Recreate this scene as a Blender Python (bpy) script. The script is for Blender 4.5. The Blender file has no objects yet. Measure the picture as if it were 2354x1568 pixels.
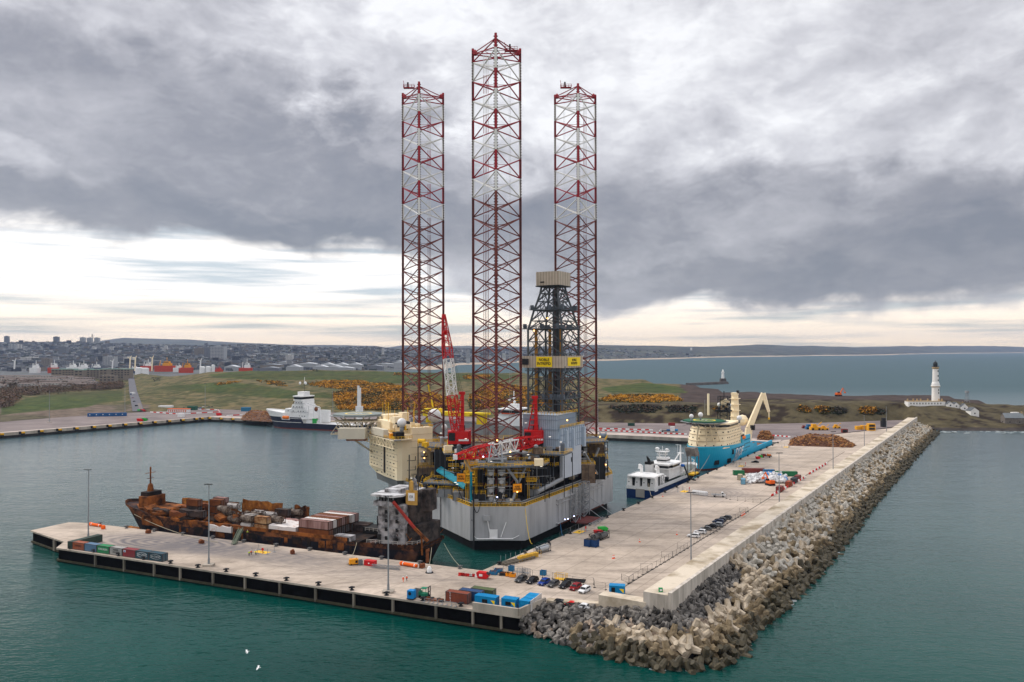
import bpy, math, random
import numpy as np
from mathutils import Vector, Matrix, noise as mnoise
C = bpy.context.scene; COL = C.collection; PI = math.pi; R = math.radians
rnd = random.Random(7)
# ------------------------------------------------------------------ camera, light, exposure
FPX = 28/36*2353.0; CU, CV, HORV, CH = 1176.5, 784.0, 804.0, 75.0
cam = bpy.data.cameras.new('camera'); cam.sensor_width = 36; cam.lens = 28; cam.clip_start = 1; cam.clip_end = 60000
co = bpy.data.objects.new('camera', cam); COL.objects.link(co); C.camera = co
PITCH = math.atan((HORV-CV)/FPX)
co.location = (0, 0, CH)
co.rotation_euler = (Matrix.Rotation(PI/2+PITCH, 3, 'X') @ Matrix.Rotation(R(-0.12), 3, 'Z')).to_euler()
C.render.resolution_x = 1024; C.render.resolution_y = 682
C.view_settings.view_transform = 'Standard'; C.view_settings.look = 'None'; C.view_settings.gamma = 1
C.view_settings.use_curve_mapping = False; C.view_settings.exposure = 0.14
SUN_EL, SUN_AZ = 42, -60
s = bpy.data.lights.new('sun', 'SUN'); s.energy = 1.9; s.angle = R(12); s.color = (1, .93, .84)
so = bpy.data.objects.new('sun', s); COL.objects.link(so); so.rotation_euler = (R(90-SUN_EL), 0, R(-SUN_AZ+180))
w = bpy.data.worlds.new('World'); C.world = w; w.use_nodes = True
def make_world():
    t = w.node_tree; N = t.nodes; L = t.links; N.clear()
    out = N.new('ShaderNodeOutputWorld'); bg = N.new('ShaderNodeBackground'); L.new(bg.outputs[0], out.inputs[0])
    tc = N.new('ShaderNodeTexCoord'); sp = N.new('ShaderNodeSeparateXYZ'); L.new(tc.outputs['Generated'], sp.inputs[0])
    def val(x):
        return x
    def mth(op, a, b=None, c=None, clamp=False):
        n = N.new('ShaderNodeMath'); n.operation = op; n.use_clamp = clamp
        for i, q in enumerate((a, b, c)):
            if q is None: continue
            if isinstance(q, (int, float)): n.inputs[i].default_value = q
            else: L.new(q, n.inputs[i])
        return n.outputs[0]
    x, y, z = sp.outputs
    az = mth('ARCTAN2', x, y); el = mth('ARCSINE', z)
    zc = mth('ADD', mth('MAXIMUM', z, 0.0), 0.10)
    px = mth('DIVIDE', x, zc); py = mth('DIVIDE', y, zc)
    cmb = N.new('ShaderNodeCombineXYZ'); L.new(px, cmb.inputs[0]); L.new(py, cmb.inputs[1])
    ang = N.new('ShaderNodeCombineXYZ'); L.new(az, ang.inputs[0]); L.new(mth('MULTIPLY', el, 1.35), ang.inputs[1])
    def nz(vec, sc, det, rough, dist=0.0, off=(0,0,0), scv=(1,1,1)):
        mp = N.new('ShaderNodeMapping'); mp.inputs['Location'].default_value = off; mp.inputs['Scale'].default_value = scv
        L.new(vec, mp.inputs[0])
        n = N.new('ShaderNodeTexNoise'); n.inputs['Scale'].default_value = sc; n.inputs['Detail'].default_value = det
        n.inputs['Roughness'].default_value = rough; n.inputs['Distortion'].default_value = dist; L.new(mp.outputs[0], n.inputs['Vector'])
        return n.outputs['Fac']
    n1 = nz(cmb.outputs[0], .5, 8, .52, .25, (1.3, 4.2, 0), (1, .75, 1))
    n2 = nz(ang.outputs[0], 5.5, 9, .55, .35, (3.1, 0.4, 0), (1, 1.25, 1))
    n4 = nz(ang.outputs[0], 16, 6, .6, .3, (7.1, 2.4, 0), (1, 1.2, 1))
    n3 = nz(ang.outputs[0], 4.0, 6, .5, .1, (5.5, 9.4, 0), (1, 14, 1))
    wob = mth('MULTIPLY', mth('SUBTRACT', n2, .5), .30)
    wob = mth('ADD', wob, mth('MULTIPLY', mth('SUBTRACT', n4, .5), .10))
    azw = mth('ADD', az, wob); elw = mth('ADD', el, mth('MULTIPLY', wob, .34))
    def blob(u, v, ru, rv, tilt=0.0, soft=1.0, src=(azw, elw)):
        a = mth('SUBTRACT', src[0], math.atan((u-1176)/1830)); e = mth('SUBTRACT', src[1], math.atan((804-v)/1830))
        ct, st = math.cos(tilt), math.sin(tilt)
        a2 = mth('ADD', mth('MULTIPLY', a, ct), mth('MULTIPLY', e, st)); e2 = mth('SUBTRACT', mth('MULTIPLY', e, ct), mth('MULTIPLY', a, st))
        d = mth('ADD', mth('POWER', mth('ABSOLUTE', mth('DIVIDE', a2, ru/1830)), 2), mth('POWER', mth('ABSOLUTE', mth('DIVIDE', e2, rv/1830)), 2))
        m = N.new('ShaderNodeMapRange'); m.interpolation_type = 'SMOOTHERSTEP'
        m.inputs['From Min'].default_value = 1+.62*soft; m.inputs['From Max'].default_value = max(0, 1-.75*soft); L.new(d, m.inputs[0])
        return m.outputs[0]
    # general mottled overcast
    s_ = mth('ADD', .75, mth('MULTIPLY', mth('SUBTRACT', n1, .5), .42))
    s_ = mth('ADD', s_, mth('MULTIPLY', mth('SUBTRACT', n2, .5), .55))
    for (u, v, ru, rv, ti, so_, am) in DARK:
        s_ = mth('SUBTRACT', s_, mth('MULTIPLY', blob(u, v, ru, rv, ti, so_), am))
    for (u, v, ru, rv, ti, so_, am) in BRIGHT:
        s_ = mth('ADD', s_, mth('MULTIPLY', blob(u, v, ru, rv, ti, so_), am))
    n5 = nz(ang.outputs[0], 9, 7, .6, .5, (2.7, 8.4, 0), (1, 1.3, 1)); n6 = nz(ang.outputs[0], 26, 7, .62, .4, (4.1, 1.4, 0), (1, 1.5, 1))
    bil = mth('SUBTRACT', 1.0, mth('ABSOLUTE', mth('MULTIPLY', mth('SUBTRACT', n5, .5), 4)))
    s_ = mth('ADD', s_, mth('MULTIPLY', mth('SUBTRACT', bil, .6), .17)); s_ = mth('ADD', s_, mth('MULTIPLY', mth('SUBTRACT', n4, .5), .42)); s_ = mth('ADD', s_, mth('MULTIPLY', mth('SUBTRACT', n6, .5), .30))
    cr = N.new('ShaderNodeValToRGB'); L.new(s_, cr.inputs[0]); el_ = cr.color_ramp.elements
    el_[0].position = 0; el_[0].color = (.225, .235, .275, 1); el_[1].position = 1.0; el_[1].color = (.97, .97, .99, 1)
    for p_, c_ in ((.25, (.31, .31, .345)), (.5, (.46, .455, .49)), (.75, (.67, .665, .70))):
        e = el_.new(p_); e.color = (*c_, 1)
    # pale streaked strip under the cloud deck
    cr2 = N.new('ShaderNodeValToRGB'); L.new(n3, cr2.inputs[0]); e2 = cr2.color_ramp.elements
    e2[0].position = .36; e2[0].color = (.62, .69, .74, 1); e2[1].position = .54; e2[1].color = (1.25, 1.19, 1.12, 1)
    e = e2.new(.45); e.color = (.98, .97, .96, 1)
    warm = N.new('ShaderNodeMapRange'); warm.inputs['From Min'].default_value = .075; warm.inputs['From Max'].default_value = .0; L.new(el, warm.inputs[0])
    wm = N.new('ShaderNodeMix'); wm.data_type = 'RGBA'; wm.blend_type = 'MULTIPLY'; L.new(mth('MULTIPLY', warm.outputs[0], .9), wm.inputs[0])
    L.new(cr2.outputs[0], wm.inputs[6]); wm.inputs[7].default_value = (1.16, .93, .62, 1)
    # lower edge of the cloud deck: high on the left, low on the right
    edge = N.new('ShaderNodeMapRange'); edge.interpolation_type = 'SMOOTHSTEP'
    edge.inputs['From Min'].default_value = -.22; edge.inputs['From Max'].default_value = .02
    edge.inputs['To Min'].default_value = .128; edge.inputs['To Max'].default_value = .047; L.new(az, edge.inputs[0])
    dd = mth('SUBTRACT', elw, edge.outputs[0]); dm = N.new('ShaderNodeMapRange'); dm.interpolation_type = 'SMOOTHSTEP'
    dm.inputs['From Min'].default_value = -.012; dm.inputs['From Max'].default_value = .018; L.new(dd, dm.inputs[0])
    mx = N.new('ShaderNodeMix'); mx.data_type = 'RGBA'; L.new(dm.outputs[0], mx.inputs[0]); L.new(wm.outputs[2], mx.inputs[6]); L.new(cr.outputs[0], mx.inputs[7])
    # overcast skies are brightest overhead
    up = N.new('ShaderNodeMapRange'); up.inputs['From Min'].default_value = .42; up.inputs['From Max'].default_value = 1.1
    up.inputs['To Min'].default_value = 1.0; up.inputs['To Max'].default_value = 2.0; L.new(el, up.inputs[0])
    sc = N.new('ShaderNodeVectorMath'); sc.operation = 'SCALE'; L.new(mx.outputs[2], sc.inputs[0]); L.new(up.outputs[0], sc.inputs['Scale'])
    sky = N.new('ShaderNodeTexSky'); sky.sky_type = 'NISHITA'; sky.sun_disc = False; sky.sun_elevation = R(SUN_EL); sky.sun_rotation = R(SUN_AZ)
    sks = N.new('ShaderNodeVectorMath'); sks.operation = 'SCALE'; L.new(sky.outputs[0], sks.inputs[0]); sks.inputs['Scale'].default_value = .1
    m2 = N.new('ShaderNodeMix'); m2.data_type = 'RGBA'; m2.inputs[0].default_value = .9; L.new(sks.outputs[0], m2.inputs[6]); L.new(sc.outputs[0], m2.inputs[7])
    L.new(m2.outputs[2], bg.inputs[0]); bg.inputs[1].default_value = 1.0
DARK = [(380, 390, 760, 210, -.10, 1, .40), (820, 440, 460, 190, -.14, 1, .22), (250, 520, 620, 70, -.06, 1, .20), (120, 120, 420, 120, 0, 1, .20),
        (1800, 570, 660, 160, -.02, 1, .38), (2250, 640, 460, 110, .0, 1, .24), (1480, 470, 260, 130, .3, 1, .14), (1500, 665, 460, 60, .03, 1, .16), (2250, 430, 330, 170, 0, 1, .16), (2250, 120, 260, 150, .3, 1, .10)]
BRIGHT = [(1250, 80, 430, 190, -.25, 1, .14), (150, 40, 200, 40, .1, 1, .12), (950, 330, 220, 60, -.5, 1, .12), (1700, 330, 260, 45, .35, 1, .10), (20, 420, 90, 40, -.2, 1, .22), (2220, 215, 260, 40, .35, 1, .10), (1720, 80, 260, 70, .3, 1, .10)]
make_world()

# ------------------------------------------------------------------ helpers
def at(u, v, z=5.0):
    "ground point seen at photo position (u, v) when it lies at height z"
    p = math.atan((HORV-CV)/FPX); a = (u-CU)/FPX; b = -(v-CV)/FPX
    dx, dy, dz = a, math.cos(p)-b*math.sin(p), math.sin(p)+b*math.cos(p)
    t = (z-CH)/dz; return Vector((dx*t, dy*t, z))
def aty(u, v, Y):
    return Vector(((u-CU)/FPX*Y, Y, CH-(v-HORV)/FPX*Y))
def proj(x, y, z): return CU+FPX*x/y, HORV-FPX*(z-CH)/y
MATS = {}
def M(name, rgb, rough=.75, var=.12, scale=.25, metal=0.0, col2=None, bump=0.0, bscale=2.0, streak=False, emit=0, thr=(.4,.62), stripes=None, spec=.22):
    if name in MATS: return MATS[name]
    m = bpy.data.materials.new(name); m.use_nodes = True; t = m.node_tree; N = t.nodes; L = t.links
    b = N['Principled BSDF']; b.inputs['Roughness'].default_value = rough; b.inputs['Metallic'].default_value = metal
    b.inputs['Specular IOR Level'].default_value = spec
    tc = N.new('ShaderNodeTexCoord'); mp = N.new('ShaderNodeMapping'); L.new(tc.outputs['Object'], mp.inputs[0])
    if streak: mp.inputs['Scale'].default_value = (1, 1, .12)
    nz = N.new('ShaderNodeTexNoise'); nz.inputs['Scale'].default_value = scale; nz.inputs['Detail'].default_value = 8; nz.inputs['Roughness'].default_value = .62
    L.new(mp.outputs[0], nz.inputs['Vector'])
    cr = N.new('ShaderNodeValToRGB'); L.new(nz.outputs['Fac'], cr.inputs[0]); e = cr.color_ramp.elements
    if col2 is None:
        e[0].position = .3; e[1].position = .7
        e[0].color = (*[c*(1-var) for c in rgb], 1); e[1].color = (*[min(1, c*(1+var)) for c in rgb], 1)
    else:
        e[0].position = thr[0]; e[1].position = thr[1]; e[0].color = (*rgb, 1); e[1].color = (*col2, 1)
    last = cr.outputs[0]
    if stripes:     # (axis, period, darkness): corrugation / plank lines
        wv = N.new('ShaderNodeTexWave'); wv.bands_direction = stripes[0]; wv.inputs['Scale'].default_value = .3142/stripes[1]*2/2; wv.inputs['Distortion'].default_value = 0
        L.new(tc.outputs['Object'], wv.inputs[0]); mr = N.new('ShaderNodeMapRange'); mr.inputs['To Min'].default_value = 1-stripes[2]; mr.inputs['To Max'].default_value = 1
        L.new(wv.outputs['Fac'], mr.inputs[0]); vm = N.new('ShaderNodeVectorMath'); vm.operation = 'SCALE'; L.new(last, vm.inputs[0]); L.new(mr.outputs[0], vm.inputs['Scale']); last = vm.outputs[0]
    L.new(last, b.inputs['Base Color'])
    if bump:
        n2 = N.new('ShaderNodeTexNoise'); n2.inputs['Scale'].default_value = bscale; n2.inputs['Detail'].default_value = 6; L.new(tc.outputs['Object'], n2.inputs['Vector'])
        bp = N.new('ShaderNodeBump'); bp.inputs['Strength'].default_value = bump; bp.inputs['Distance'].default_value = .3; L.new(n2.outputs['Fac'], bp.inputs['Height']); L.new(bp.outputs[0], b.inputs['Normal'])
    if emit: b.inputs['Emission Color'].default_value = (*rgb, 1); b.inputs['Emission Strength'].default_value = emit
    MATS[name] = m; return m

class MB:
    "collects shapes and links them as ONE mesh object"
    def __init__(s, T=None): s.v = []; s.f = []; s.mi = []; s.T = T
    def add(s, vs, fs, mi=0):
        b = len(s.v)
        if s.T is not None: vs = [tuple(s.T @ Vector(p)) for p in vs]
        s.v.extend(vs); s.f.extend([tuple(b+i for i in f) for f in fs]); s.mi.extend([mi]*len(fs)); return s
    def box(s, c, d, rz=0, mi=0, rot=None):
        x, y, z = d[0]/2, d[1]/2, d[2]/2
        ps = [Vector(p) for p in ((-x,-y,-z),(x,-y,-z),(x,y,-z),(-x,y,-z),(-x,-y,z),(x,-y,z),(x,y,z),(-x,y,z))]
        m = rot if rot is not None else Matrix.Rotation(rz, 3, 'Z')
        return s.add([tuple(m @ p + Vector(c)) for p in ps], [(0,3,2,1),(4,5,6,7),(0,1,5,4),(1,2,6,5),(2,3,7,6),(3,0,4,7)], mi)
    def bx(s, x0, x1, y0, y1, z0, z1, mi=0): return s.box(((x0+x1)/2, (y0+y1)/2, (z0+z1)/2), (abs(x1-x0), abs(y1-y0), abs(z1-z0)), 0, mi)
    def bar(s, p, q, r, n=5, mi=0, r2=None, cap=True):
        p = Vector(p); q = Vector(q); d = q-p
        if d.length < 1e-6: return s
        r2 = r if r2 is None else r2
        a = d.normalized(); up = Vector((0,0,1)) if abs(a.z) < .95 else Vector((1,0,0)); e1 = a.cross(up).normalized(); e2 = a.cross(e1)
        vs = []
        for (c, rr) in ((p, r), (q, r2)):
            for i in range(n):
                t = 2*PI*(i+.5)/n; vs.append(tuple(c+(e1*math.cos(t)+e2*math.sin(t))*rr))
        fs = [(i, i+n, (i+1)%n+n, (i+1)%n) for i in range(n)]
        if cap: fs += [tuple(range(n)), tuple(range(2*n-1, n-1, -1))]
        return s.add(vs, fs, mi)
    def path(s, pts, r, n=5, mi=0):
        for a, b in zip(pts, pts[1:]): s.bar(a, b, r, n, mi)
        return s
    def prism(s, poly, z0, z1, mi=0, top=None, mt=None):
        n = len(poly); tp = top or poly
        vs = [(x, y, z0) for x, y in poly]+[(x, y, z1) for x, y in tp]
        s.add(vs, [(i, (i+1)%n, (i+1)%n+n, i+n) for i in range(n)]+[tuple(range(n-1, -1, -1))], mi)
        return s.add(vs[n:], [tuple(range(n))], mi if mt is None else mt)
    def lathe(s, prof, c=(0,0,0), n=16, mi=0):
        vs = []; fs = []
        for r, z in prof:
            for i in range(n): t = 2*PI*i/n; vs.append((c[0]+r*math.cos(t), c[1]+r*math.sin(t), c[2]+z))
        for k in range(len(prof)-1):
            for i in range(n): j = (i+1)%n; fs.append((k*n+i, k*n+j, (k+1)*n+j, (k+1)*n+i))
        fs.append(tuple(range(n-1, -1, -1))); k = (len(prof)-1)*n; fs.append(tuple(range(k, k+n)))
        return s.add(vs, fs, mi)
    def ball(s, c, r, n=14, mi=0, sz=1.0, z0=-1.0):
        k = max(4, n//2); pr = [(r*math.cos(a), r*sz*math.sin(a)) for a in [math.asin(z0)+(PI/2-math.asin(z0))*i/k for i in range(k+1)]]
        pr = [(max(a, .001*r), b) for a, b in pr]; return s.lathe(pr, c, n, mi)
    def hcyl(s, p, q, r, n=12, mi=0, dome=0.0):
        s.bar(p, q, r, n, mi)
        if dome:
            d = (Vector(q)-Vector(p)).normalized(); s.bar(Vector(p)-d*dome, p, r*.6, n, mi, r2=r); s.bar(q, Vector(q)+d*dome, r, n, mi, r2=r*.6)
        return s
    def rail(s, pts, h=1.1, step=2.0, r=.05, mi=0, closed=False, mid=True):
        pts = [Vector(p) for p in pts]
        if closed: pts = pts+[pts[0]]
        for a, b in zip(pts, pts[1:]):
            L = (b-a).length; k = max(1, int(L/step)); up = Vector((0,0,h))
            s.bar(a+up, b+up, r, 4, mi)
            if mid: s.bar(a+up*.5, b+up*.5, r*.8, 4, mi)
            for i in range(k+(1 if (b is pts[-1] and not closed) else 0)):
                p = a.lerp(b, i/k); s.bar(p, p+up, r, 4, mi)
        return s
    def truss(s, a, b, w, h, n, r, mi=0, mfun=None, up=(0,0,1), taper=1.0, taper0=1.0):
        "lattice box beam from a to b"
        a = Vector(a); b = Vector(b); d = (b-a).normalized(); u = Vector(up); sd = d.cross(u).normalized(); u = sd.cross(d)
        def ring(t):
            k = 1.0
            if t > .75: k = 1+(taper-1)*(t-.75)/.25
            if t < .18: k = taper0+(1-taper0)*t/.18
            c = a.lerp(b, t); return [c+sd*w/2*k*i+u*h/2*k*j for i, j in ((-1,-1),(1,-1),(1,1),(-1,1))]
        for k in range(n):
            t0, t1 = k/n, (k+1)/n; A, B = ring(t0), ring(t1); m = mfun((t0+t1)/2) if mfun else mi
            for i in range(4):
                j = (i+1)%4; s.bar(A[i], B[i], r, 4, m)
                s.bar(A[i], B[j], r*.6, 4, m) if (k+i)%2 else s.bar(A[j], B[i], r*.6, 4, m)
                s.bar(B[i], B[j], r*.6, 4, m)
        return s
    def build(s, name, mats, parent=None, loc=None, rz=0, smooth=False, **kw):
        me = bpy.data.meshes.new(name); me.from_pydata([tuple(v) for v in s.v], [], s.f)
        if not isinstance(mats, (list, tuple)): mats = [mats]
        for m in mats: me.materials.append(m)
        if len(mats) > 1: me.polygons.foreach_set('material_index', s.mi)
        if smooth: me.polygons.foreach_set('use_smooth', [True]*len(me.polygons))
        me.update(); o = bpy.data.objects.new(name, me); COL.objects.link(o)
        if parent is not None: o.parent = parent
        if loc is not None: o.location = loc
        o.rotation_euler.z = rz
        if kw: tag(o, **kw)
        return o
WM = {}
def wins(name, items, mat, parent, T=None):
    "items: (centre, size); every pane its own part, equal sizes share a mesh"
    R3 = T.to_3x3() if T is not None else None
    for ct, dm in items:
        key = (name, mat.name, tuple(round(q, 2) for q in dm), id(parent) if T is not None else 0)
        if key not in WM:
            m = MB(); m.box((0, 0, 0), dm)
            if T is not None: m.v = [tuple(R3 @ Vector(v)) for v in m.v]
            o = m.build(name, mat, parent); WM[key] = o.data
        else: o = bpy.data.objects.new(name, WM[key]); COL.objects.link(o); o.parent = parent
        o.location = (T @ Vector(ct)) if T is not None else ct
def tag(o, label=None, cat=None, group=None, kind=None):
    if label: o['label'] = label
    if cat: o['category'] = cat
    if group: o['group'] = group
    if kind: o['kind'] = kind
    return o
def empty(name, loc, rz=0, label=None, cat=None, group=None):
    o = bpy.data.objects.new(name, None); COL.objects.link(o); o.location = loc; o.rotation_euler = (0, 0, rz); o.empty_display_size = 1
    return tag(o, label, cat, group)
def dup(root, loc, rz, label=None, group=None, cat=None, mat=None):
    r = root.copy(); COL.objects.link(r); r.location = loc; r.rotation_euler = (0, 0, rz); tag(r, label, cat, group)
    for ch in list(root.children):
        c = ch.copy(); COL.objects.link(c); c.parent = r
        for g in ch.children:
            d = g.copy(); COL.objects.link(d); d.parent = c
    return r
def rot2(p, a): return (p[0]*math.cos(a)-p[1]*math.sin(a), p[0]*math.sin(a)+p[1]*math.cos(a))
def textmesh(txt, size, name, mat, parent=None, loc=(0,0,0), rot=(0,0,0), depth=.03, align='CENTER', shear=0, xs=1.0, bold=0.0):
    cu = bpy.data.curves.new('tmp', 'FONT'); cu.body = txt; cu.size = size; cu.align_x = align; cu.align_y = 'CENTER'; cu.extrude = depth; cu.shear = shear; cu.offset = bold
    cu.resolution_u = 2; cu.space_line = .95
    to = bpy.data.objects.new('tmp', cu); COL.objects.link(to); dg = bpy.context.evaluated_depsgraph_get(); dg.update()
    me = bpy.data.meshes.new_from_object(to.evaluated_get(dg)); bpy.data.objects.remove(to); me.name = name
    if xs != 1.0:
        for v in me.vertices: v.co.x *= xs
    me.materials.clear(); me.materials.append(mat); o = bpy.data.objects.new(name, me); COL.objects.link(o)
    if parent is not None: o.parent = parent
    o.location = loc; o.rotation_euler = rot; return o
def frame_ang(a, b): return math.atan2(b[1]-a[1], b[0]-a[0])
# ------------------------------------------------------------------ water
def water_material():
    m = bpy.data.materials.new('sea_water'); m.use_nodes = True; t = m.node_tree; N = t.nodes; L = t.links; b = N['Principled BSDF']
    g = N.new('ShaderNodeNewGeometry'); sp = N.new('ShaderNodeSeparateXYZ'); L.new(g.outputs['Position'], sp.inputs[0])
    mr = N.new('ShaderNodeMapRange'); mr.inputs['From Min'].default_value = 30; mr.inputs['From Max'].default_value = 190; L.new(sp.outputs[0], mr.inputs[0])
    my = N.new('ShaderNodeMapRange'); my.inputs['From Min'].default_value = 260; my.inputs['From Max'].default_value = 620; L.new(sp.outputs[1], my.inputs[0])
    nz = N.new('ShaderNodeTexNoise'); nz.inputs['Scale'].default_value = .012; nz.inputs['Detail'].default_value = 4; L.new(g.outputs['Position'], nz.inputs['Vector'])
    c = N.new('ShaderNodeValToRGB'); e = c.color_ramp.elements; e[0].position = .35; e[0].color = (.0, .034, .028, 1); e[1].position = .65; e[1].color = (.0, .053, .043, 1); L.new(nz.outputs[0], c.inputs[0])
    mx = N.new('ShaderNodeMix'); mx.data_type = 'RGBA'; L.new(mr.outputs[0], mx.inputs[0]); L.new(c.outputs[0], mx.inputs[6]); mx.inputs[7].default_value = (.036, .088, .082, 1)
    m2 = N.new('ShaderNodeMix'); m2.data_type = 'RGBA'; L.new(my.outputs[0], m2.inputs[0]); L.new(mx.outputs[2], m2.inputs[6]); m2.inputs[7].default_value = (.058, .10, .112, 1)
    L.new(m2.outputs[2], b.inputs['Base Color']); rr_ = N.new('ShaderNodeMapRange'); rr_.inputs['From Min'].default_value = 600; rr_.inputs['From Max'].default_value = 1600; rr_.inputs['To Min'].default_value = .13; rr_.inputs['To Max'].default_value = .55; L.new(sp.outputs[1], rr_.inputs[0]); L.new(rr_.outputs[0], b.inputs['Roughness']); b.inputs['IOR'].default_value = 1.33; 
    ms = N.new('ShaderNodeMapRange'); ms.inputs['From Min'].default_value = 170; ms.inputs['From Max'].default_value = 420; ms.inputs['To Min'].default_value = .07; ms.inputs['To Max'].default_value = .85; L.new(sp.outputs[1], ms.inputs[0]); m3 = N.new('ShaderNodeMapRange'); m3.inputs['From Min'].default_value = 500; m3.inputs['From Max'].default_value = 1400; m3.inputs['To Min'].default_value = 1; m3.inputs['To Max'].default_value = .08; L.new(sp.outputs[1], m3.inputs[0]); mm = N.new('ShaderNodeMath'); mm.operation = 'MULTIPLY'; L.new(ms.outputs[0], mm.inputs[0]); L.new(m3.outputs[0], mm.inputs[1]); L.new(mm.outputs[0], b.inputs['Specular IOR Level'])
    prev = None
    for sc, st, rz, sy in ((.85, .8, .5, .45), (.28, .7, .35, .5), (.05, .5, .2, .6)):
        mp = N.new('ShaderNodeMapping'); mp.inputs['Rotation'].default_value = (0, 0, rz); mp.inputs['Scale'].default_value = (sy, 1, 1); L.new(g.outputs['Position'], mp.inputs[0])
        n = N.new('ShaderNodeTexNoise'); n.inputs['Scale'].default_value = sc; n.inputs['Detail'].default_value = 3; L.new(mp.outputs[0], n.inputs['Vector'])
        bp = N.new('ShaderNodeBump'); bp.inputs['Strength'].default_value = st; bp.inputs['Distance'].default_value = .32/sc**.5; L.new(n.outputs['Fac'], bp.inputs['Height'])
        if prev: L.new(prev, bp.inputs['Normal'])
        prev = bp.outputs[0]
    L.new(prev, b.inputs['Normal']); return m
mw = MB(); k = 26000
mw.add([(-k, -800, 0), (k, -800, 0), (k, k, 0), (-k, k, 0)], [(0, 1, 2, 3)])
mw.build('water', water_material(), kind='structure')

# ------------------------------------------------------------------ terrain height field
def zv(Y, v): return CH-(v-HORV)*Y/FPX if v > 300 else v
def prof(l): return [(Y, zv(Y, v)) for Y, v in l]
def coastY(v): return CH*FPX/(v-HORV)
def bay(Yb, cv, sky, far=None):
    cy = coastY(cv); r = [(Yb+50, -5), (cy-150, -5), (cy, .6), (cy*1.06, 8)]
    top = max(cy*1.45, 9500); r += [((cy+top)/2, zv((cy+top)/2, (804+sky)/2+3)), (top, sky), (top+4000, 60)]
    if far: r += [(17000, far), (19000, 60)]
    else: r += [(19000, 50)]
    return r
def city(cv, mid, sky, far=None):
    return [(2600, 5), (3000, 846), (4500, mid), (6000, sky), (7200, 60), (9000, 60), (13000, far or 799), (19000, 60)]
TC = [(-500, [(650, 4.6), (760, 6), (1000, 11), (1700, 20), (1900, 5)]+city(0, 812, 785)),
 (0, [(775, 4.6), (800, 6), (850, 8), (950, 928), (1150, 906), (1300, 897), (1700, 864), (1900, 5)]+city(0, 812, 785)),
 (150, [(835, 4.6), (870, 7), (950, 925), (1150, 904), (1300, 896), (1700, 866), (1900, 5)]+city(0, 812, 785.5, 790)),
 (285, [(888, 4.6), (905, 6), (1150, 908), (1300, 896), (1700, 870), (1900, 862), (2000, 5)]+city(0, 812, 787, 775)),
 (325, [(900, 4.6), (930, 8), (1150, 900), (1300, 886), (1600, 866), (1800, 856), (1950, 5)]+city(0, 813, 789, 775.5)),
 (480, [(945, 4.6), (1000, 928), (1100, 908), (1250, 880), (1400, 860), (1500, 854), (1800, 5)]+city(0, 814, 792, 782)),
 (560, [(925, 4.6), (980, 930), (1080, 908), (1230, 878), (1400, 858), (1500, 851.5), (1800, 5)]+city(0, 815, 793, 787)),
 (700, [(905, 4.6), (960, 928), (1050, 905), (1200, 880), (1330, 866), (1500, 850.5), (1800, 5)]+city(0, 817, 796, 792)),
 (860, [(868, 4.6), (900, 945), (960, 922), (1050, 896), (1200, 876), (1500, 851), (1700, 5)]+city(0, 820, 796.5, 794)),
 (926, [(852, 4.6), (885, 945), (950, 918), (1050, 895), (1200, 872), (1480, 855)]+bay(1500, 851, 797, 794)),
 (1075, [(825, 4.6), (860, 945), (930, 918), (1050, 896), (1200, 878), (1450, 857.5)]+bay(1470, 838, 797, 795)),
 (1200, [(805, 4.6), (835, 945), (920, 920), (1050, 898), (1200, 878), (1430, 856.5)]+bay(1450, 833, 797)),
 (1370, [(765, 4.6), (810, 932), (880, 924), (960, 908), (1100, 890), (1330, 866.5)]+bay(1350, 830, 794.5)),
 (1480, [(757, 4.6), (800, 931), (880, 922), (960, 907), (1100, 892), (1280, 873)]+bay(1300, 827, 795)),
 (1600, [(750, 4.6), (795, 930), (900, 922), (1000, 906), (1200, 885)]+bay(1220, 824, 797)),
 (1650, [(748, 4.6), (790, 930), (900, 920), (1000, 908), (1120, 895)]+bay(1140, 822.6, 796)),
 (1700, [(746, 4.6), (786, 929), (900, 915), (1040, 902)]+bay(1060, 822, 795)),
 (1740, [(746, 4.6), (786, 929), (900, 914), (1030, 903)]+bay(1050, 821.5, 792.5)),
 (1867, [(755, 4.6), (795, 926), (880, 916), (980, 908.5)]+bay(990, 819.5, 796)),
 (2080, [(785, 4.6), (812, 928), (860, 919), (950, 909.5)]+bay(960, 816.5, 797)),
 (2135, [(736, 1.5), (755, 968), (812, 930), (860, 920), (945, 910)]+bay(950, 815.5, 797)),
 (2180, [(728, -.5), (742, 4), (795, 940), (850, 922), (940, 912)]+bay(945, 815, 797)),
 (2250, [(725, -1), (738, 3.4), (770, 965), (820, 938), (895, 920)]+bay(900, 814.5, 797)),
 (2317, [(722, -1), (738, 3.4), (770, 966), (810, 948), (848, 930)]+bay(855, 814, 796.5)),
 (2353, [(722, -1), (738, 3.4), (770, 966), (800, 950), (838, 932.5)]+bay(845, 813.8, 797)),
 (2900, [(640, -1), (650, 4), (700, 14), (760, 12)]+bay(770, 812, 797))]
TC = [((u-CU)/FPX, prof(p)) for u, p in TC]
TA = np.array([c[0] for c in TC])
def col_z(k, Y): return np.interp(Y, [p[0] for p in TC[k][1]], [p[1] for p in TC[k][1]])
def y_start(a): return float(np.interp(a, TA, [c[1][0][0] for c in TC]))
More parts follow.
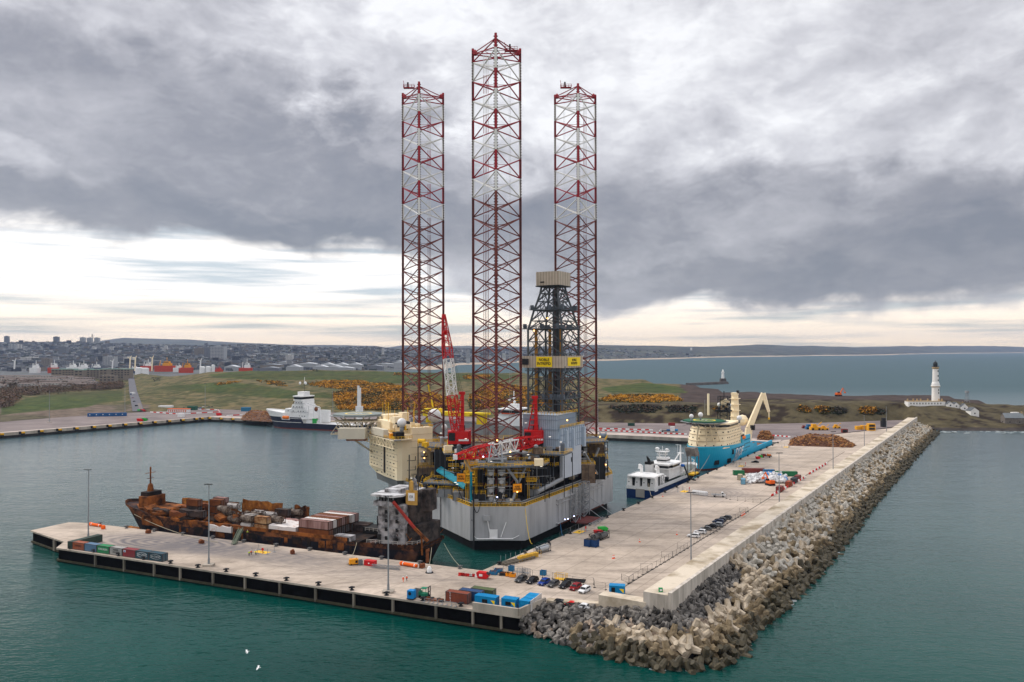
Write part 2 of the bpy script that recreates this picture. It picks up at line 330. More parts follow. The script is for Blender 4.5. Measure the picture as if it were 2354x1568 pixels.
def land(a, Y):
    "terrain height on ray x/y = a at depth Y"
    Y = np.asarray(Y, float); k = int(np.clip(np.searchsorted(TA, a)-1, 0, len(TC)-2)); f = (a-TA[k])/(TA[k+1]-TA[k]); f = min(max(f, 0), 1)
    y0, y1 = TC[k][1][0][0], TC[k+1][1][0][0]; ys = y0+(y1-y0)*f       # keep the foot of the slope aligned
    sh = lambda yk: np.where(Y < 1000, Y+(yk-ys)*np.clip((1000-Y)/(1000-ys), 0, 1), Y)
    return col_z(k, sh(y0))*(1-f)+col_z(k+1, sh(y1))*f
def fbm(x, y, s, o=4): return mnoise.fractal(Vector((x*s, y*s, 3.7)), 1.0, 2.0, o)
def tz(x, y): return float(land(x/y, y))+tb(x, y)
def tb(x, y):
    z = float(land(x/y, y))
    if y < 2000: k = min(1, max(0, (z-5.5)/5)); return k*(fbm(x, y, .012)*1.5+fbm(x, y, .05)*.5)
    return 0 if z < 1 else fbm(x, y, .0016)*min(12, z*.25)
def inpoly(px, py, poly):
    c = np.zeros(np.shape(px), bool); n = len(poly); j = n-1
    for i in range(n):
        xi, yi = poly[i]; xj, yj = poly[j]
        c ^= ((yi > py) != (yj > py)) & (px < (xj-xi)*(py-yi)/((yj-yi) or 1e-9)+xi); j = i
    return c
GREEN = [[(30, 930), (60, 912), (160, 902), (282, 896), (284, 918), (230, 925), (200, 934), (60, 945), (0, 952), (0, 935)],
 [(349, 893), (400, 884), (480, 879), (560, 880), (640, 890), (700, 903), (930, 905), (930, 915), (800, 912), (640, 915), (520, 905), (430, 897)], [(476, 860), (560, 852), (700, 851), (930, 856), (930, 880), (860, 884), (760, 872), (600, 872), (500, 868)],
 [(700, 857), (900, 853), (1200, 862), (1180, 874), (930, 878), (800, 866)], [(1380, 892), (1480, 880), (1560, 890), (1580, 904), (1400, 903)]]
GORSE = [[(890, 880), (930, 895), (935, 940), (870, 942), (780, 940), (765, 905), (800, 893), (850, 883)], [(700, 880), (760, 873), (830, 873), (850, 884), (810, 894), (780, 893), (720, 884)],
 [(495, 880), (545, 874), (560, 875), (500, 885)], [(590, 874), (640, 876), (660, 886), (620, 882)], [(905, 858), (960, 860), (960, 863), (905, 862)], [(1065, 865), (1120, 862), (1130, 870), (1070, 872)],
 [(935, 905), (1000, 905), (1050, 925), (1060, 942), (935, 942)], [(1080, 910), (1130, 880), (1210, 890), (1215, 940), (1080, 940)], [(1215, 905), (1290, 912), (1300, 932), (1215, 940)],
 [(1375, 925), (1400, 913), (1440, 909), (1540, 911), (1566, 923), (1480, 926)], [(1640, 939), (1662, 937), (1662, 944), (1645, 945)], [(1836, 934), (1850, 936), (1862, 948), (1850, 949), (1838, 944)], [(1874, 937), (1900, 939), (1912, 947), (1896, 954), (1878, 946)], [(1976, 939), (2005, 940), (2014, 950), (1996, 955), (1978, 951)]]
def in_any(u, v, ps): return any(bool(inpoly(u, v, p)) for p in ps)
def build_terrain():
    NA, NR = 470, 430; As = np.linspace(-.97, .97, NA); vs = []; cols = []
    for a in As:
        y0 = y_start(a); y1 = 18500.0
        t = np.linspace(0, 1, NR); Y = y0*(y1/y0)**(t**1.25); Z = land(a, Y)
        for y, z in zip(Y, Z):
            x = a*y; z = float(z)+tb(x, y); vs.append((x, y, z))
            u, v = proj(x, y, z); n = fbm(x, y, .01, 5) if y < 2200 else fbm(x, y, .0035, 5); n2 = fbm(x, y, .09, 4) if y < 2200 else fbm(x, y, .012, 4)
            if y < 2100:
                if z < 2.2 and u > 2080: c = (.06, .05, .045)
                elif in_any(u, v, GREEN): c = (.062+.02*n2, .078+.015*n, .022)
                elif u > 1560 and y > 850 and v < 933-(u-1900)*.01: c = (.072, .052, .045)
                elif u > 1330 and y < 880: c = (.10, .082, .045) if n2+n > -.05 else (.045, .032, .022)
                elif u < 340 and v > 928: c = (.17, .13, .10) if n > 0 else (.11, .095, .06)
                else: c = (.155, .125, .06) if n2+n*.6 > -.12 else (.085, .088, .034)
                c = tuple(q*.8*(1+.35*n2) for q in c)
            elif z < 6 and y > 3000 and u > 930: c = (.42, .34, .26)
            elif y > 9000 or u > 1350:
                c = (.085, .09, .07) if n > .08 else ((.04, .052, .05) if n2 > 0 else (.07, .068, .062))
            else: c = (.085, .095, .09) if n2 > 0 else (.12, .125, .13)
            cols.append((*[max(.004, q) for q in c], 1))
    fs = [(i*NR+j, (i+1)*NR+j, (i+1)*NR+j+1, i*NR+j+1) for i in range(NA-1) for j in range(NR-1)]
    me = bpy.data.meshes.new('terrain'); me.from_pydata(vs, [], fs); me.polygons.foreach_set('use_smooth', [True]*len(me.polygons))
    ca = me.color_attributes.new('ground', 'FLOAT_COLOR', 'POINT'); ca.data.foreach_set('color', np.array(cols, dtype=np.float32).ravel())
    m = bpy.data.materials.new('rough_ground'); m.use_nodes = True; t = m.node_tree; N = t.nodes; L = t.links; b = N['Principled BSDF']; b.inputs['Roughness'].default_value = .95; b.inputs['Specular IOR Level'].default_value = .1
    at_ = N.new('ShaderNodeAttribute'); at_.attribute_name = 'ground'; nz = N.new('ShaderNodeTexNoise'); nz.inputs['Scale'].default_value = .11; nz.inputs['Detail'].default_value = 8; nz.inputs['Roughness'].default_value = .7
    tc = N.new('ShaderNodeTexCoord'); L.new(tc.outputs['Object'], nz.inputs['Vector']); mr = N.new('ShaderNodeMapRange'); mr.inputs['From Min'].default_value = .3; mr.inputs['From Max'].default_value = .7; mr.inputs['To Min'].default_value = .6; mr.inputs['To Max'].default_value = 1.4; L.new(nz.outputs['Fac'], mr.inputs[0])
    sc = N.new('ShaderNodeVectorMath'); sc.operation = 'SCALE'; L.new(at_.outputs['Color'], sc.inputs[0]); L.new(mr.outputs[0], sc.inputs['Scale']); L.new(sc.outputs[0], b.inputs['Base Color'])
    me.materials.append(m); o = bpy.data.objects.new('terrain', me); COL.objects.link(o); o['kind'] = 'structure'
build_terrain()

# ------------------------------------------------------------------ quays and deck
def deck_material():
    m = bpy.data.materials.new('worn_concrete'); m.use_nodes = True; t = m.node_tree; N = t.nodes; L = t.links; b = N['Principled BSDF']; b.inputs['Roughness'].default_value = .85; b.inputs['Specular IOR Level'].default_value = .25
    tc = N.new('ShaderNodeTexCoord'); P = tc.outputs['Object']
    def nz(s, d=6, r=.6, dist=0, rot=0, scv=(1,1,1)):
        mp = N.new('ShaderNodeMapping'); mp.inputs['Rotation'].default_value = (0, 0, rot); mp.inputs['Scale'].default_value = scv; L.new(P, mp.inputs[0])
        n = N.new('ShaderNodeTexNoise'); n.inputs['Scale'].default_value = s; n.inputs['Detail'].default_value = d; n.inputs['Roughness'].default_value = r; n.inputs['Distortion'].default_value = dist; L.new(mp.outputs[0], n.inputs['Vector']); return n.outputs['Fac']
    cr = N.new('ShaderNodeValToRGB'); L.new(nz(.035, 7, .6), cr.inputs[0]); e = cr.color_ramp.elements; e[0].position = .33; e[0].color = (.42, .345, .275, 1); e[1].position = .66; e[1].color = (.60, .50, .41, 1)
    def mul(col, fac, lo, hi, amt):
        mr = N.new('ShaderNodeMapRange'); mr.inputs['From Min'].default_value = lo; mr.inputs['From Max'].default_value = hi; mr.inputs['To Min'].default_value = 1-amt; mr.inputs['To Max'].default_value = 1; L.new(fac, mr.inputs[0])
        s_ = N.new('ShaderNodeVectorMath'); s_.operation = 'SCALE'; L.new(col, s_.inputs[0]); L.new(mr.outputs[0], s_.inputs['Scale']); return s_.outputs[0]
    c = mul(cr.outputs[0], nz(.5, 8, .7), .3, .6, .22)
    c = mul(c, nz(.09, 8, .7, 1.5, .38, (.25, 1, 1)), .36, .52, .32)
    c = mul(c, nz(.06, 8, .7, 1.2, 1.03, (.25, 1, 1)), .34, .48, .24)
    def lines(ang, per, wid, amt, col, off=0):
        mp = N.new('ShaderNodeMapping'); mp.inputs['Rotation'].default_value = (0, 0, -ang); L.new(P, mp.inputs[0]); sp = N.new('ShaderNodeSeparateXYZ'); L.new(mp.outputs[0], sp.inputs[0])
        a = N.new('ShaderNodeMath'); a.operation = 'PINGPONG'; a.inputs[1].default_value = per/2; q = N.new('ShaderNodeMath'); q.operation = 'ADD'; q.inputs[1].default_value = 5000*per+off; L.new(sp.outputs[1], q.inputs[0]); L.new(q.outputs[0], a.inputs[0])
        return mul(col, a.outputs[0], wid*.4, wid, amt)
    c = lines(DECK_ANG, 9.0, .22, .26, c); c = lines(DECK_ANG+PI/2, 14.0, .22, .2, c)
    # rubber tyre swirls where plant turns
    for (cx, cy, rx, ry, ro, amt, per) in SWIRLS:
        mp = N.new('ShaderNodeMapping'); mp.vector_type = 'TEXTURE'; mp.inputs['Location'].default_value = (cx, cy, 0); mp.inputs['Rotation'].default_value = (0, 0, ro); mp.inputs['Scale'].default_value = (rx, ry, 1000); L.new(P, mp.inputs[0])
        ln = N.new('ShaderNodeVectorMath'); ln.operation = 'LENGTH'; L.new(mp.outputs[0], ln.inputs[0])
        mk = N.new('ShaderNodeMapRange'); mk.interpolation_type = 'SMOOTHSTEP'; mk.inputs['From Min'].default_value = 1.05; mk.inputs['From Max'].default_value = .35; L.new(ln.outputs['Value'], mk.inputs[0])
        wv = N.new('ShaderNodeTexWave'); wv.wave_type = 'RINGS'; wv.rings_direction = 'Z'; wv.inputs['Scale'].default_value = per; wv.inputs['Distortion'].default_value = 3.5; wv.inputs['Detail'].default_value = 5; wv.inputs['Detail Scale'].default_value = .7; L.new(mp.outputs[0], wv.inputs[0])
        ad = N.new('ShaderNodeMath'); ad.operation = 'MULTIPLY'; mr = N.new('ShaderNodeMapRange'); mr.inputs['To Min'].default_value = .55; mr.inputs['To Max'].default_value = 1.0; L.new(wv.outputs['Fac'], mr.inputs[0]); L.new(mr.outputs[0], ad.inputs[0]); L.new(mk.outputs[0], ad.inputs[1])
        nn = N.new('ShaderNodeMath'); nn.operation = 'MULTIPLY'; L.new(ad.outputs[0], nn.inputs[0]); L.new(nz(.12, 6, .7), nn.inputs[1])
        mx = N.new('ShaderNodeMix'); mx.data_type = 'RGBA'; ml = N.new('ShaderNodeMath'); ml.operation = 'MULTIPLY'; ml.use_clamp = True; ml.inputs[1].default_value = amt*3.4; L.new(nn.outputs[0], ml.inputs[0]); L.new(ml.outputs[0], mx.inputs[0]); L.new(c, mx.inputs[6]); mx.inputs[7].default_value = (.13, .12, .125, 1); c = mx.outputs[2]
    L.new(c, b.inputs['Base Color']); return m
q0, q1 = at(1107, 1311), at(1790, 1017.5)
DECK_ANG = frame_ang(q0, q1)
def sw(u, v, rx, ry, ro, amt, per=3.0): p = at(u, v); return (p.x, p.y, rx, ry, ro, amt, per)
SWIRLS = [sw(395, 1246, 44, 17, -.3, .62), sw(560, 1268, 48, 11, -.35, .35), sw(820, 1305, 60, 14, -.38, .22), sw(1480, 1128, 36, 20, .9, .50), sw(1640, 1135, 30, 22, .9, .32), sw(1330, 1165, 30, 16, 1.0, .16), sw(1560, 1080, 60, 14, 1.0, .14)]
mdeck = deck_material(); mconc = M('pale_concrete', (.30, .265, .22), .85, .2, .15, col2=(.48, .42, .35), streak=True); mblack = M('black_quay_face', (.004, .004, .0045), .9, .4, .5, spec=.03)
mtop = M('weathered_concrete_top', (.30, .24, .16), .9, .2, .09, col2=(.62, .54, .43), thr=(.36, .56)); mledge = M('algae_concrete', (.055, .05, .03), .9, .3, .4)
WT = 11.8
wl0, wl1 = at(1477, 1359.7, WT), at(2086, 961.4, WT); wr0, wr1 = at(1542.7, 1370.5, WT), at(2112, 961.4, WT)
dl = (wl1-wl0).normalized(); nl = Vector((dl.y, -dl.x, 0)); WW = (wr0-wl0).dot(nl)
print('wall width near', WW, 'far', (wr1-wl0).dot(nl), 'len', (wl1-wl0).length, 'mid', (at(1924.6, 1111, WT)-wl0).dot(nl), (at(1924.6, 1064, WT)-wl0).dot(nl), 'deckang', math.degrees(DECK_ANG), 'wallang', math.degrees(math.atan2(dl.y, dl.x)))
def V2(p): return (p.x, p.y)
def deckpoly(z=5.0):
    wf = wl1+nl*WW*.9; wn = wl0+nl*WW*.9
    return [V2(at(u, v)) for u, v in ((69, 1217), (158, 1198), (204, 1200), (1107, 1311), (1790, 1017.5), (1800, 1013))]+[(wf.x, wf.y), (wn.x, wn.y), V2(wl0+nl*1)]+[V2(at(u, v)) for u, v in ((1383, 1397), (1254, 1388), (1192, 1417), (128, 1257), (146, 1243))]
dp = deckpoly()
d = MB(); d.prism(dp, 4.45, 5.0, 1, mt=0)
d.build('pier_deck', [mdeck, mconc], kind='structure')
def inset(poly, k):
    n = len(poly); r = []
    A = sum(poly[i][0]*poly[(i+1)%n][1]-poly[(i+1)%n][0]*poly[i][1] for i in range(n)); s = 1 if A > 0 else -1
    for i in range(n):
        p0, p1, p2 = [Vector(poly[j]) for j in ((i-1)%n, i, (i+1)%n)]; a = (p1-p0).normalized(); b = (p2-p1).normalized()
        na = Vector((-a.y, a.x))*s; nb = Vector((-b.y, b.x))*s; bi = (na+nb); q = p1+bi*k/max(.3, 1+na.dot(nb)); r.append((q.x, q.y))
    return r
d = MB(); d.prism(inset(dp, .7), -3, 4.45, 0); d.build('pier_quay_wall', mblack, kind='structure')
d = MB(); d.prism(inset(dp, .1), .35, .95, 0); d.build('pier_footing_ledge', mledge, kind='structure')
d = MB(); e0, e1 = Vector(dp[-2]), Vector(dp[-3]); ed = (e1-e0).normalized(); en = Vector((ed.y, -ed.x)); ang = math.atan2(ed.y, ed.x)
for u in (216, 282, 351, 411, 486, 560, 640, 722, 810, 900, 999, 1084, 1149):
    v = 1257+(u-128)/(1192-128)*160; p = at(u, v); c = e0+ed*((Vector(V2(p))-e0).dot(ed)); d.box((c.x-en.x*.45, c.y-en.y*.45, 2.4), (.65, .7, 4.1), ang)
f0, f1 = Vector(dp[0]), Vector(dp[-1]); c = f0.lerp(f1, .72); d.box((c.x, c.y+.3, 2.3), (1.5, .7, 3.9), frame_ang(f0, f1))
g0, g1 = Vector(dp[3]), Vector(dp[4])
for k in range(1, 26): c = g0.lerp(g1, k/26); d.box((c.x+.2, c.y-.1, 2.3), (1.4, .9, 3.9), DECK_ANG)
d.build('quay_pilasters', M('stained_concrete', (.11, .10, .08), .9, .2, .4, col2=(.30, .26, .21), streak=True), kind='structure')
# low walls at the pier head
d = MB()
def wall_seg(mb, a, b, w, z0, z1, mi=0):
    a, b = Vector(V2(a)), Vector(V2(b)); c = (a+b)/2; mb.box((c.x, c.y, (z0+z1)/2), ((b-a).length, w, z1-z0), frame_ang(a, b), mi)
a1, a2, a3 = at(990+3, 1390), at(1190, 1416), at(1253, 1389)
fw = lambda u: at(u, 1257+(u-128)/(1192-128)*160)+Vector((en.x, en.y, 0))*-.4
n = 9
for k in range(n):
    p, q = fw(1084).lerp(fw(1188), k/n), fw(1084).lerp(fw(1188), (k+.985)/n); wall_seg(d, p, q, .6, 5.0, 6.9)
wall_seg(d, fw(1190), at(1252, 1389), .6, 5.0, 6.9)
d.build('pier_head_parapet', mconc, label='low panelled concrete parapet in front of the blue cabins', cat='wall')
d = MB(); wall_seg(d, at(1256, 1389), at(1381, 1397), 2.2, 4.0, 6.4); wall_seg(d, at(1381, 1397), wl0+Vector((1.5, 1.2, 0)), 4.0, 2.0, 9.0, 0)
d.build('stepped_crest_wall', [mtop], label='rough-topped low concrete wall behind the grey boulders', cat='wall')
# ------------------------------------------------------------------ breakwater crown wall
d = MB(); n = 34; Lw = (wl1-wl0).length
for k in range(n):
    a = wl0+dl*(Lw*k/n); b = wl0+dl*(Lw*(k+1)/n-.06); zt = WT+rnd.uniform(-.03, .03)
    q = [a, b, b+nl*(WW-1.0), a+nl*(WW-1.0)]; d.prism([V2(p) for p in q][::-1], 2, zt, 1, mt=0)
    q = [a+nl*(WW-.985), b+nl*(WW-.985), b+nl*WW, a+nl*WW]; d.prism([V2(p) for p in q][::-1], 2, zt+.75, 1)
d.build('crown_wall', [mtop, M('streaked_concrete', (.30, .265, .22), .9, .2, .5, col2=(.62, .56, .49), thr=(.3, .62), streak=True)], label='long massive concrete sea wall along the breakwater', cat='sea wall')
d = MB(); mdr = M('drain_slot', (.05, .045, .04), .9)
for off, w_ in ((-15.5, .4), (-6.0, .22)):
    q = [wl0+dl*4+nl*off, wl0+dl*(Lw*.62)+nl*off, wl0+dl*(Lw*.62)+nl*(off+w_), wl0+dl*4+nl*(off+w_)]; d.add([(p.x, p.y, 5.008) for p in q], [(3, 2, 1, 0)])
d.build('drain_channel', mdr, kind='structure')
# ------------------------------------------------------------------ rubble slope and armour
RID = [(at(1196, 1422, 4), 3.6), (at(1256, 1392, 5), 5.2), (at(1383, 1403, 5), 5.0), (wl0-dl*1, 6.8), (wl0+nl*WW-dl*.5, 7.2), (wl0+nl*WW+dl*3, 6.6), (wl0+nl*WW+dl*12, 7.5), (wl0+nl*WW+dl*22, 8.2)]
TOE = [at(1194, 1453, 0), at(1272, 1475, 0), at(1406, 1511, 0), at(1527, 1540, 0), at(1600, 1537, 0), at(1650, 1531, 0), at(1698, 1499, 0), at(1716, 1463, 0)]
for k, (u, v) in enumerate(((1812, 1382), (1924, 1259), (2010, 1150), (2090, 1063), (2152, 997))):
    p = at(u, v, 0); TOE.append(p); s_ = (p-(wl0+nl*WW)).dot(dl)*.985; RID.append((wl0+nl*WW+dl*min(s_, Lw), 8.7))
print('toe offsets', [round((t-wl0).dot(nl)-WW, 1) for t in TOE], [round((t-wl0).dot(dl)) for t in TOE])
cum = [0]
for a, b in zip(TOE, TOE[1:]): cum.append(cum[-1]+max((b-a).length, .5))
def slope_pt(s, f):
    "s metres along the toe, f = 0 at the ridge, 1 at the waterline"
    k = 0
    while k < len(cum)-2 and s > cum[k+1]: k += 1
    g = (s-cum[k])/(cum[k+1]-cum[k]); r = RID[k][0].lerp(RID[k+1][0], g); t = TOE[k].lerp(TOE[k+1], g); zr = RID[k][1]*(1-g)+RID[k+1][1]*g
    p = r.lerp(t, f); return Vector((p.x, p.y, zr*(1-f))), (Vector((t.x-r.x, t.y-r.y, 0))).length
d = MB(); ns = 150; vs = []; fs = []
for i in range(ns+1):
    for j in range(9):
        p, w_ = slope_pt(cum[-1]*i/ns, j/8*1.25); z = p.z-1.3 if j else p.z; vs.append((p.x+rnd.uniform(-.5, .5), p.y+rnd.uniform(-.5, .5), z+rnd.uniform(-.4, .3)))
fs = [(i*9+j, i*9+j+1, (i+1)*9+j+1, (i+1)*9+j) for i in range(ns) for j in range(8)]
d.add(vs, fs); d.build('rubble_slope', M('dark_rubble', (.02, .018, .015), .95, .4, .6), kind='structure')
def armour_mesh():
    b = MB()
    def arm(dx, L, r0, r1):
        dx = Vector(dx).normalized(); b.bar(dx*.1, dx*L*.5, r0, 8, 0, r2=r0*.78); b.bar(dx*L*.5, dx*L, r0*.8, 8, 0, r2=r1)
    for v_, L in (((1, 0, .25), 2.5), ((-1, 0, .25), 2.5), ((0, .35, -1), 2.4), ((.1, .2, 1), 2.3), ((0, -1, 0), 1.6), ((0, 1, .3), 1.4)): arm(v_, L, .98, .58)
    b.ball((0, 0, 0), 1.05, 8); return b
MARM = [M('armour_concrete', (.26, .205, .14), .92, .2, .6, col2=(.52, .44, .335), thr=(.34, .6)), M('armour_concrete_dark', (.11, .08, .045), .9, .25, .9, col2=(.27, .21, .13), thr=(.35, .65)), M('armour_concrete_wet', (.035, .032, .02), .6, .3, .9, col2=(.11, .09, .055), thr=(.35, .7)), M('armour_concrete_grey', (.27, .25, .21), .92, .2, .9, col2=(.47, .44, .385), thr=(.32, .6))]
ARMB = armour_mesh(); arm_me = []
for m in MARM:
    o = ARMB.build('armour_unit', m); arm_me.append(o.data); bpy.data.objects.remove(o)
def boulder_bm(r, seed):
    rr = random.Random(seed); pts = []
    import bmesh
    bm = bmesh.new()
    for k in range(11):
        v = Vector((rr.gauss(0, 1), rr.gauss(0, 1), rr.gauss(0, 1))).normalized(); bm.verts.new(v*r*rr.uniform(.8, 1.1)*Vector((1, .8, .75)).length/1.4)
    res = bmesh.ops.convex_hull(bm, input=bm.verts); bmesh.ops.delete(bm, geom=[g for g in res['geom_interior'] if isinstance(g, bmesh.types.BMVert)], context='VERTS')
    bmesh.ops.bevel(bm, geom=list(bm.edges), offset=r*.035, segments=1, affect='EDGES')
    me = bpy.data.meshes.new('boulder'); bm.to_mesh(me); bm.free(); return me
MB_ = [M('boulder_grey', (.09, .082, .074), .9, .2, .8, col2=(.26, .24, .215)), M('boulder_dark', (.035, .033, .031), .9, .2, .8, col2=(.12, .11, .10)), M('boulder_pink', (.16, .12, .09), .9, .2, .8, col2=(.38, .30, .23))]
bmes = []
for k in range(9):
    me = boulder_bm(1.25, k); me.materials.append(MB_[(0, 1, 0, 2, 1, 0, 0, 1, 0)[k]]); bmes.append(me)
rk = random.Random(3); units = []; rocks = []
s = 2.0; row = 0
while s < cum[-1]:
    p0, wd = slope_pt(s, 0); st = 3.5 if s < 150 else (3.1 if s < 400 else 3.6); nrow = max(3, int(wd/st)); row += 1
    for j in range(nrow+1):
        f = (j+rk.uniform(-.25, .25)+(.5 if row % 2 else 0))/nrow; f = min(max(f, .02), 1.06)
        p, _ = slope_pt(min(s+rk.uniform(-.6, .6), cum[-1]-.1), f); z = p.z+rk.uniform(-.3, .8)
        rock_zone = (s < 26) or (s < 50 and f < .38) or (50 <= s < 92 and f < .38) or (92 <= s < 112 and f < .25)
        if s < 26 and s > 18 and f > .7: rock_zone = False
        if rock_zone: continue
        units.append((p.x, p.y, z, f, s))
    s += st*.92
s = .5
while s < 112:
    p0, wd = slope_pt(s, 0); st = 1.45; nrow = max(3, int(wd/st))
    for j in range(nrow+1):
        f = (j+rk.uniform(-.4, .4))/nrow; f = min(max(f, -.02), 1.05); p, _ = slope_pt(max(.1, s+rk.uniform(-.8, .8)), f)
        if (s < 28) or (f < .46 if s < 92 else f < .33): rocks.append((p.x, p.y, p.z+rk.uniform(.1, .6), f, s))
    s += st*.8
print('armour', len(units), 'boulders', len(rocks))
def rx(): return (rk.uniform(0, 6.3), rk.uniform(0, 6.3), rk.uniform(0, 6.3))
def arm_rot(): return (rk.choice((0.62, .78, .95))+rk.uniform(-.25, .25), rk.choice((0, .62, .9))+rk.uniform(-.25, .25), rk.uniform(0, 6.3))
units.sort(key=lambda q: math.hypot(q[0], q[1])); rocks.sort(key=lambda q: math.hypot(q[0], q[1]))
def arm_mat(q):
    return 2 if q[2] < 1.6 else (1 if q[2] < 2.8 or rk.random() < .12 else (3 if q[4] > 120 and rk.random() < .55 else 0))
for q in units[:290]:
    o = bpy.data.objects.new('armour_unit', arm_me[arm_mat(q)]); COL.objects.link(o); o.location = q[:3]; o.rotation_euler = arm_rot()
    k = rk.uniform(1.08, 1.28); o.scale = (k, k, k); tag(o, 'pale knobbly concrete armour block on the breakwater slope', 'armour block', 'concrete armour blocks nearest the camera')
d = MB(); d2 = [(Vector(v)) for v in ARMB.v]
from mathutils import Euler
# the far units show only as knobs: one mass
for q in units[290:]:
    mtx = Euler(arm_rot()).to_matrix(); P = Vector(q[:3]); d.add([tuple(mtx @ v*1.08+P) for v in d2], ARMB.f, arm_mat(q))
d.build('armour_blocks', MARM, kind='stuff', label='mass of smaller-looking concrete armour blocks farther along the breakwater', cat='armour blocks')
for q in rocks[:290]:
    o = bpy.data.objects.new('boulder', bmes[rk.randrange(9)]); COL.objects.link(o); o.location = q[:3]; o.rotation_euler = rx(); k = rk.uniform(.55, 1.1); o.scale = (k*1.15, k, k*.85)
    tag(o, 'angular grey boulder heaped at the pier head', 'boulder', 'grey boulders at the pier head')
d = MB()
for q in rocks[290:]:
    me = bmes[rk.randrange(9)]; mtx = Euler(rx()).to_matrix(); P = Vector(q[:3]); k = rk.uniform(.55, 1.05); d.add([tuple(mtx @ v.co*k+P) for v in me.vertices], [tuple(p.vertices) for p in me.polygons], 0 if rk.random() < .6 else 1)
d.build('rubble', MB_[:2], kind='stuff', label='rest of the dark boulders below the sea wall corner', cat='boulders')
# ------------------------------------------------------------------ north quay and yard
qa, qb = at(478, 957), q1
qd = (qb-qa).normalized(); qw = at(0, 993); qw2 = qw+(qw-qa).normalized()*500
YB = [at(u, v) for u, v in ((-250, 985), (0, 968), (290, 948), (480, 938), (620, 942), (900, 952), (1200, 962), (1400, 973), (1640, 975), (1900, 972), (2075, 965), (2100, 966))]
YB = [p+Vector((p.x/p.y*30, 30, 0)) for p in YB]
wend = wl1+nl*1
apron = 17
qn = Vector((-qd.y, qd.x, 0)); wd_ = (qa-qw).normalized(); wn_ = Vector((-wd_.y, wd_.x, 0))
d = MB(); quay = [V2(qw2), V2(qa), V2(qb)]
inner = [V2(qb+qn*apron), V2(qa+qn*apron), V2(qw2+wn_*apron)]
d.prism(quay+inner, 2.3, 5.0, 1, mt=0); d.build('quay_apron', [M('quay_apron_concrete', (.40, .33, .29), .9, .15, .06, col2=(.52, .44, .39)), mconc], kind='structure')
d = MB(); d.prism(inset(quay+inner, .8), -3, 2.3, 0); d.build('far_quay_wall', M('dark_quay_face', (.035, .035, .033), .8, .4, .4), kind='structure')
d = MB(); d.prism([inner[2], inner[1], inner[0], V2(qb+Vector((.3, .1, 0))), V2(at(1800, 1013)+Vector((0, .2, 0))), (wend.x, wend.y)]+[V2(p) for p in YB[::-1]], 3.0, 4.99, 0)
d.build('yard_ground', M('grey_gravel', (.145, .118, .115), .95, .2, .03, col2=(.235, .195, .185), thr=(.35, .65)), kind='structure')
# ------------------------------------------------------------------ jack-up drilling rig
RX, RY = -5.5, 297.0
def lr(u, v, Y): p = aty(u, v, Y); return Vector((p.x-RX, p.y-RY, p.z))       # photo point at depth Y in the rig's own frame
mred = M('lattice_red', (.30, .012, .022), .5, .15, .8); mwhite = M('lattice_white', (.70, .70, .68), .5, .06, .8); mmar = M('lattice_maroon', (.11, .020, .018), .6, .25, .35, col2=(.22, .065, .052), thr=(.35, .7))
mgrey = M('hull_grey', (.27, .275, .28), .5, .05, .35, col2=(.40, .405, .415), thr=(.25, .55), spec=.3, streak=True); mdk = M('dark_steel', (.018, .019, .022), .6, .3, .5); mbg = M('blue_grey_steel', (.10, .12, .145), .55, .15, .3)
mclad = M('ribbed_cladding', (.40, .475, .56), .5, .06, .3); mbeige = M('cream_paint', (.88, .73, .48), .5, .05, .15, col2=(.95, .82, .58), thr=(.3, .7)); mtan = M('tan_windwall', (.52, .44, .35), .6, .1, .3, stripes=('X', 1.2, .3))
myel = M('yellow_paint', (.78, .46, .02), .5, .12, .6); mor = M('orange_sign', (.85, .30, .01), .5, .05, .5); mysign = M('yellow_sign', (.92, .66, .01), .5, .05, .5); mblk = M('black_paint', (.012, .012, .012), .6, .3, .5)
mcr = M('crane_red', (.55, .012, .014), .42, .1, .5); mteal = M('teal_pipe', (.0, .22, .30), .5, .15, .5); mwht = M('white_paint', (.78, .78, .77), .4, .04, .4); mrust = M('rust', (.12, .035, .014), .9, .3, .7, col2=(.26, .09, .035))
mlamp = M('lamp_glow', (1, .45, .10), .5, 0, 1, emit=9); mlampw = M('white_lamp_glow', (1, .93, .80), .5, 0, 1, emit=1.3); mlampb = M('blue_white_lamp', (.55, .6, 1), .5, 0, 1, emit=6)
mgal = M('galvanised_steel', (.27, .285, .30), .5, .12, .6, metal=.2); mbrown = M('rusty_steel', (.10, .07, .05), .85, .3, .5, col2=(.18, .13, .09)); mwin = M('dark_window', (.015, .018, .02), .15, .2, .5)
rig = empty('drilling_rig', (RX, RY, 0), 0, 'huge jack-up drilling rig with three red and white lattice legs standing in the harbour', 'drilling rig')
HULL = [(-10.3, 0), (10.3, 0), (52.7, 78), (52.7, 96), (-52.7, 96), (-52.7, 78)]
d = MB(); d.prism(HULL, 4.0, 16.7, 0, mt=1); d.prism(inset(HULL, 2.6), -.6, 4.0, 2)  # lower black block: the hull's shadow on the water, given as colour and shape
hull = d.build('hull', [mgrey, mdk, M('underhull_shadow_black', (.008, .008, .009), .7)], rig)
def on_edge(a, b, t, off=0.0):
    a, b = Vector(a), Vector(b); p = a.lerp(b, t); e = (b-a).normalized(); n = Vector((e.y, -e.x)); return p+n*off
HA, HB, HC, HL = HULL[0], HULL[1], HULL[2], HULL[5]
d = MB()     # fenders, wires, ladders and frames hung on the hull sides
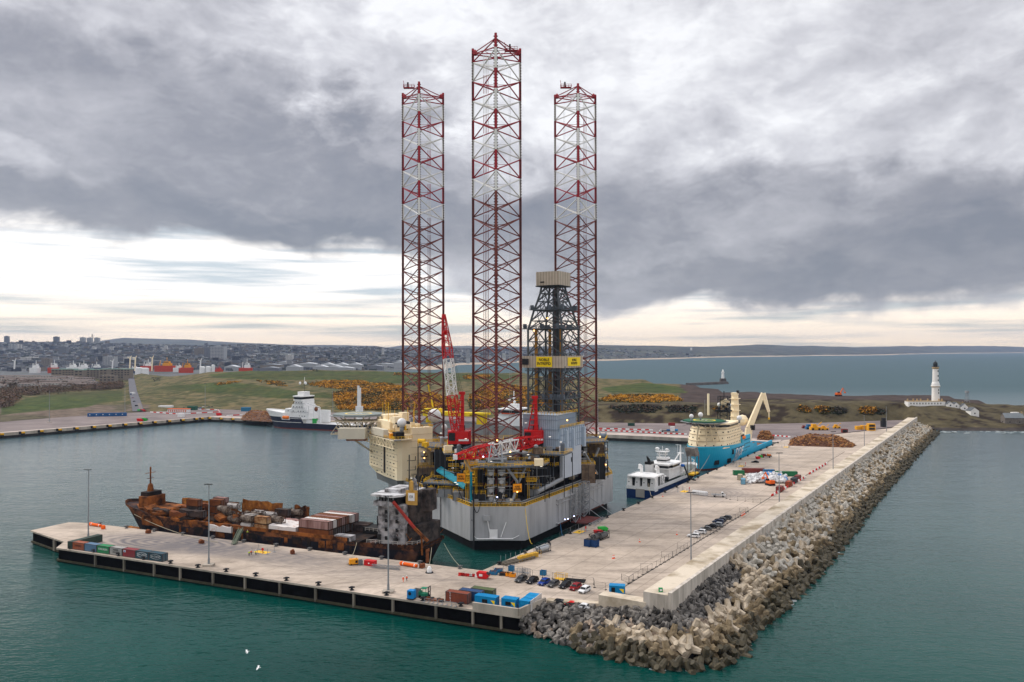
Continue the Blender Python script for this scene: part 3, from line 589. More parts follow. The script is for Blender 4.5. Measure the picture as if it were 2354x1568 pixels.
for (u0, v0, u1, v1, u2, v2) in ((1048, 1112, 1078, 1175, 1084, 1195), (1082, 1115, 1092, 1205, 1105, 1150), (1134, 1130, 1146, 1175, 1161, 1125)):
    pts = [];
    for k in range(9):
        t = k/8; u = (1-t)**2*u0+2*t*(1-t)*u1+t*t*u2; v = (1-t)**2*v0+2*t*(1-t)*v1*1.012+t*t*v2; Y = 296.4 if u > 1085 else 296.4+(1085-u)*.36; pts.append(lr(u, v, Y))
    d.path(pts, .16, 4)
for t in (.30, .305): p = on_edge(HA, HL, t, -.3); d.bar((p.x, p.y, 4.5), (p.x, p.y, 16.5), .1, 4)
d.path([lr(1088, v, 296.2) for v in (1118, 1180, 1240, 1262)], .28, 5)
d.build('hanging_hose', mdk, rig)
d = MB(); y = -.8
d.box((-1.5, y, 6.6), (3.0, .3, 3.4)); d.bar((-4, -.5, 13.2), (-2.6, -1.0, 5.5), .16); d.bar((3.2, -.5, 11), (1.2, -1.0, 5.5), .16); d.box((-1, -1.1, 5.0), (13.5, 1.0, .25)); d.bar((-7.7, -1.2, 5.1), (-9, -.4, 6.0), .12); d.bar((5.7, -1.2, 5.1), (8, -.4, 6.0), .12); d.box((-4, -.5, 12.5), (2.6, .7, 2.0), 0, 1)
d.build('boat_landing', [mwht, mgrey], rig)
def leg(cx, cyf, name, top=198.0):
    "three-chord lattice leg, near chord at (cx, cyf), far chords 16 m behind"
    ch = [(cx, cyf), (cx+9.65, cyf+16.2), (cx-9.65, cyf+16.2)]; z0 = 192.4; P = 7.95
    def mi(k): return 0 if k < 0 or (k < 7 and k % 2 == 1) else (1 if k < 7 else 2)
    b = MB(); zs = [196.0]+[z0-P*k for k in range(25)]
    for f in range(3):
        A, B = ch[f], ch[(f+1) % 3]; b.bar((*A, 196), (*B, 196), .22, 5, 0)
        for k in range(-1, 23):
            za = 196.0 if k < 0 else z0-P*k; zb = z0 if k < 0 else za-P; m = mi(k); r = .27 if m < 2 else .25
            pa, pb = (A, B); b.bar((*pa, za-.2), (*pb, zb+.2), r, 5, m); b.bar((*pb, za-.2), (*pa, zb+.2), r, 5, m)
    for k in range(-1, 23):
        zc = (194.2 if k < 0 else z0-P*(k+.5)); m = mi(k); mids = [((ch[i][0]+ch[(i+1) % 3][0])/2, (ch[i][1]+ch[(i+1) % 3][1])/2, zc) for i in range(3)]
        for i in range(3): b.bar(mids[i], mids[(i+1) % 3], .11, 4, m)
    lg = b.build('leg', [mred, mwhite, mmar], rig)
    for i in range(3):
        c = MB(); x, y = ch[i]
        segs = [(top, z0, 0)]+[(z0-P*k, z0-P*(k+1), mi(k)) for k in range(0, 7)]+[(z0-P*7, -2, 2)]
        for a, e, m in segs: c.bar((x, y, e), (x, y, a), .56, 8, m)
        fw_ = (0, -1) if i == 0 else ((.87, .5) if i == 1 else (-.87, .5)); sx, sy = fw_[1], -fw_[0]
        c.box((x, y, (top+0)/2), (1.06 if i == 0 else .3, .16 if i == 0 else 1.06, top-4), 0, 3)
        zz = 30
        while zz < top-1:
            for q in (-1, 1): c.box((x+sx*q*.68, y+sy*q*.68, zz), (.3, .3, .45), 0, 3)
            zz += 1.15
        c.build('chord', [mred, mwhite, mmar, M('rack_dark', (.05, .02, .02), .6, .3, .5)], lg)
    e = MB(); sg = 1 if cx < -10 or cx > 10 else -1
    for k in range(0, 20):
        za, zb = z0-P*k, z0-P*(k+1); m = mi(k)
        for q in range(3 if sg > 0 else 4): x = cx+sg*(3.2+.62*q); y = cyf+8; e.bar((x, y, zb+.5 if k < 8 else zb), (x, y, za), .13, 4, m)
    e.build('riser_pipe', [mred, mwhite, mmar], lg)
    e = MB(); x = cx+5.4*(-1 if sg > 0 else 1); y = cyf+14
    for q in (-.3, .3): e.bar((x+q, y, 30), (x+q, y, 188), .05, 4, 0)
    z_ = 30
    while z_ < 188: e.bar((x-.3, y, z_), (x+.3, y, z_), .04, 4, 0); z_ += 1.6
    e.build('ladder', [M('pale_ladder', (.45, .45, .45), .6)], lg)
    e = MB(); wx = cx+(6 if sg < 0 else -5.2)
    wy, wz = (cyf+5, 192.9) if sg < 0 else (cyf+4.5, 196.6)
    e.box((wx, wy, wz), (5, 2, .3), 0, 0); e.rail([(wx-2.5, wy-1, wz), (wx+2.5, wy-1, wz), (wx+2.5, wy+1, wz), (wx-2.5, wy+1, wz)], 1.4, 1.2, .09, 0, True); e.box((wx-.5, wy, wz+1.3), (.7, .7, 2.6), 0, 1); e.bar((wx-2, wy, wz), (wx-2.6, wy, wz+3.4), .14, 4, 0)
    e.build('top_platform', [mred, mblk], lg)
    for sx in (-1, 1):
        pass
    e = MB()
    for i in (1, 2): e.lathe([(.9, 195.2), (.95, 196.6), (.3, 197.4)], (ch[i][0]-(.9 if i == 1 else -.9), ch[i][1]-.5, 0), 8, 0)
    e.build('chord_light', mred, lg)
    return ch
CHF = leg(-.6, 11, 'f'); CHL = leg(-36.9, 67, 'l'); CHR = leg(36.0, 67, 'r', 197.0)
# jacking towers round every chord
def jack_tower(x, y, z0=16.7, z1=36, rz=0, big=False):
    T = Matrix.Translation((x, y, 0)) @ Matrix.Rotation(rz, 4, 'Z'); b = MB(T); w = 3.6
    for sx in (-1, 1):
        b.box((sx*2.7, 0, (z0+z1)/2), (1.5, 2.4, z1-z0), 0, 0)
        n = int((z1-z0-2)/3.2)
        for k in range(n):
            z = z0+1.8+k*3.2
            b.box((sx*2.0, -1.5, z), (2.3, 1.4, 1.6), 0, 0); b.bar((sx*2.0, -2.2, z-.1), (sx*2.0, -2.9, z-.1), .85, 8, 1); b.box((sx*2.0, -1.9, z+1.05), (2.6, 1.9, .18), 0, 2)
    for k in range(4):
        z = z0+(z1-z0)*(k+.5)/4; b.box((0, -.6, z), (8.2, 4.0, .2), 0, 3); b.rail([(-4.1, -2.6, z), (4.1, -2.6, z)], 1.1, 1.4, .06, 4); b.rail([(-4.1, 1.4, z), (-4.1, -2.6, z)], 1.1, 1.4, .06, 4); b.rail([(4.1, -2.6, z), (4.1, 1.4, z)], 1.1, 1.4, .06, 4)
    b.box((0, 0, z1+.2), (8, 4, .5), 0, 0)
    return b.build('jacking_tower', [mgal, M('pale_gear_case', (.42, .43, .44), .5, .1, .5), mwht, mdk, myel], rig)
jack_tower(CHF[0][0], CHF[0][1]-2.5, z1=33)
jack_tower(CHF[1][0]+1, CHF[1][1], z1=33, rz=R(120)); jack_tower(CHF[2][0]-1, CHF[2][1], z1=33, rz=R(-120))
for ch in (CHL, CHR):
    jack_tower(ch[0][0], ch[0][1]-2, z1=33); jack_tower(ch[1][0]+1, ch[1][1], z1=33, rz=R(120)); jack_tower(ch[2][0]-1, ch[2][1], z1=33, rz=R(-120))
# big raking struts beside the legs
for a, b, r in (((-9, 6, 31), (-1, 8, 30), .2), ((8.5, 4, 30), (14.5, 6, 25), .0), ((lr(1158, 1065, 304)), lr(1190, 1110, 304), .55), (lr(1190, 1110, 304), lr(1174, 1160, 300), .55), (lr(1190, 1110, 304), lr(1217, 1050, 312), .5),
                (lr(1342, 1040, 352), lr(1372, 1090, 358), .55), (lr(1375, 1030, 362), lr(1342, 1115, 352), .55), (lr(1291, 1100, 322), lr(1234, 1130, 306), .85)):
    if r: d = MB(); d.bar(a, b, r, 8); d.build('raking_strut', mgal, rig)
d = MB()
for (u, Y, w_, up, dn) in ((1140, 299, 12, 1023, 1063),):
    a = [lr(1128, 1023, 300), lr(1150, 1023, 300), lr(1122, 1062, 298), lr(1155, 1063, 298)]
    for i, j in ((0, 2), (1, 3), (2, 3), (0, 3), (1, 2)): d.bar(a[i], a[j], .3, 5)
d.build('bow_frame', mgal, rig)
# handrails and pipes round the deck edge
d = MB(); e = MB()
per = [Vector((x, y, 16.7)) for x, y in inset(HULL, .3)]
for i, j in ((5, 0), (0, 1), (1, 2), (2, 3)):
    d.rail([per[i], per[j]], 1.2, 1.5, .085)
    for q, zz in ((1.3, .9), (1.9, 1.5), (2.6, .6)):
        pp = [Vector((x, y, 16.7+zz)) for x, y in inset(HULL, q)]; e.bar(pp[i], pp[j], .2, 5)
    d.box(((per[i].x+per[j].x)/2, (per[i].y+per[j].y)/2, 16.75), ((per[i]-per[j]).length, .35, .16), math.atan2(per[j].y-per[i].y, per[j].x-per[i].x))
d.build('deck_railing', myel, rig); e.build('deck_pipe', mgal, rig)
# ---- equipment modules stacked on deck
def module(parent, x, y, z, sx, sy, sz, rz, mats, rails=True, ribs=0, name='deck_house'):
    T = Matrix.Translation((x, y, z)) @ Matrix.Rotation(rz, 4, 'Z'); b = MB(T); b.box((0, 0, sz/2), (sx, sy, sz), 0, 0)
    if ribs:
        n = max(2, int(sx/ribs))
        for k in range(n+1): b.box((-sx/2+sx*k/n, -sy/2-.06, sz/2), (.14, .2, sz*.98), 0, 1)
        n = max(2, int(sy/ribs))
        for k in range(n+1):
            for q in (-1, 1): b.box((q*(sx/2+.06), -sy/2+sy*k/n, sz/2), (.2, .14, sz*.98), 0, 1)
    if rails: b.rail([(-sx/2, -sy/2, sz), (sx/2, -sy/2, sz), (sx/2, sy/2, sz), (-sx/2, sy/2, sz)], 1.1, 1.6, .07, 2, True)
    return b.build(name, mats, parent)
G3 = [mbg, mdk, myel]; Gd = [mdk, mbg, myel]; Gb = [mbrown, mdk, myel]; Gg = [mgal, mdk, myel]
rr = random.Random(11)
# tall grey house under the port crane
b_ = lr(1040, 1095, 333); module(rig, b_.x-1, b_.y+6, 17, 13, 12, 16.5, 0, Gd, True, 2.0)
module(rig, b_.x+4.5, b_.y-1.6, 22, 6.5, 2.4, 12, 0, [mclad, mbg, myel], False, 0, 'grey_panel')
for (u, v, Y, sx, sy, sz, ms) in ((985, 1085, 350, 9, 9, 7, Gb), (1000, 1050, 372, 12, 12, 15, Gb), (1010, 1080, 340, 7, 6, 5, Gd), (1030, 1120, 318, 8, 5, 3, Gg), (1062, 1125, 310, 7, 4, 3.2, Gg), (1085, 1100, 318, 8, 7, 11, Gd), (1100, 1145, 303, 5, 3, 3.5, Gd),
        (1205, 1085, 322, 6, 7, 12, Gd), (1180, 1090, 330, 14, 8, 11, Gd), (1225, 1115, 318, 4, 3, 2.5, Gg), (1235, 1110, 326, 3, 3, 2.2, Gg), (1105, 1060, 326, 12, 8, 8, Gd), (1160, 1050, 345, 40, 30, 13, Gd), (1080, 1020, 390, 60, 20, 14, Gb), (1250, 1020, 390, 40, 16, 14, Gd), (1350, 1085, 350, 6, 5, 8, Gb), (1375, 1075, 360, 5, 5, 10, Gd), (1362, 1050, 372, 9, 9, 14, Gb)):
    p = lr(u, v, Y); module(rig, p.x, p.y, 16.8 if v > 1060 else 17, sx, sy, sz, 0 if u < 1200 else R(30) if False else 0, ms, True, 2.2)
# mezzanine decks
def plate(parent, poly, z, name='mezzanine_deck', th=.5, mats=None, rail=True):
    b = MB(); b.prism(poly, z-th, z, 0)
    if rail: b.rail([(x, y, z) for x, y in poly], 1.15, 1.5, .085, 1, True)
    for x, y in poly: b.bar((x, y, 16.7), (x, y, z-th), .22, 4, 2)
    return b.build(name, mats or [mbg, myel, mdk], parent)
z_ = 31.0
plate(rig, [(-13, 10), (-7, 4), (0, 2.5), (8, 4), (18, 9), (20, 16), (10, 20), (-12, 20)], 31)
plate(rig, [(-22, 26), (-9, 22), (-9, 34), (-24, 38)], 33); plate(rig, [(12, 22), (26, 18), (30, 28), (16, 34)], 33.5)
plate(rig, [(-34, 38), (-16, 34), (-14, 50), (-36, 54)], 34.5); plate(rig, [(-30, 22), (-14, 16), (-14, 24), (-28, 34)], 22)
plate(rig, [(35, 56), (47, 60), (50, 76), (38, 80)], 34.0); plate(rig, [(40, 60), (49, 66), (50, 76), (42, 76)], 25)
plate(rig, [(-30, 52), (30, 52), (40, 90), (-40, 90)], 30.5, mats=[mbrown, myel, mdk])
for k in range(90):      # machinery, tanks and lockers on the decks
    zt, xr, yr = rr.choice(((31, (-10, 16), (5, 18)), (16.8, (-9, 9), (2, 8)), (16.8, (-22, 22), (22, 44)), (30.6, (-30, 28), (54, 86)), (34.6, (-34, -17), (38, 50)), (33.6, (14, 27), (20, 30)), (33.1, (-21, -10), (24, 34)), (16.8, (-32, -12), (24, 60)), (16.8, (30, 48), (60, 90))))
    x, y = rr.uniform(*xr), rr.uniform(*yr); b = MB(); q = rr.random(); ms = rr.choice(([mgal], [mbg], [mbrown], [mdk], [mbeige], [myel], [mwht]))
    if q < .5: b.box((x, y, zt+rr.uniform(.5, 1.6)), (rr.uniform(1, 4), rr.uniform(1, 3), rr.uniform(1, 3.2)), rr.choice((0, .5, 1.05)))
    elif q < .75: b.hcyl((x-1.6, y, zt+1.1), (x+1.6, y+rr.uniform(-1, 1), zt+1.1), rr.uniform(.5, 1.1), 9)
    else: h = rr.uniform(1.5, 4); b.lathe([(.9, 0), (.9, h), (.4, h+.5)], (x, y, zt), 9)
    b.build(rr.choice(('equipment_skid', 'storage_tank', 'pump_unit')) if q < .5 else 'storage_tank', ms, rig)
d = MB()
for k in range(60):
    x, y = rr.uniform(-20, 20), rr.uniform(3, 44); z = rr.uniform(18, 31); L = rr.uniform(4, 12)
    if abs(x) > 10+y*.4: continue
    if k % 2: d.bar((x, y, z), (x+L*rr.choice((-1, 1)), y+rr.uniform(-1, 3), z), .14, 5)
    else: d.bar((x, y, 17), (x, y, z+2), .16, 5)
d.build('pipework', mgal, rig)
d = MB()
for k in range(34):
    x = rr.uniform(-20, 20); y = rr.uniform(4, 40); z = rr.choice((22, 25, 28, 31))
    if abs(x) > 9+y*.5: continue
    d.box((x, y, z), (rr.uniform(2.5, 6), .9, .12)); d.rail([(x-2, y-.5, z), (x+2, y-.5, z)], 1.1, 1.0, .07)
for (u, v, Y) in ((1078, 1090, 303), (1084, 1068, 305), (1078, 1050, 306), (1100, 1075, 304), (1192, 1095, 306), (1078, 1108, 302), (1220, 1105, 310)):
    p = lr(u, v, Y); d.box(p, (4, 3, .2)); d.rail([(p.x-2, p.y-1.5, p.z), (p.x+2, p.y-1.5, p.z), (p.x+2, p.y+1.5, p.z), (p.x-2, p.y+1.5, p.z)], 1.3, .9, .09, 0, True); d.bar((p.x-1.4, p.y, 17), (p.x-1.4, p.y, p.z+3), .13, 4); d.bar((p.x-.8, p.y, 17), (p.x-.8, p.y, p.z+3), .13, 4)
d.build('yellow_walkway', myel, rig)
# port crane (raised boom) and starboard crane (lowered boom)
def crane(px, py, zb, zh, tipL, name_label, hw=9.5, mast_tip=None, house_rz=0, bf=(.30, .62), ped=3.3, foot=(2, -2), bh=3.2):
    b = MB(); b.lathe([(ped, zb), (ped, zh-3), (ped+1.3, zh-.6), (ped+1.3, zh)], (px, py, 0), 18, 0); b.lathe([(ped+2.2, zh-4.2), (ped+2.2, zh-4)], (px, py, 0), 18, 1); b.rail([(px+(ped+2.1)*math.cos(t*PI/6), py+(ped+2.1)*math.sin(t*PI/6), zh-4) for t in range(12)], 1.1, 2, .07, 2, True)
    cr = b.build('crane', [mgal if ped > 3 else mclad, mdk, myel], rig)
    T = Matrix.Translation((px, py, 0)) @ Matrix.Rotation(house_rz, 4, 'Z')
    b = MB(T); b.prism([(-hw/2, -3.2), (hw/2-1, -3.6), (hw/2, -2), (hw/2, 3), (-hw/2+1, 3.4), (-hw/2, 2)], zh, zh+5.2, 0); b.box((-hw*.32, -2.4, zh+3), (2.6, 2.8, 3.2), 0, 1); b.lathe([(ped+1.2, zh-2.0), (ped+1.8, zh)], (0, 0, 0), 14, 1); b.box((hw*.2, -3.68, zh+1.6), (4.2, .1, .7), 0, 2)
    b.box((hw*.1, 1, zh+6.2), (2.4, 2, 2.2), 0, 1); b.rail([(-hw/2, -3, zh+5.2), (hw/2-1, -3.4, zh+5.2), (hw/2, 3, zh+5.2)], 1.1, 1.6, .07, 0)
    b.build('machinery_house', [mcr, mdk, mwht], cr)
    b = MB(); mt = Vector(mast_tip); base = Vector((px, py, zh+5))
    b.bar(base+Vector((1.0, 0, -1)), mt+Vector((.6, 0, 0)), 1.25, 4, 0, r2=.8); b.bar(base+Vector((-2.2, 1.5, 0)), mt, .3, 4, 0)
    for k in range(1, 6): q = base.lerp(mt, k/6); b.box(q, (3.2*(1-k/12), 2.6, .3), 0, 0)
    b.box(mt+Vector((.3, 0, .3)), (2.6, 1.6, 1.2), 0, 0); b.build('mast', mcr, cr)
    tip = Vector(tipL); ft = Vector((px+foot[0], py+foot[1], zh+2.2)); b = MB(); f = lambda t: 1 if bf[0] < t < bf[1] else 0
    b.truss(ft, tip, 3.6, bh, 20, .27, 0, f, taper=.35, taper0=.6); b.build('boom', [mcr, mwht], cr)
    b = MB(); dd = (tip-ft).normalized(); b.box(tip, (1.6, 1.4, 1.8), 0, 0); b.ball(tip-dd*6+Vector((0, -.3, -.6)), 1.0, 8, 1)
    b.build('boom_head', [mwht if ped < 3 else mcr, mcr], cr)
    b = MB()
    for q in (-.7, 0, .7): b.bar(mt+Vector((q, 0, 0)), ft.lerp(tip, .93)+Vector((q*.6, 0, .8)), .05, 3)
    b.bar(tip, tip-Vector((0, 0, 6)), .06, 3); b.box(tip-Vector((0, 0, 6.4)), (.8, .5, 1.2)); b.build('boom_cable', mdk, cr)
    return cr
p = lr(1056, 1035, 331); tp = lr(1020, 727, 331); mt = lr(1060, 905, 334); crane(p.x, p.y, 30, 75-(1018-804)*331/1830, tp, '', 9.4, mt, 0, (.36, .64), 3.2, (-1.2, -1.5))
p = lr(1226, 1060, 331); tp = lr(1046, 1050, 298); mt = lr(1227, 915, 331); crane(p.x, p.y, 30, 75-(1017-804)*331/1830, tp, '', 8.0, mt, 0, (.28, .62), 2.45, (2.4, -7.5), 4.2)
# accommodation block
BZ = math.atan2(.866, -.5); acc0 = lr(915, 1105, 354)      # corner nearest the camera
T = Matrix.Translation((acc0.x, acc0.y, 0)) @ Matrix(((-.5, .866, 0, 0), (.866, .5, 0, 0), (0, 0, 1, 0), (0, 0, 0, 1)))   # +x runs back left, +y runs right
b = MB(T); zt = 40.0
out = [(1.6, 0), (16, -.25), (37, 0), (38, 16.4), (0, 16.6), (0, 6.5), (.35, 2.0)]; low = [(1.6, 0), (16, -.25), (31, 1), (33, 15.4), (0, 16.6), (0, 6.5), (.35, 2.0)]
out = out[::-1]; low = low[::-1]
b.prism(out, 19.5, 37.2, 0); b.prism(low, 16.8, 19.5, 0, top=out); b.prism([(0, 6.6), (0, 16.6), (5, 16.6), (5, 6.6)], 37.2, zt, 0)
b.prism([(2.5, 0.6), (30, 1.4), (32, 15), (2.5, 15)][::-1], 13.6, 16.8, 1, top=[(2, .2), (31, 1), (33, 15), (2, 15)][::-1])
for k in range(7): b.box((18.5, -.16, 19.6+k*2.9), (36 if k else 30, .14, .10), 0, 2); b.box((-.05, 11.2, 19.6+k*2.9), (.12, 10.4, .08), 0, 2)
b.box((15.6, -.45, 28), (.9, .5, 19), 0, 3); b.box((16.3, -.5, 28), (.35, .4, 18), 0, 4)
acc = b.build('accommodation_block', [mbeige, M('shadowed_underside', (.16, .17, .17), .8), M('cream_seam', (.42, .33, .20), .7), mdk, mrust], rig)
wins('porthole_window', [((x+q, -.2, 18.2+k*2.9), (.2, .25, .42)) for k in range(7) for x in (5, 9, 12.5, 20, 26, 30, 34) for q in (-.42, .42) if not (x > 29 and k == 0)], mwin, acc, T)
b = MB(T); b.box((12, -1.6, 35.2), (30, 3.6, .35), 0, 0); b.rail([(-3, -3.4, 35.4), (27, -3.4, 35.4)], 1.2, 1.6, .08, 1)
b.truss((-3.5, -3.6, 33.4), (34, -3.6, 33.4), .2, 3.4, 9, .22, 2); b.box((17, -2.3, 37.3), (16, 2.4, 3.2), 0, 3); b.box((3, -2.2, 36.6), (1.6, 1.2, 2.4), 0, 4)
b.build('access_gallery', [mgal, myel, mbeige, M('off_white_paint', (.62, .57, .46), .5, .05), mor], acc)
b = MB(T)
b.box((21, 6, 39.6), (16, 10, 5), 0, 0); b.box((30, 8, 40.6), (8, 8, 7), 0, 0); b.box((9, 7, 38.6), (7, 7, 3), 0, 0); b.box((10, 3, 43), (4, 3, 3), 0, 0); b.box((13, 8, 43.6), (4.5, 3.4, 5), 0, 0)
b.rail([(0.5, .6, 37.2), (14, .6, 37.2)], 1.2, 1.5, .09, 1); b.rail([(0, 6.6, 40), (0, 16.6, 40), (5, 16.6, 40)], 1.2, 1.5, .09, 1)
for k in range(26): b.box((rr.uniform(2, 34), rr.uniform(1, 12), rr.uniform(38, 43)), (rr.uniform(.8, 3), rr.uniform(.8, 2.4), rr.uniform(1, 3)), 0, rr.choice((0, 0, 1, 2, 3)))
for k in range(10): x, y = rr.uniform(2, 34), rr.uniform(2, 12); b.bar((x, y, 38), (x, y, rr.uniform(46, 52)), .1, 4, 1)
b.build('roof_plant', [mbeige, myel, mgal, mdk], acc)
b = MB(T); b.lathe([(3.9, 31.8), (3.9, 32.3)], (2.6, 1.0, 3.2), 14, 0)
b.prism([(4.5, -2.4), (-2, -2.4), (-2.6, 2), (-1.5, 6), (4.5, 6)], 35.0, 35.5, 0); b.rail([(4.5, -2.4, 35.5), (-2, -2.4, 35.5), (-2.6, 2, 35.5), (-1.5, 6, 35.5)], 1.2, 1.2, .09, 1); b.box((1.2, .5, 37), (4.4, 4.0, 3.0), 0, 2); b.build('radome_platform', [mbeige, myel, mdk], acc)
b = MB(); c = lr(923, 971, 352); b.ball((c.x, c.y, c.z), 2.05, 18, 0, z0=-.93); b.lathe([(.9, -4), (.9, -1.9)], (c.x, c.y, c.z), 10, 1); b.build('satellite_radome', [mwht, mgal], acc, smooth=True)
for (u, v, Y, r_) in ((998, 955, 395, 3.4), (1021, 981, 385, 1.4)):
    b = MB(); c = lr(u, v, Y); b.ball((c.x, c.y, c.z), r_, 18, 0, z0=-.93); b.lathe([(.9, -10), (.9, -r_)], (c.x, c.y, c.z), 8, 1); b.build('satellite_radome', [mwht, mgal], rig, smooth=True)
# helideck
hc = lr(824, 949.5, 388); b = MB(); R0 = 12.6; oc = [(hc.x+R0*math.cos(PI/8+k*PI/4), hc.y+R0*math.sin(PI/8+k*PI/4)) for k in range(8)]
b.prism(oc, hc.z-.6, hc.z, 0); oc2 = [(hc.x+(R0+1.4)*math.cos(PI/8+k*PI/4), hc.y+(R0+1.4)*math.sin(PI/8+k*PI/4)) for k in range(8)]; b.prism(oc2, hc.z-.95, hc.z-.7, 1)
hd = b.build('helideck', [M('helideck_grey_green', (.22, .25, .24), .8, .1, .2), mgal], rig)
def annulus(mb, c, r0, r1, z, n=40, mi=0):
    vs = [(c[0]+r*math.cos(2*PI*i/n), c[1]+r*math.sin(2*PI*i/n), z) for r in (r0, r1) for i in range(n)]; mb.add(vs, [(i, (i+1) % n, n+(i+1) % n, n+i) for i in range(n)], mi)
b = MB(); annulus(b, hc, 5.6, 6.6, hc.z+.02); b.build('landing_circle', [M('circle_yellow', (.75, .55, .12), .7)], hd)
textmesh('H', 5.0, 'landing_letter', mwht, hd, (hc.x, hc.y, hc.z+.02), (0, 0, R(30)), .01)
b = MB(); 
for k in range(8): b.bar((*oc[k], hc.z-.6), (hc.x+6*math.cos(PI/8+k*PI/4), hc.y+6*math.sin(PI/8+k*PI/4), hc.z-6), .3, 5)
b.truss((hc.x-11, hc.y-7, hc.z-6), (hc.x+16, hc.y-10, hc.z-6), 6, 6, 6, .32); b.truss((hc.x-10, hc.y+5, hc.z-6), (hc.x+14, hc.y+3, hc.z-6), 5, 5, 6, .25)
for x, y in ((-9, -9), (4, -10), (8, 2)): b.bar((hc.x+x, hc.y+y, hc.z-6), (hc.x+16, hc.y-4, hc.z-24), .42, 6)
b.build('helideck_truss', [M('pale_cream_steel', (.55, .46, .33), .6)], hd)
b = MB(); q = lr(800, 995, 372); b.box((q.x+2, q.y, q.z), (12.5, 5, 5), 0, 0); b.box((q.x+4, q.y-.2, q.z-2.9), (9, 4, .8), 0, 1); b.build('lifeboat_station', [M('off_white_paint', (.62, .57, .46)), mrust], hd)
# cantilever, drill floor cladding and derrick
T = Matrix.Translation((18.4-RX, 327-RY, 0)) @ Matrix(((-.866, .5, 0, 0), (.5, .866, 0, 0), (0, 0, 1, 0), (0, 0, 0, 1)))      # +x back left, +y back right
b = MB(T)
b.bx(.2, 16, .2, 18, 34, 48.0, 0); b.bx(.0, 16, 4.9, 25, 33.5, 41, 0)
for k in range(17): b.box((.6+k*.96, .05, 41), (.12, .14, 14), 0, 1)
for z in (34.2, 38, 42, 46, 47.9): b.box((8.2, .0, z), (16.4, .2, .18), 0, 1); b.box((.06, 9, z) if z > 42 else (.0, 9, z), (.2, 18, .18), 0, 1)
for k in range(19): b.box((-.02, .6+k*1.0, 44.6 if k else 41), (.14, .12, 7 if k else 14), 0, 1)
cant = b.build('cantilever', [mclad, M('cladding_rib', (.22, .28, .36), .6)], rig)
b = MB(T); b.bx(-.6, 1.2, 2.0, 25.5, 33.7, 42.4, 0); b.bx(-.8, .6, 3.6, 21.5, 21.6, 33.9, 1)
for k in range(12): b.box((-.68, 2.4+k*2.0, 38), (.16, .12, 8.6), 0, 2)
for z in (34, 36.8, 39.6, 42.3): b.box((-.68, 13.7, z), (.16, 23.4, .14), 0, 2)
for k in (6.5, 13, 23.6): b.box((-1.2, k, 37.2), (1.2, 1.5, 8.4), 0, 0)
b.box((-.86, 12, 28.6), (.14, 1.3, 1.9), 0, 3); b.build('end_wall', [mclad, M('plain_grey_panel', (.45, .50, .565), .5, .04, .2), M('cladding_rib', (.2, .2, .2)), mdk], cant)
b = MB(T); b.bx(3, 22, 1, 22, 20.5, 27.2, 0); b.bx(1.5, 20, 2.5, 20, 27.2, 34, 0)
for k in range(14): b.box((2.2+k*1.4, .9, 23.8), (.2, .3, 6.4), 0, 1)
b.truss((21, .6, 20.4), (1.5, .6, 20.4), .3, 3.8, 10, .16, 2); b.build('cantilever_beam', [mdk, mbg, mgal], cant)
b = MB(T)
for z in (27.3, 31.2):
    b.bx(.2, 15, -1.4, 1.6, z-.3, z, 0); b.rail([(15, -1.3, z), (.2, -1.3, z), (.2, 1.5, z)], 1.3, 1.1, .09, 1)
for k in range(7): b.bar((.6+k*2.3, -1.2, 27.3), (.6+k*2.3, -1.2, 34), .12, 4, 2)
for k in range(5): b.box((2+k*3, -.4, 28.6), (1.6, 1.2, 2.2), 0, rr.choice((0, 2)))
b.rail([(.3, 20, 48.0), (.3, .3, 48.0), (16, .3, 48.0)], 1.2, 1.4, .09, 1); b.rail([(-.5, 2, 42.4), (-.5, 25, 42.4)], 1.2, 1.3, .1, 1)
b.build('gallery', [mdk, myel, mgal], cant)
# derrick
dc = Vector((18.2-RX, 349-RY, 0)); T = Matrix.Translation(dc) @ Matrix(((-.866, .5, 0, 0), (.5, .866, 0, 0), (0, 0, 1, 0), (0, 0, 0, 1)))
def ring(h, z): return [Vector((x*h, y*h, z)) for x, y in ((-1, -1), (1, -1), (1, 1), (-1, 1))]
b = MB(T); lv = [(8.2, 41)]+[(8.2, 41+k*5.35) for k in range(1, 9)]+[(7.3, 87.5), (6.3, 92), (5.2, 96), (4.3, 99.5), (3.8, 102.5)]
for (h0, z0), (h1, z1) in zip(lv, lv[1:]):
    A, B = ring(h0, z0), ring(h1, z1)
    for i in range(4):
        j = (i+1) % 4; b.bar(A[i], B[i], .48, 5); m = (B[i]+B[j])/2; b.bar(A[i], m, .27, 4); b.bar(A[j], m, .27, 4); b.bar(B[i], B[j], .24, 4)
        b.bar((A[i]+A[j])/2, (B[i]*.75+B[j]*.25), .16, 4); b.bar((A[i]+A[j])/2, (B[j]*.75+B[i]*.25), .16, 4)
for k in range(44): x, y = rr.uniform(-7, 7), rr.uniform(-7, 7); b.bar((x, y, 42), (x, y, rr.uniform(60, 84)), .14, 4, rr.choice((0, 0, 1)))
for k in range(9): x, y = rr.uniform(-3, 3), rr.uniform(-3, 3); b.bar((x, y, 42), (x*.6, y*.6, 101), .26, 5, 0)
for (x, y) in ((-5.2, -3), (3.6, 3.5), (5, -6.8)): b.bar((x, y, 46), (x, y, 84), .75, 6, 2)
der = b.build('derrick', [M('derrick_steel', (.075, .084, .092), .55, .2, .4), mdk, M('dull_orange', (.40, .19, .03), .6, .2)], rig)
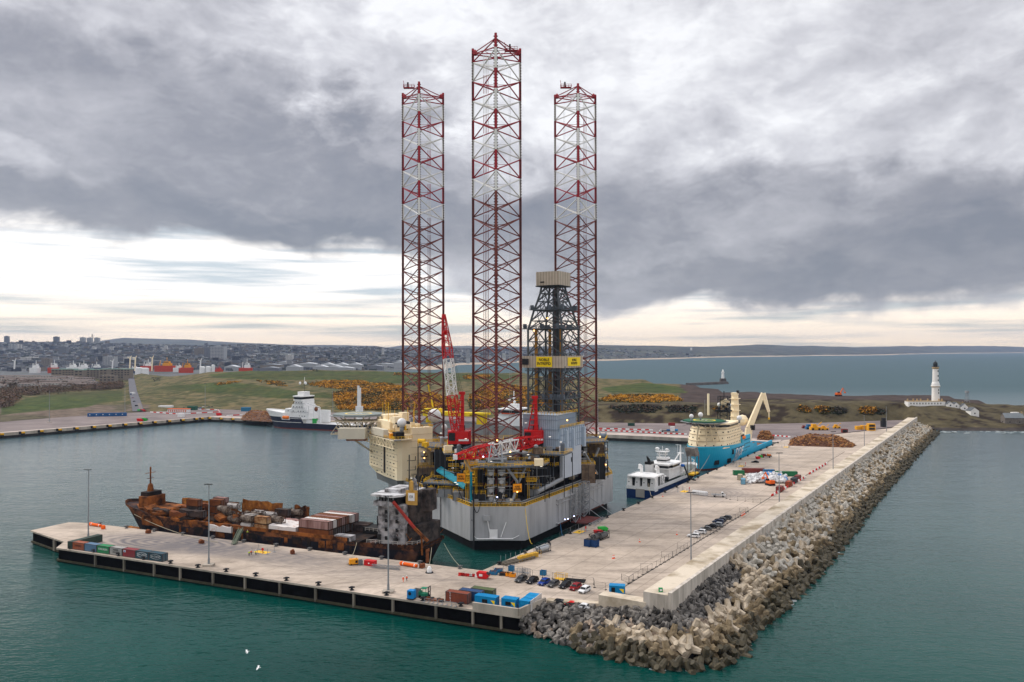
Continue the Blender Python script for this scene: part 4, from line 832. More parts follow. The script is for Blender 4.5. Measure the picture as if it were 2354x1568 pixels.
for z, h in ((84.2, 9.6), (92.4, 7.8), (66, 9.2), (54, 8.9)):
    b = MB(T); b.prism([(-h, -h), (h, -h), (h, -h+1.8), (-h+1.8, -h+1.8), (-h+1.8, h), (-h, h)], z-.25, z, 0); b.rail([(h, -h, z), (-h, -h, z), (-h, h, z)], 1.2, 1.4, .08, 0)
    b.prism([(h, h), (-h, h), (-h, h-1.6), (h-1.6, h-1.6), (h-1.6, -h), (h, -h)], z-.25, z, 0); b.rail([(h, -h, z), (h, h, z), (-h, h, z)], 1.2, 1.4, .08, 0)
    for k in range(10): b.box((rr.uniform(-h, h), rr.choice((-h+1, h-1)), z+1), (1.3, 1.0, 1.9), 0, 0)
    b.build('derrick_platform', [mbg], der)
b = MB(T); b.prism([(8, -9.6), (13.5, -9.6), (13.5, -7), (8, -7)], 83.9, 84.2, 0); b.rail([(8, -9.6, 84.2), (13.5, -9.6, 84.2), (13.5, -7, 84.2)], 1.2, 1.2, .08); b.build('racking_board', [mbg], der)
b = MB(T); H_ = 5.6; b.bx(-H_, H_, -H_, H_, 102.9, 108.8, 0); b.box((0, 0, 102.6), (11.6, 11.6, .4), 0, 1); b.box((2.5, -5.75, 104.3), (1.8, .4, .5), 0, 1); b.build('crown_housing', [mtan, mdk], der)
b = MB(T); H_ = 9.6
for x0, x1, y0, y1 in ((-H_, H_+2.4, -H_, -H_+.3), (-H_, -H_+.3, -H_+.3, H_), (H_-.3, H_, -H_+.3, H_), (-H_+.3, H_-.3, H_-.3, H_)): b.bx(x0, x1, y0, y1, 67.2, 72.3, 0)
b.box((H_-1, -H_-.35, 69.8), (3, .5, 2.6), 0, 1); ww = b.build('wind_wall', [mtan, mdk], der)
def sign(parent, M4, txt, w_, h_, mat, size, name='name_sign', dark=mblk, xs=.82):
    "flat sign board in the x/z plane facing -y of matrix M4"
    bb = MB(M4); bb.box((0, 0, 0), (w_, .16, h_)); bb.box((0, .02, 0), (w_+.24, .1, h_+.24), 0, 1) if mat is mor else None; o = bb.build(name, [mat, dark], parent)
    t = textmesh(txt, size, 'sign_lettering', dark, o, (0, 0, 0), (0, 0, 0), .02, xs=xs, bold=size*.018)
    t.data.transform((M4 @ Matrix.Translation((0, -.13, 0)) @ Matrix.Rotation(R(90), 4, 'X'))); return o
# the derrick frame is mirrored, so build the sign matrices from plain rotations
def wallM(pt, dirx): a = math.atan2(dirx[1], dirx[0]); return Matrix.Translation(pt) @ Matrix.Rotation(a, 4, 'Z')
p = T @ Vector((-H_+9.2, -H_-.12, 69.8)); sign(ww, wallM(p, (.866, -.5)), 'NOBLE\nINTREPID', 7.6, 4.3, mysign, 1.72, xs=.92)
p = T @ Vector((-H_-.12, -H_+10, 69.8)); sign(ww, wallM(p, (.5, .866)), 'NOBLE\nINTREPID', 12.2, 3.7, mysign, 1.5, xs=.95)
p = lr(1059, 1097, 299); sign(rig, Matrix.Translation(p) @ Matrix.Rotation(R(-10), 4, 'Z'), 'NOBLE\nINTREPID', 3.1, 3.1, mor, .98, xs=.62)
p = lr(1188, 1121, 298); sign(rig, Matrix.Translation(p) @ Matrix.Rotation(R(12), 4, 'Z'), 'NOBLE\nINTREPID', 3.3, 3.1, mor, .98, xs=.66)
# teal drill pipes on their rack, hose reels
d = MB()
for k in range(9):
    for j in range(2): a = lr(1003+k*.9, 1082-k*.9, 332); c = lr(1066+k*.6, 1123-k*1.1, 303); o = Vector((0, k*.25, j*.4)); d.bar(a+o, c+o, .2, 6)
d.build('drill_pipe_bundle', mteal, rig)
d = MB()
for k in range(9):
    a = lr(1000, 1074+k, 335); c = lr(1042, 1088+k, 318); d.bar(a+Vector((k*.3, .5, 0)), c+Vector((k*.3, .5, .5)), .12, 4)
d.build('casing_pipe', mgal, rig)
for k in range(6):
    c = lr(966+k*8.0, 1102+k*2.8, 350-k*5.4); d = MB(); T2 = Matrix.Translation(c) @ Matrix.Rotation(R(62), 4, 'Z'); d = MB(T2)
    for q in (-.9, .9): d.bar((q-.09, 0, .8), (q+.09, 0, .8), 2.1, 18, 0)
    d.bar((-.9, 0, .8), (.9, 0, .8), 1.5, 14, 1); d.box((0, 0, -1.2), (2.4, 2.6, .3), 0, 2)
    for q in (-1.1, 1.1): d.bar((q, -1.4, -1.2), (q, 0, 2.6), .1, 4, 2); d.bar((q, 1.4, -1.2), (q, 0, 2.6), .1, 4, 2)
    d.build('hose_reel', [mdk, M('reel_drum', (.25, .20, .06), .7, .4, .8), myel], rig)
# teal / yellow davit crane on the bow
d = MB(); q = lr(1082, 1090, 300.5); d.bar((q.x, q.y, 17), (q.x, q.y, 29), .5, 8, 0); d.bar((q.x, q.y, 29), (q.x-3.5, q.y+2, 36), .4, 5, 1); d.bar((q.x-3.5, q.y+2, 36), (q.x-1, q.y+1, 31), .25, 5, 1); d.bar((q.x, q.y, 30.5), (q.x+9, q.y+3, 31.5), .22, 5, 2); d.build('davit_crane', [mteal, M('tan_arm', (.3, .22, .12)), mgal], rig)
# winch drums on the far corners
for (u, v, Y) in ((1385, 1002, 372), (952, 967, 372)):
    c = lr(u, v, Y); d = MB()
    for q in (-1.4, 1.4): d.bar((c.x+q-.1, c.y, c.z), (c.x+q+.1, c.y, c.z), 2.0, 16)
    d.bar((c.x-1.4, c.y, c.z), (c.x+1.4, c.y, c.z), 1.2, 12); d.box((c.x, c.y, c.z-2.3), (4.5, 4, .4)); d.build('winch_drum', [M('blue_grey_drum', (.22, .27, .32), .5)], rig)
# side trusses, walkway ledge and red landing stage on the quay side
b = MB(); ea, eb = Vector(HB), Vector(HC); en_ = Vector((eb.y-ea.y, -(eb.x-ea.x))).normalized(); ed_ = (eb-ea).normalized(); er = math.atan2(ed_.y, ed_.x)
def hp(t, off, z): p = ea.lerp(eb, t)+en_*off; return Vector((p.x, p.y, z))
Lh = (eb-ea).length
for z, w_ in ((14.6, .7), (12.9, .5), (5.2, .9)):
    for t0, t1 in ((.30, .52), (.60, .86)): p = hp((t0+t1)/2, w_/2, z); b.box(p, (Lh*(t1-t0), w_, .3), er)
for t in (.32, .36, .40, .45, .63, .68, .73, .78, .84): b.bar(hp(t, .3, 4.6), hp(t, .3, 14.4), .12, 4)
for k in range(24): t = .30+k*.0235; 
b.rail([hp(.32, .9, 5.3), hp(.52, .9, 5.3)], 1.1, 1.4, .06); b.rail([hp(.62, .9, 5.3), hp(.86, .9, 5.3)], 1.1, 1.4, .06); b.box(hp(.59, .3, 4.4), (Lh*.54, .4, .45), er, 1); b.build('side_walkway', [mgrey, M('red_brown_band', (.13, .04, .03), .8, .2)], rig)
b = MB(); b.truss(hp(.475, 1.6, 3.4), hp(.475, 1.6, 17), 5, 2.4, 5, .22, 0, None, (en_.x, en_.y, 0)); b.truss(hp(.585, 1.4, 4), hp(.585, 1.4, 18.2), 6.0, 2.2, 8, .26, 0, None, (en_.x, en_.y, 0)); b.bar(hp(.45, 1, 14), hp(.50, 13, 5.0), .16, 4); b.bar(hp(.55, 1, 15), hp(.60, 13.5, 5.6), .16, 4); b.build('access_tower', [mgal], rig)
b = MB(); b.prism([V2(hp(.45, .6, 0)), V2(hp(.45, 14, 0)), V2(hp(.60, 14, 0)), V2(hp(.60, .6, 0))], 3.0, 3.6, 0); b.rail([hp(.45, 14, 3.6), hp(.60, 14, 3.6)], 1.2, 1.5, .08, 1); b.build('landing_stage', [M('stage_red_brown', (.15, .04, .035), .8, .25), mgal], rig)
def lamp(parent, p, mat=mlamp, r=.3): b = MB(); b.ball(p, r, 8); o = b.build('work_lamp', mat, parent); return o
for (u, v, Y) in ((974, 1039, 352), (975, 1052, 350), (965, 1103, 346), (1258, 732, 341), (1227, 760, 339), (1378, 1004, 356), (1367, 1087, 356), (1391, 1068, 368), (1188, 1130, 298), (1142, 1012, 306), (1060, 1040, 318), (1172, 1038, 306), (1303, 966, 331)):
    lamp(rig, lr(u, v, Y), mlamp, .26)
for (u, v, Y) in ((1018, 1070, 340), (1046, 1108, 306), (1070, 1008, 318), (1110, 1050, 300), (1128, 1060, 300), (1206, 1018, 322), (1243, 1072, 322), (1254, 1064, 322), (1213, 1045, 308), (1050, 1112, 304), (1013, 995, 350), (945, 1098, 350), (1172, 1049, 306), (1263, 1004, 320), (1208, 972, 326), (1288, 1016, 324), (1040, 1075, 330), (1228, 1068, 316)):
    b = MB(); c = lr(u, v, Y); b.box(c, (.9, .2, .14)); b.build('strip_lamp', mlampw, rig)
for (u, v, Y) in ((1142, 1142, 296), (1110, 1049, 297), (1297, 1193, 322), (1304, 1192, 320), (1318, 1186, 322)): lamp(rig, lr(u, v, Y), mlampb, .22)
# gangway from the landing stage to the quay
ga, gb_ = hp(.555, 12.2, 3.9)+Vector((RX, RY, 0)), at(1358, 1212); gb_.z = 5.1
g = MB(); g.truss(ga, gb_, 2.2, 2.0, 9, .1); dd = (gb_-ga); g.bar(ga-Vector((0, 0, .9)), gb_-Vector((0, 0, .9)), .5, 4)
g.build('gangway', mgal, label='grey lattice gangway from the rig\'s red landing stage to the quay', cat='gangway')
# ------------------------------------------------------------------ ships
def ship_hull(L, B, dh, bow_len=.25, stern=.86, rake=6.0, bands=((3.0, 0), (99, 1)), deck=2, bulwark=1.1, flare=.55, n=36, stern_rake=0.0, name='hull', mats=None, parent=None, full=.98):
    zs = [-1.5, 0]+[b[0] for b in bands if b[0] < 90]; zs = sorted(set(zs)); vs = []; mi = []; mb = MB()
    def hb(t, k):       # half breadth, k = 0 at the waterline, 1 at the deck
        if t > 1-bow_len:
            q = (t-(1-bow_len))/bow_len; w_ = max(0.0, 1-q**1.7)**.8; dk = max(0.0, 1-q**3.2)**.62; f = w_+(dk-w_)*k**(1/(.4+flare))
        else: f = 1.0
        s_ = stern+(1-stern)*min(1, t/.18) if t < .18 else 1.0
        return B/2*f*s_*(full+(1-full)*k)
    nl = len(zs)+1; st = [[], []]
    for side in (0, 1):
        for i in range(n+1):
            t = i/n; t = 1-(1-t)**1.35; H_ = dh(t)
            for j in range(nl):
                z = zs[j] if j < nl-1 else H_; z = min(z, H_); k = max(0, z)/H_
                x = t*L; q = max(0, (t-.8)/.2); x += rake*q*q*(k**1.2)-rake*.15*q*q*(1-k)
                if t < .08: x -= stern_rake*(1-t/.08)*k
                st[side].append((x, (hb(t, k) if side else -hb(t, k)), z))
    def band(z):
        for zt, m in bands:
            if z < zt: return m
        return bands[-1][1]
    for side in (0, 1):
        base = len(mb.v); mb.v += st[side]
        for i in range(n):
            for j in range(nl-1):
                a = base+i*nl+j; f = (a, a+nl, a+nl+1, a+1); f = f if side == 0 else f[::-1]; mb.f.append(f); mb.mi.append(band((mb.v[a][2]+mb.v[a+1][2])/2 if j < nl-2 else 98))
    for j in range(nl-1): mb.f.append((j, j+1, (n+1)*nl+j+1, (n+1)*nl+j)); mb.mi.append(band((mb.v[j][2]+mb.v[j+1][2])/2 if j < nl-2 else 98))
    b0 = len(mb.v)
    for i in range(n+1):
        for side in (0, 1):
            x, y, z = st[side][i*nl+nl-1]; mb.v.append((x-(.3 if i == n else 0), y*.985, z-bulwark))
    for i in range(n): a = b0+2*i; mb.f.append((a, a+2, a+3, a+1)); mb.mi.append(deck)
    for i in range(n):       # inner face of the bulwark
        for side in (0, 1):
            a = b0+2*i+side; t = (n+1)*nl*side+i*nl+nl-1; mb.f.append((a, t, t+nl, a+2)); mb.mi.append(band(98))
    o = mb.build(name, mats, parent); return o
def local_ship(origin, ang, name, label, cat='ship'): return empty(name, (origin[0], origin[1], 0), ang, label, cat)
ex = MB
def windows(mb, x, y0, y1, z, n, w_=1.0, h=.8, mi=0, axis='y', t=.08):
    for k in range(n):
        c = y0+(y1-y0)*(k+.5)/n
        mb.box((x, c, z) if axis == 'y' else (c, x, z), (t, w_, h) if axis == 'y' else (w_, t, h), 0, mi)
# ---- burnt-out container ship alongside the near jetty
mbr = M('burnt_rust', (.03, .012, .006), .95, .4, .25, col2=(.34, .11, .025), thr=(.38, .64)); mbr2 = M('burnt_black', (.012, .010, .010), .95, .4, .3, col2=(.07, .035, .02), thr=(.45, .75))
mash = M('ash_white_paint', (.06, .058, .06), .95, .3, .35, col2=(.42, .41, .42), thr=(.38, .62)); mnavy = M('scorched_navy', (.012, .018, .04), .8, .3, .3, col2=(.06, .045, .04), thr=(.5, .75))
mora = M('bright_rust', (.16, .05, .012), .95, .3, .5, col2=(.42, .16, .03), thr=(.4, .65)); mroof = M('scorched_white', (.45, .43, .43), .9, .2, .3, col2=(.62, .60, .60))
BA = frame_ang(at(1107, 1311), at(204, 1200)); bo = Vector((-31.9, 277.9))
bs = local_ship(bo, BA, 'burnt_ship', 'burnt-out rusty container ship with a charred white bridge tower moored along the jetty')
def dhb(t): return 8.3+ (4.6*((t-.76)/.24)**1.1 if t > .76 else 0)+(.9*(1-t/.12) if t < .12 else 0)
ship_hull(134, 19.5, dhb, .20, .82, 7, ((2.4, 0), (6.9, 1), (99, 2)), 1, 1.1, mats=[mbr2, M('wreck_side', (.010, .010, .016), .9, .3, .2, col2=(.13, .055, .03), thr=(.48, .72)), M('wreck_upper', (.02, .012, .010), .95, .4, .22, col2=(.24, .085, .03), thr=(.44, .66))], parent=bs, stern_rake=5)
b = MB(); b.bar((124, 0, -.6), (140, 0, .3), 1.9, 10, 0, r2=1.5); b.build('bulbous_bow', mora, bs, smooth=True)
b = MB(); b.prism([(114, -7.6), (128, -5.5), (136, 0), (128, 5.5), (114, 7.6)], 8.4, 11.2, 0); b.box((127, 0, 13.2), (5, 9, 4.6), 0, 0); b.box((127.5, 0, 16.2), (4, 7, 1.8), 0, 1); b.lathe([(1.5, 0), (1.0, 3.6), (.5, 4.2)], (128, 0, 16), 6, 0); b.bar((128, 0, 19), (128, 0, 27), .32, 6, 0); b.bar((128, -2.6, 24.6), (128, 2.6, 24.6), .14, 4); b.bar((128, -1.8, 22.4), (128, 1.8, 22.4), .14, 4)
b.build('forecastle', [mbr, mbr2], bs)
b = MB(); r2 = random.Random(5)
for k in range(30):      # buckled plates, hatch coamings
    x = 78+k*1.5+r2.uniform(-1, 1); y = r2.uniform(-8, 8); m = Matrix.Rotation(r2.uniform(-.5, .5), 3, 'X') @ Matrix.Rotation(r2.uniform(-.4, .4), 3, 'Y') @ Matrix.Rotation(r2.uniform(-.5, .5), 3, 'Z'); b.box((x, y, r2.uniform(8.5, 11.5)), (r2.uniform(2, 7), r2.uniform(2, 6), r2.uniform(.3, 1.6)), 0, r2.choice((0, 1, 0)), rot=m)
b.bx(24, 122, -9.6, -8.6, 5.6, 8.0, 1); b.bx(24, 122, 8.6, 9.6, 5.6, 9.5, 0)
x_ = 22
while x_ < 104: w2_ = r2.choice((.8, 1.4, 2.6, 4.2)); b.bx(x_, x_+w2_, 9.5, 9.9, r2.uniform(4.4, 5.4), r2.uniform(6.4, 8), r2.choice((0, 1, 1))); x_ += w2_+r2.uniform(.6, 4)
b.build('buckled_deck', [mbr, mbr2], bs)
b = MB()
def fence_plate(x0, x1, y, z0, z1, m):
    n_ = 8; vs = []
    for i in range(n_+1): x = x0+(x1-x0)*i/n_; vs += [(x, y+r2.uniform(-.5, .5), z0), (x, y+r2.uniform(-.9, .9), z1+r2.uniform(-.7, .5))]
    b.add(vs, [(2*i, 2*i+2, 2*i+3, 2*i+1) for i in range(n_)], m); b.add([(p[0], p[1]-.25, p[2]) for p in vs], [(2*i+1, 2*i+3, 2*i+2, 2*i) for i in range(n_)], m)
fence_plate(68, 88, -9.0, 8, 15, 0); fence_plate(90, 120, -8.6, 8.5, 13.5, 0); fence_plate(55, 62, -9.2, 8, 14.6, 1); fence_plate(84, 104, 9.4, 4.8, 9.4, 1); fence_plate(102, 110, 8.9, 4.8, 10.0, 0)
b.build('bulwark_plate', [mora, mbr], bs)
# superstructure (x 6-20)
b = MB(); b.prism([(9, -7.6), (19, -7.6), (19, 7.2), (9, 6.0)], 8, 21.5, 0); b.prism([(2, -6.5), (9, -6.5), (9, 4.5), (5.0, 4.5), (2, 1)], 8, 15, 1); b.prism([(4.5, -5.2), (9, -5.2), (9, 3.8), (6.2, 3.8)], 15, 25.5, 1)
b.bx(2.6, 5.6, -5, 0, 19, 26.4, 1)
for k in range(4): b.box((14, 7.1, 10.6+k*3.0), (10.2, .35, .15), 0, 0)
tower = b.build('bridge_tower', [mash, M('soot_black', (.02, .018, .018), .95, .3, .3, col2=(.11, .085, .075), thr=(.4, .7))], bs)
wins('window', [((x, 7.05, 10.2+k*3.0), (.9, .5, 1.2)) for k in range(4) for x in (11.5, 15.8)]+[((19.04, y, 10.2+k*3.0), (.12, .9, 1.0)) for k in range(4) for y in (-5, -1, 3.6)]+[((18.6, 5.2, 9.7), (1.5, 4.3, 3.2))], mblk, tower)
b = MB(); b.prism([(9.0, -8.6), (19.6, -8.6), (20.4, 0), (19.6, 9.2), (12, 9.2), (9.0, 6)], 21.5, 21.9, 0)
b.bx(10, 19, -8.4, -8.2, 21.9, 23.2, 0); b.bx(12, 19.6, 8.7, 9.1, 21.9, 23.2, 0); b.bx(19.2, 19.6, -8.4, 8.7, 21.9, 23.1, 0); b.bx(11, 18.4, -7, 7.5, 21.9, 24.6, 1)
for k in range(6): b.box((19.2-.0, -7+k*2.9, 23.9), (.2, .2, 1.8), 0, 0); b.box((12+k*1.2, 8.7, 23.9), (.16, .16, 1.8), 0, 0)
b.prism([(9.5, -9), (20.4, -9), (21.4, 0), (20.4, 9.6), (11.5, 9.6), (9.5, 6.5)], 24.7, 25.4, 2); b.prism([(12, -5), (18, -5), (18, 4.6), (12, 4.6)], 25.4, 26.6, 2); b.build('wheelhouse', [mash, mblk, M('pale_burnt_roof', (.16, .15, .15), .8, .15, .3, col2=(.55, .55, .56), thr=(.38, .55))], tower)
b = MB(); b.rail([(19.5, -7, 25.4), (12, -7, 25.4), (6.6, -6, 25.6)], 1.4, 1.4, .08); b.bar((9.6, 2.0, 25.5), (9.6, 2.0, 38.5), .26, 6)
for z, w_ in ((36.5, 2.6), (33.2, 2.6), (30, 1.6)): b.bar((9.6-w_*.6, 2-w_*.6, z), (9.6+w_*.2, 2+w_*.2, z), .12, 4); b.bar((9.6-w_*.6, 2-w_*.6, z), (9.6-w_*.6, 2-w_*.6, z+1.4), .14, 4)
b.bar((6.5, 1, 25), (6.5, 1, 32), .18, 5); b.bar((8.6, 2.4, 31.6), (4, -1.5, 32), .12, 4); b.build('mast', [M('charred_mast', (.05, .045, .04))], tower)
b = MB(); b.prism([(5.6, 3.2), (9.6, 3.85), (9.6, 4.35), (5.6, 3.7)], 21.6, 26.6, 0); b.box((7.6, 3.95, 28.2), (1.2, .9, 3.2), R(10), 0); tower.location.x = -6.2; fb = b.build('funnel_board', [M('ochre_paint', (.52, .30, .07), .7, .2, .5)], tower)
b = MB(); b.box((7.5, 4.12, 24.4), (2.3, .12, 2.7), R(9.4)); pb = b.build('name_plate', M('plate_white', (.8, .8, .78), .5), fb); textmesh('ER', 1.35, 'plate_lettering', mblk, pb, (7.46, 4.22, 24.4), (R(90), 0, R(180+9.4)), .01)
b = MB(); b.lathe([(1.1, 0), (1.3, 2.0), (.5, 4.6)], (8.8, 0, 25.6), 8, 0); b.build('buckled_vent', mash, tower)
b = MB(); b.bar((11.5, 9.4, 23.4), (3.0, 9.0, 14.8), .55, 4, 1); b.bar((3.2, 9.0, 15.0), (-1.4, 8.4, 11.0), .6, 4, 0); b.bar((11.5, 9.2, 23.2), (14.6, 9.4, 24.8), .5, 4, 2); b.bar((1.0, 8.4, 13), (1.0, 8.0, 6), .35, 5, 0); b.build('collapsed_crane', [mbr, M('fire_red_paint', (.30, .03, .02), .8, .3, .5), mblk], bs).location.x = -6.2
b = MB()
for k in range(26):
    p = Vector((r2.uniform(-3.5, 7), r2.uniform(-8.5, 8.5), r2.uniform(8, 9))); q = p+Vector((r2.uniform(-3, 2), r2.uniform(-3, 3), r2.uniform(.5, 5))); b.bar(p, q, .12, 4, r2.choice((0, 1)))
b.rail([(16, 9.4, 8.6), (2, 9.2, 8.8), (-3, 7.5, 9.3), (-4, -6, 9.3)], 1.1, 1.6, .09, 2); b.rail([(4.5, 4.6, 15), (2, 1, 15), (2, -6, 15)], 1.1, 1.5, .08, 2); b.rail([(18, 7.3, 12), (10, 6.9, 12)], 1.1, 1.4, .06, 2)
b.build('twisted_railing', [mbr, mora, M('grey_white_rail', (.4, .38, .35), .8)], bs)
b = MB(); b.box((-4.5, 3.2, 6.4), (.3, 2.4, 1.0)); b.box((-4.35, 3.1, 3.9), (.3, 1.7, 3.4)); b.build('stern_rust_patch', M('flaked_orange_rust', (.30, .10, .04), .95, .3, 1.2), bs)
b = MB(); b.bx(20, 32, -8, 9.2, 6.8, 8.2, 0); b.bx(22.5, 29.5, 6.5, 9.4, 7.2, 10, 2); b.box((24, 9.45, 8.7), (1.4, .1, 1.4), 0, 1); b.bx(19, 26, -8.6, -3, 8, 10.5, 1); b.bx(20, 22.6, -9, -7, 8, 14, 1); b.build('after_deck_house', [mbr2, mblk, mash], bs)
# ---- shipping containers
CMESH = {}
def container_parts(L, H_, mats, frame=True, crush=0.0, seed=0):
    "returns (body MB, door MB)"
    W_ = 2.44; b = MB(); n = int(L/.55); rr_ = random.Random(seed)
    def z_(x, y): return H_-(crush*(.5+.5*math.sin(x*1.3+seed))*(1-abs(x/(L/2))**2) if crush else 0)
    b.bx(-L/2, L/2, -W_/2+.05, W_/2-.05, 0, H_*(1-.32*crush if crush else .985), 0)
    if crush:
        m_ = 7; vs = [(-L/2+L*i/m_, (-1+j)*W_/2, z_(-L/2+L*i/m_, j)+rr_.uniform(-.12, .12)*crush) for i in range(m_+1) for j in range(3)]
        b.add(vs, [(i*3+j, (i+1)*3+j, (i+1)*3+j+1, i*3+j+1) for i in range(m_) for j in range(2)], 0)
        for s_ in (0, 2): b.add([vs[i*3+s_] for i in range(m_+1)]+[(vs[i*3+s_][0], vs[i*3+s_][1], .3) for i in range(m_+1)], [(i, i+1, m_+2+i, m_+1+i) for i in range(m_)], 0)
    for k in range(n):
        x = -L/2+.35+(L-.7)*(k+.5)/n
        if k % 2 == 0:
            for s_ in (-1, 1): b.box((x, s_*(W_/2-.04), H_/2), (L/n*.9, .07, H_*.88*(1-.25*crush)), 0, 0)
            if not crush: b.box((x, 0, H_-.03), (L/n*.9, W_*.9, .05), 0, 0)
    for sx in (-1, 1):
        for sy in (-1, 1): b.box((sx*(L/2-.08), sy*(W_/2-.08), H_/2), (.17, .17, H_), 0, 1)
        b.box((sx*(L/2-.08), 0, H_-.08), (.17, W_, .16), 0, 1); b.box((sx*(L/2-.08), 0, .08), (.17, W_, .16), 0, 1)
    for sy in (-1, 1): b.box((0, sy*(W_/2-.06), .08), (L, .13, .16), 0, 1); b.box((0, sy*(W_/2-.06), H_-.06), (L, .13, .12), 0, 1) if not crush else None
    d_ = MB(); d_.bx(L/2-.02, L/2+.05, -W_/2+.2, -.03, .2, H_-.2, 0); d_.bx(L/2-.02, L/2+.05, .03, W_/2-.2, .2, H_-.2, 0)
    for y in (-.8, -.35, .35, .8): d_.bar((L/2+.08, y, .15), (L/2+.08, y, H_-.15), .035, 4, 1)
    return b, d_
def container(name, L, H_, mat, frame, loc, rz, label, group=None, door=None, crush=0.0, seed=0, cat='container', key=None):
    key = (L, H_, mat.name, frame.name, crush, seed)
    if key not in CMESH:
        r = empty(name, loc, rz, label, cat, group); b_, d_ = container_parts(L, H_, None, True, crush, seed)
        b_.build('body', [mat, frame], r); d_.build('door', [door or mat, mgal], r); CMESH[key] = r; return r
    r = dup(CMESH[key], loc, rz, label, group)
    if not group and 'group' in r: del r['group']
    return r
def on_ship(root, x, y, z):
    a = root.rotation_euler.z; o = root.location; p = rot2((x, y), a); return (o.x+p[0], o.y+p[1], z)
mc_pink = M('scorched_pink_container', (.16, .075, .06), .9, .2, .5, col2=(.36, .22, .20), thr=(.35, .65), streak=True); mc_brown = M('scorched_brown_container', (.10, .03, .012), .9, .3, .4, col2=(.22, .07, .02), thr=(.3, .7)); mc_white = M('scorched_white_container', (.42, .14, .03), .9, .3, .35, col2=(.66, .62, .59), thr=(.30, .42)); mc_blk = M('scorched_black_container', (.022, .018, .018), .9, .3, .4, col2=(.09, .06, .05), thr=(.4, .7)); mc_buff = M('rusty_buff_container', (.20, .07, .02), .9, .3, .5, col2=(.42, .26, .13), thr=(.38, .6))
mfr = M('charred_frame', (.045, .022, .012), .9, .3, 1)
G1 = 'burnt containers stacked on the wreck'
GR = {}
def bc(x, y, z, L, H_, m, crush=0, seed=0, label=None):
    p = on_ship(bs, x, y, z); lab = label or {'scorched_pink_container': 'scorched pinkish shipping container in the stack on the burnt ship', 'scorched_brown_container': 'rust-brown burnt shipping container in the stack on the burnt ship', 'scorched_white_container': 'whitish heat-buckled container on the burnt ship', 'scorched_black_container': 'soot-black container in the burnt ship\'s stack', 'rusty_buff_container': 'rusty buff-coloured container on the burnt ship'}[m.name]
    container('burnt_container', L, H_, m, mfr, p, BA+PI, lab, None if label else G1+' ('+m.name.split('_')[1]+')', None, crush, seed)
ZD = 8.3
bc(38.6, 8.0, ZD, 13.4, 2.9, mc_brown, label='dark red-brown container with an orange rusty roof, lowest of the wreck\'s near stack'); bc(38.6, 8.0, ZD+2.95, 13.0, 2.9, mc_pink, label='pinkish scorched container on top of the near stack of the wreck')
for k in range(1, 7):
    y = 8.0-k*2.55
    for lz in range(2): bc(38.6-(.6 if k > 4 else 0), y, ZD+lz*2.95, 13.0, 2.9, (mc_blk if lz == 0 else (mc_white, mc_brown, mc_pink, mc_brown, mc_white, mc_pink)[k-1]), 0, 0)
bc(52.6, 8.0, ZD, 12.6, 2.7, mc_white, .45, 1, 'white container with orange rust and a buckled roof nearest the jetty on the wreck')
for k in range(1, 5): bc(52.6+k*.3, 8.0-k*2.55, ZD, 12.6, 2.7, (mc_white, mc_white, mc_white, mc_pink)[k-1], .5, 2)
bc(28.6, -8.2, ZD, 6.0, 2.6, mc_blk); bc(28.0, -5.4, ZD, 6.0, 2.6, mc_blk)
for k, (x, y, m) in enumerate(((62.4, 8.2, mc_buff), (62.4, 8.2, mc_buff), (64.5, -3, mc_buff), (64.5, -5.6, mc_brown), (64.5, -5.6, mc_blk), (63.0, -8, mc_blk))):
    bc(x, y, ZD+(2.7 if k in (1, 4) else 0), 6.0, 2.6, m, 0, 0)
bc(81, 9.0, 6.4, 11.5, 2.6, mc_white, .8, 3, 'crushed white and orange container hanging over the wreck\'s side rail'); bc(98, 6.8, 10.4, 12, 2.6, mc_blk, .6, 4); bc(104, 7.4, 9.6, 9, 2.4, mc_brown, .7, 5); bc(106, -2, 9.6, 12, 2.6, mc_brown, .7, 6); bc(114, 5, 9.4, 12, 2.4, mc_blk, .8, 7); bc(101, 3, 13.6, 6, 2.6, mc_brown, 0, 0, 'rust-topped container perched highest on the wreck\'s forward stack'); bc(101, 3, 10.9, 6, 2.6, mc_blk); bc(93, -1, 13.4, 6, 2.6, mc_brown); bc(93, -1, 10.7, 6, 2.6, mc_brown); bc(95, -5, 10.7, 6, 2.6, mc_brown); bc(95, -5, 13.4, 6, 2.6, mc_pink); bc(97, -3, 11, 12, 2.6, mc_brown, .7, 8)
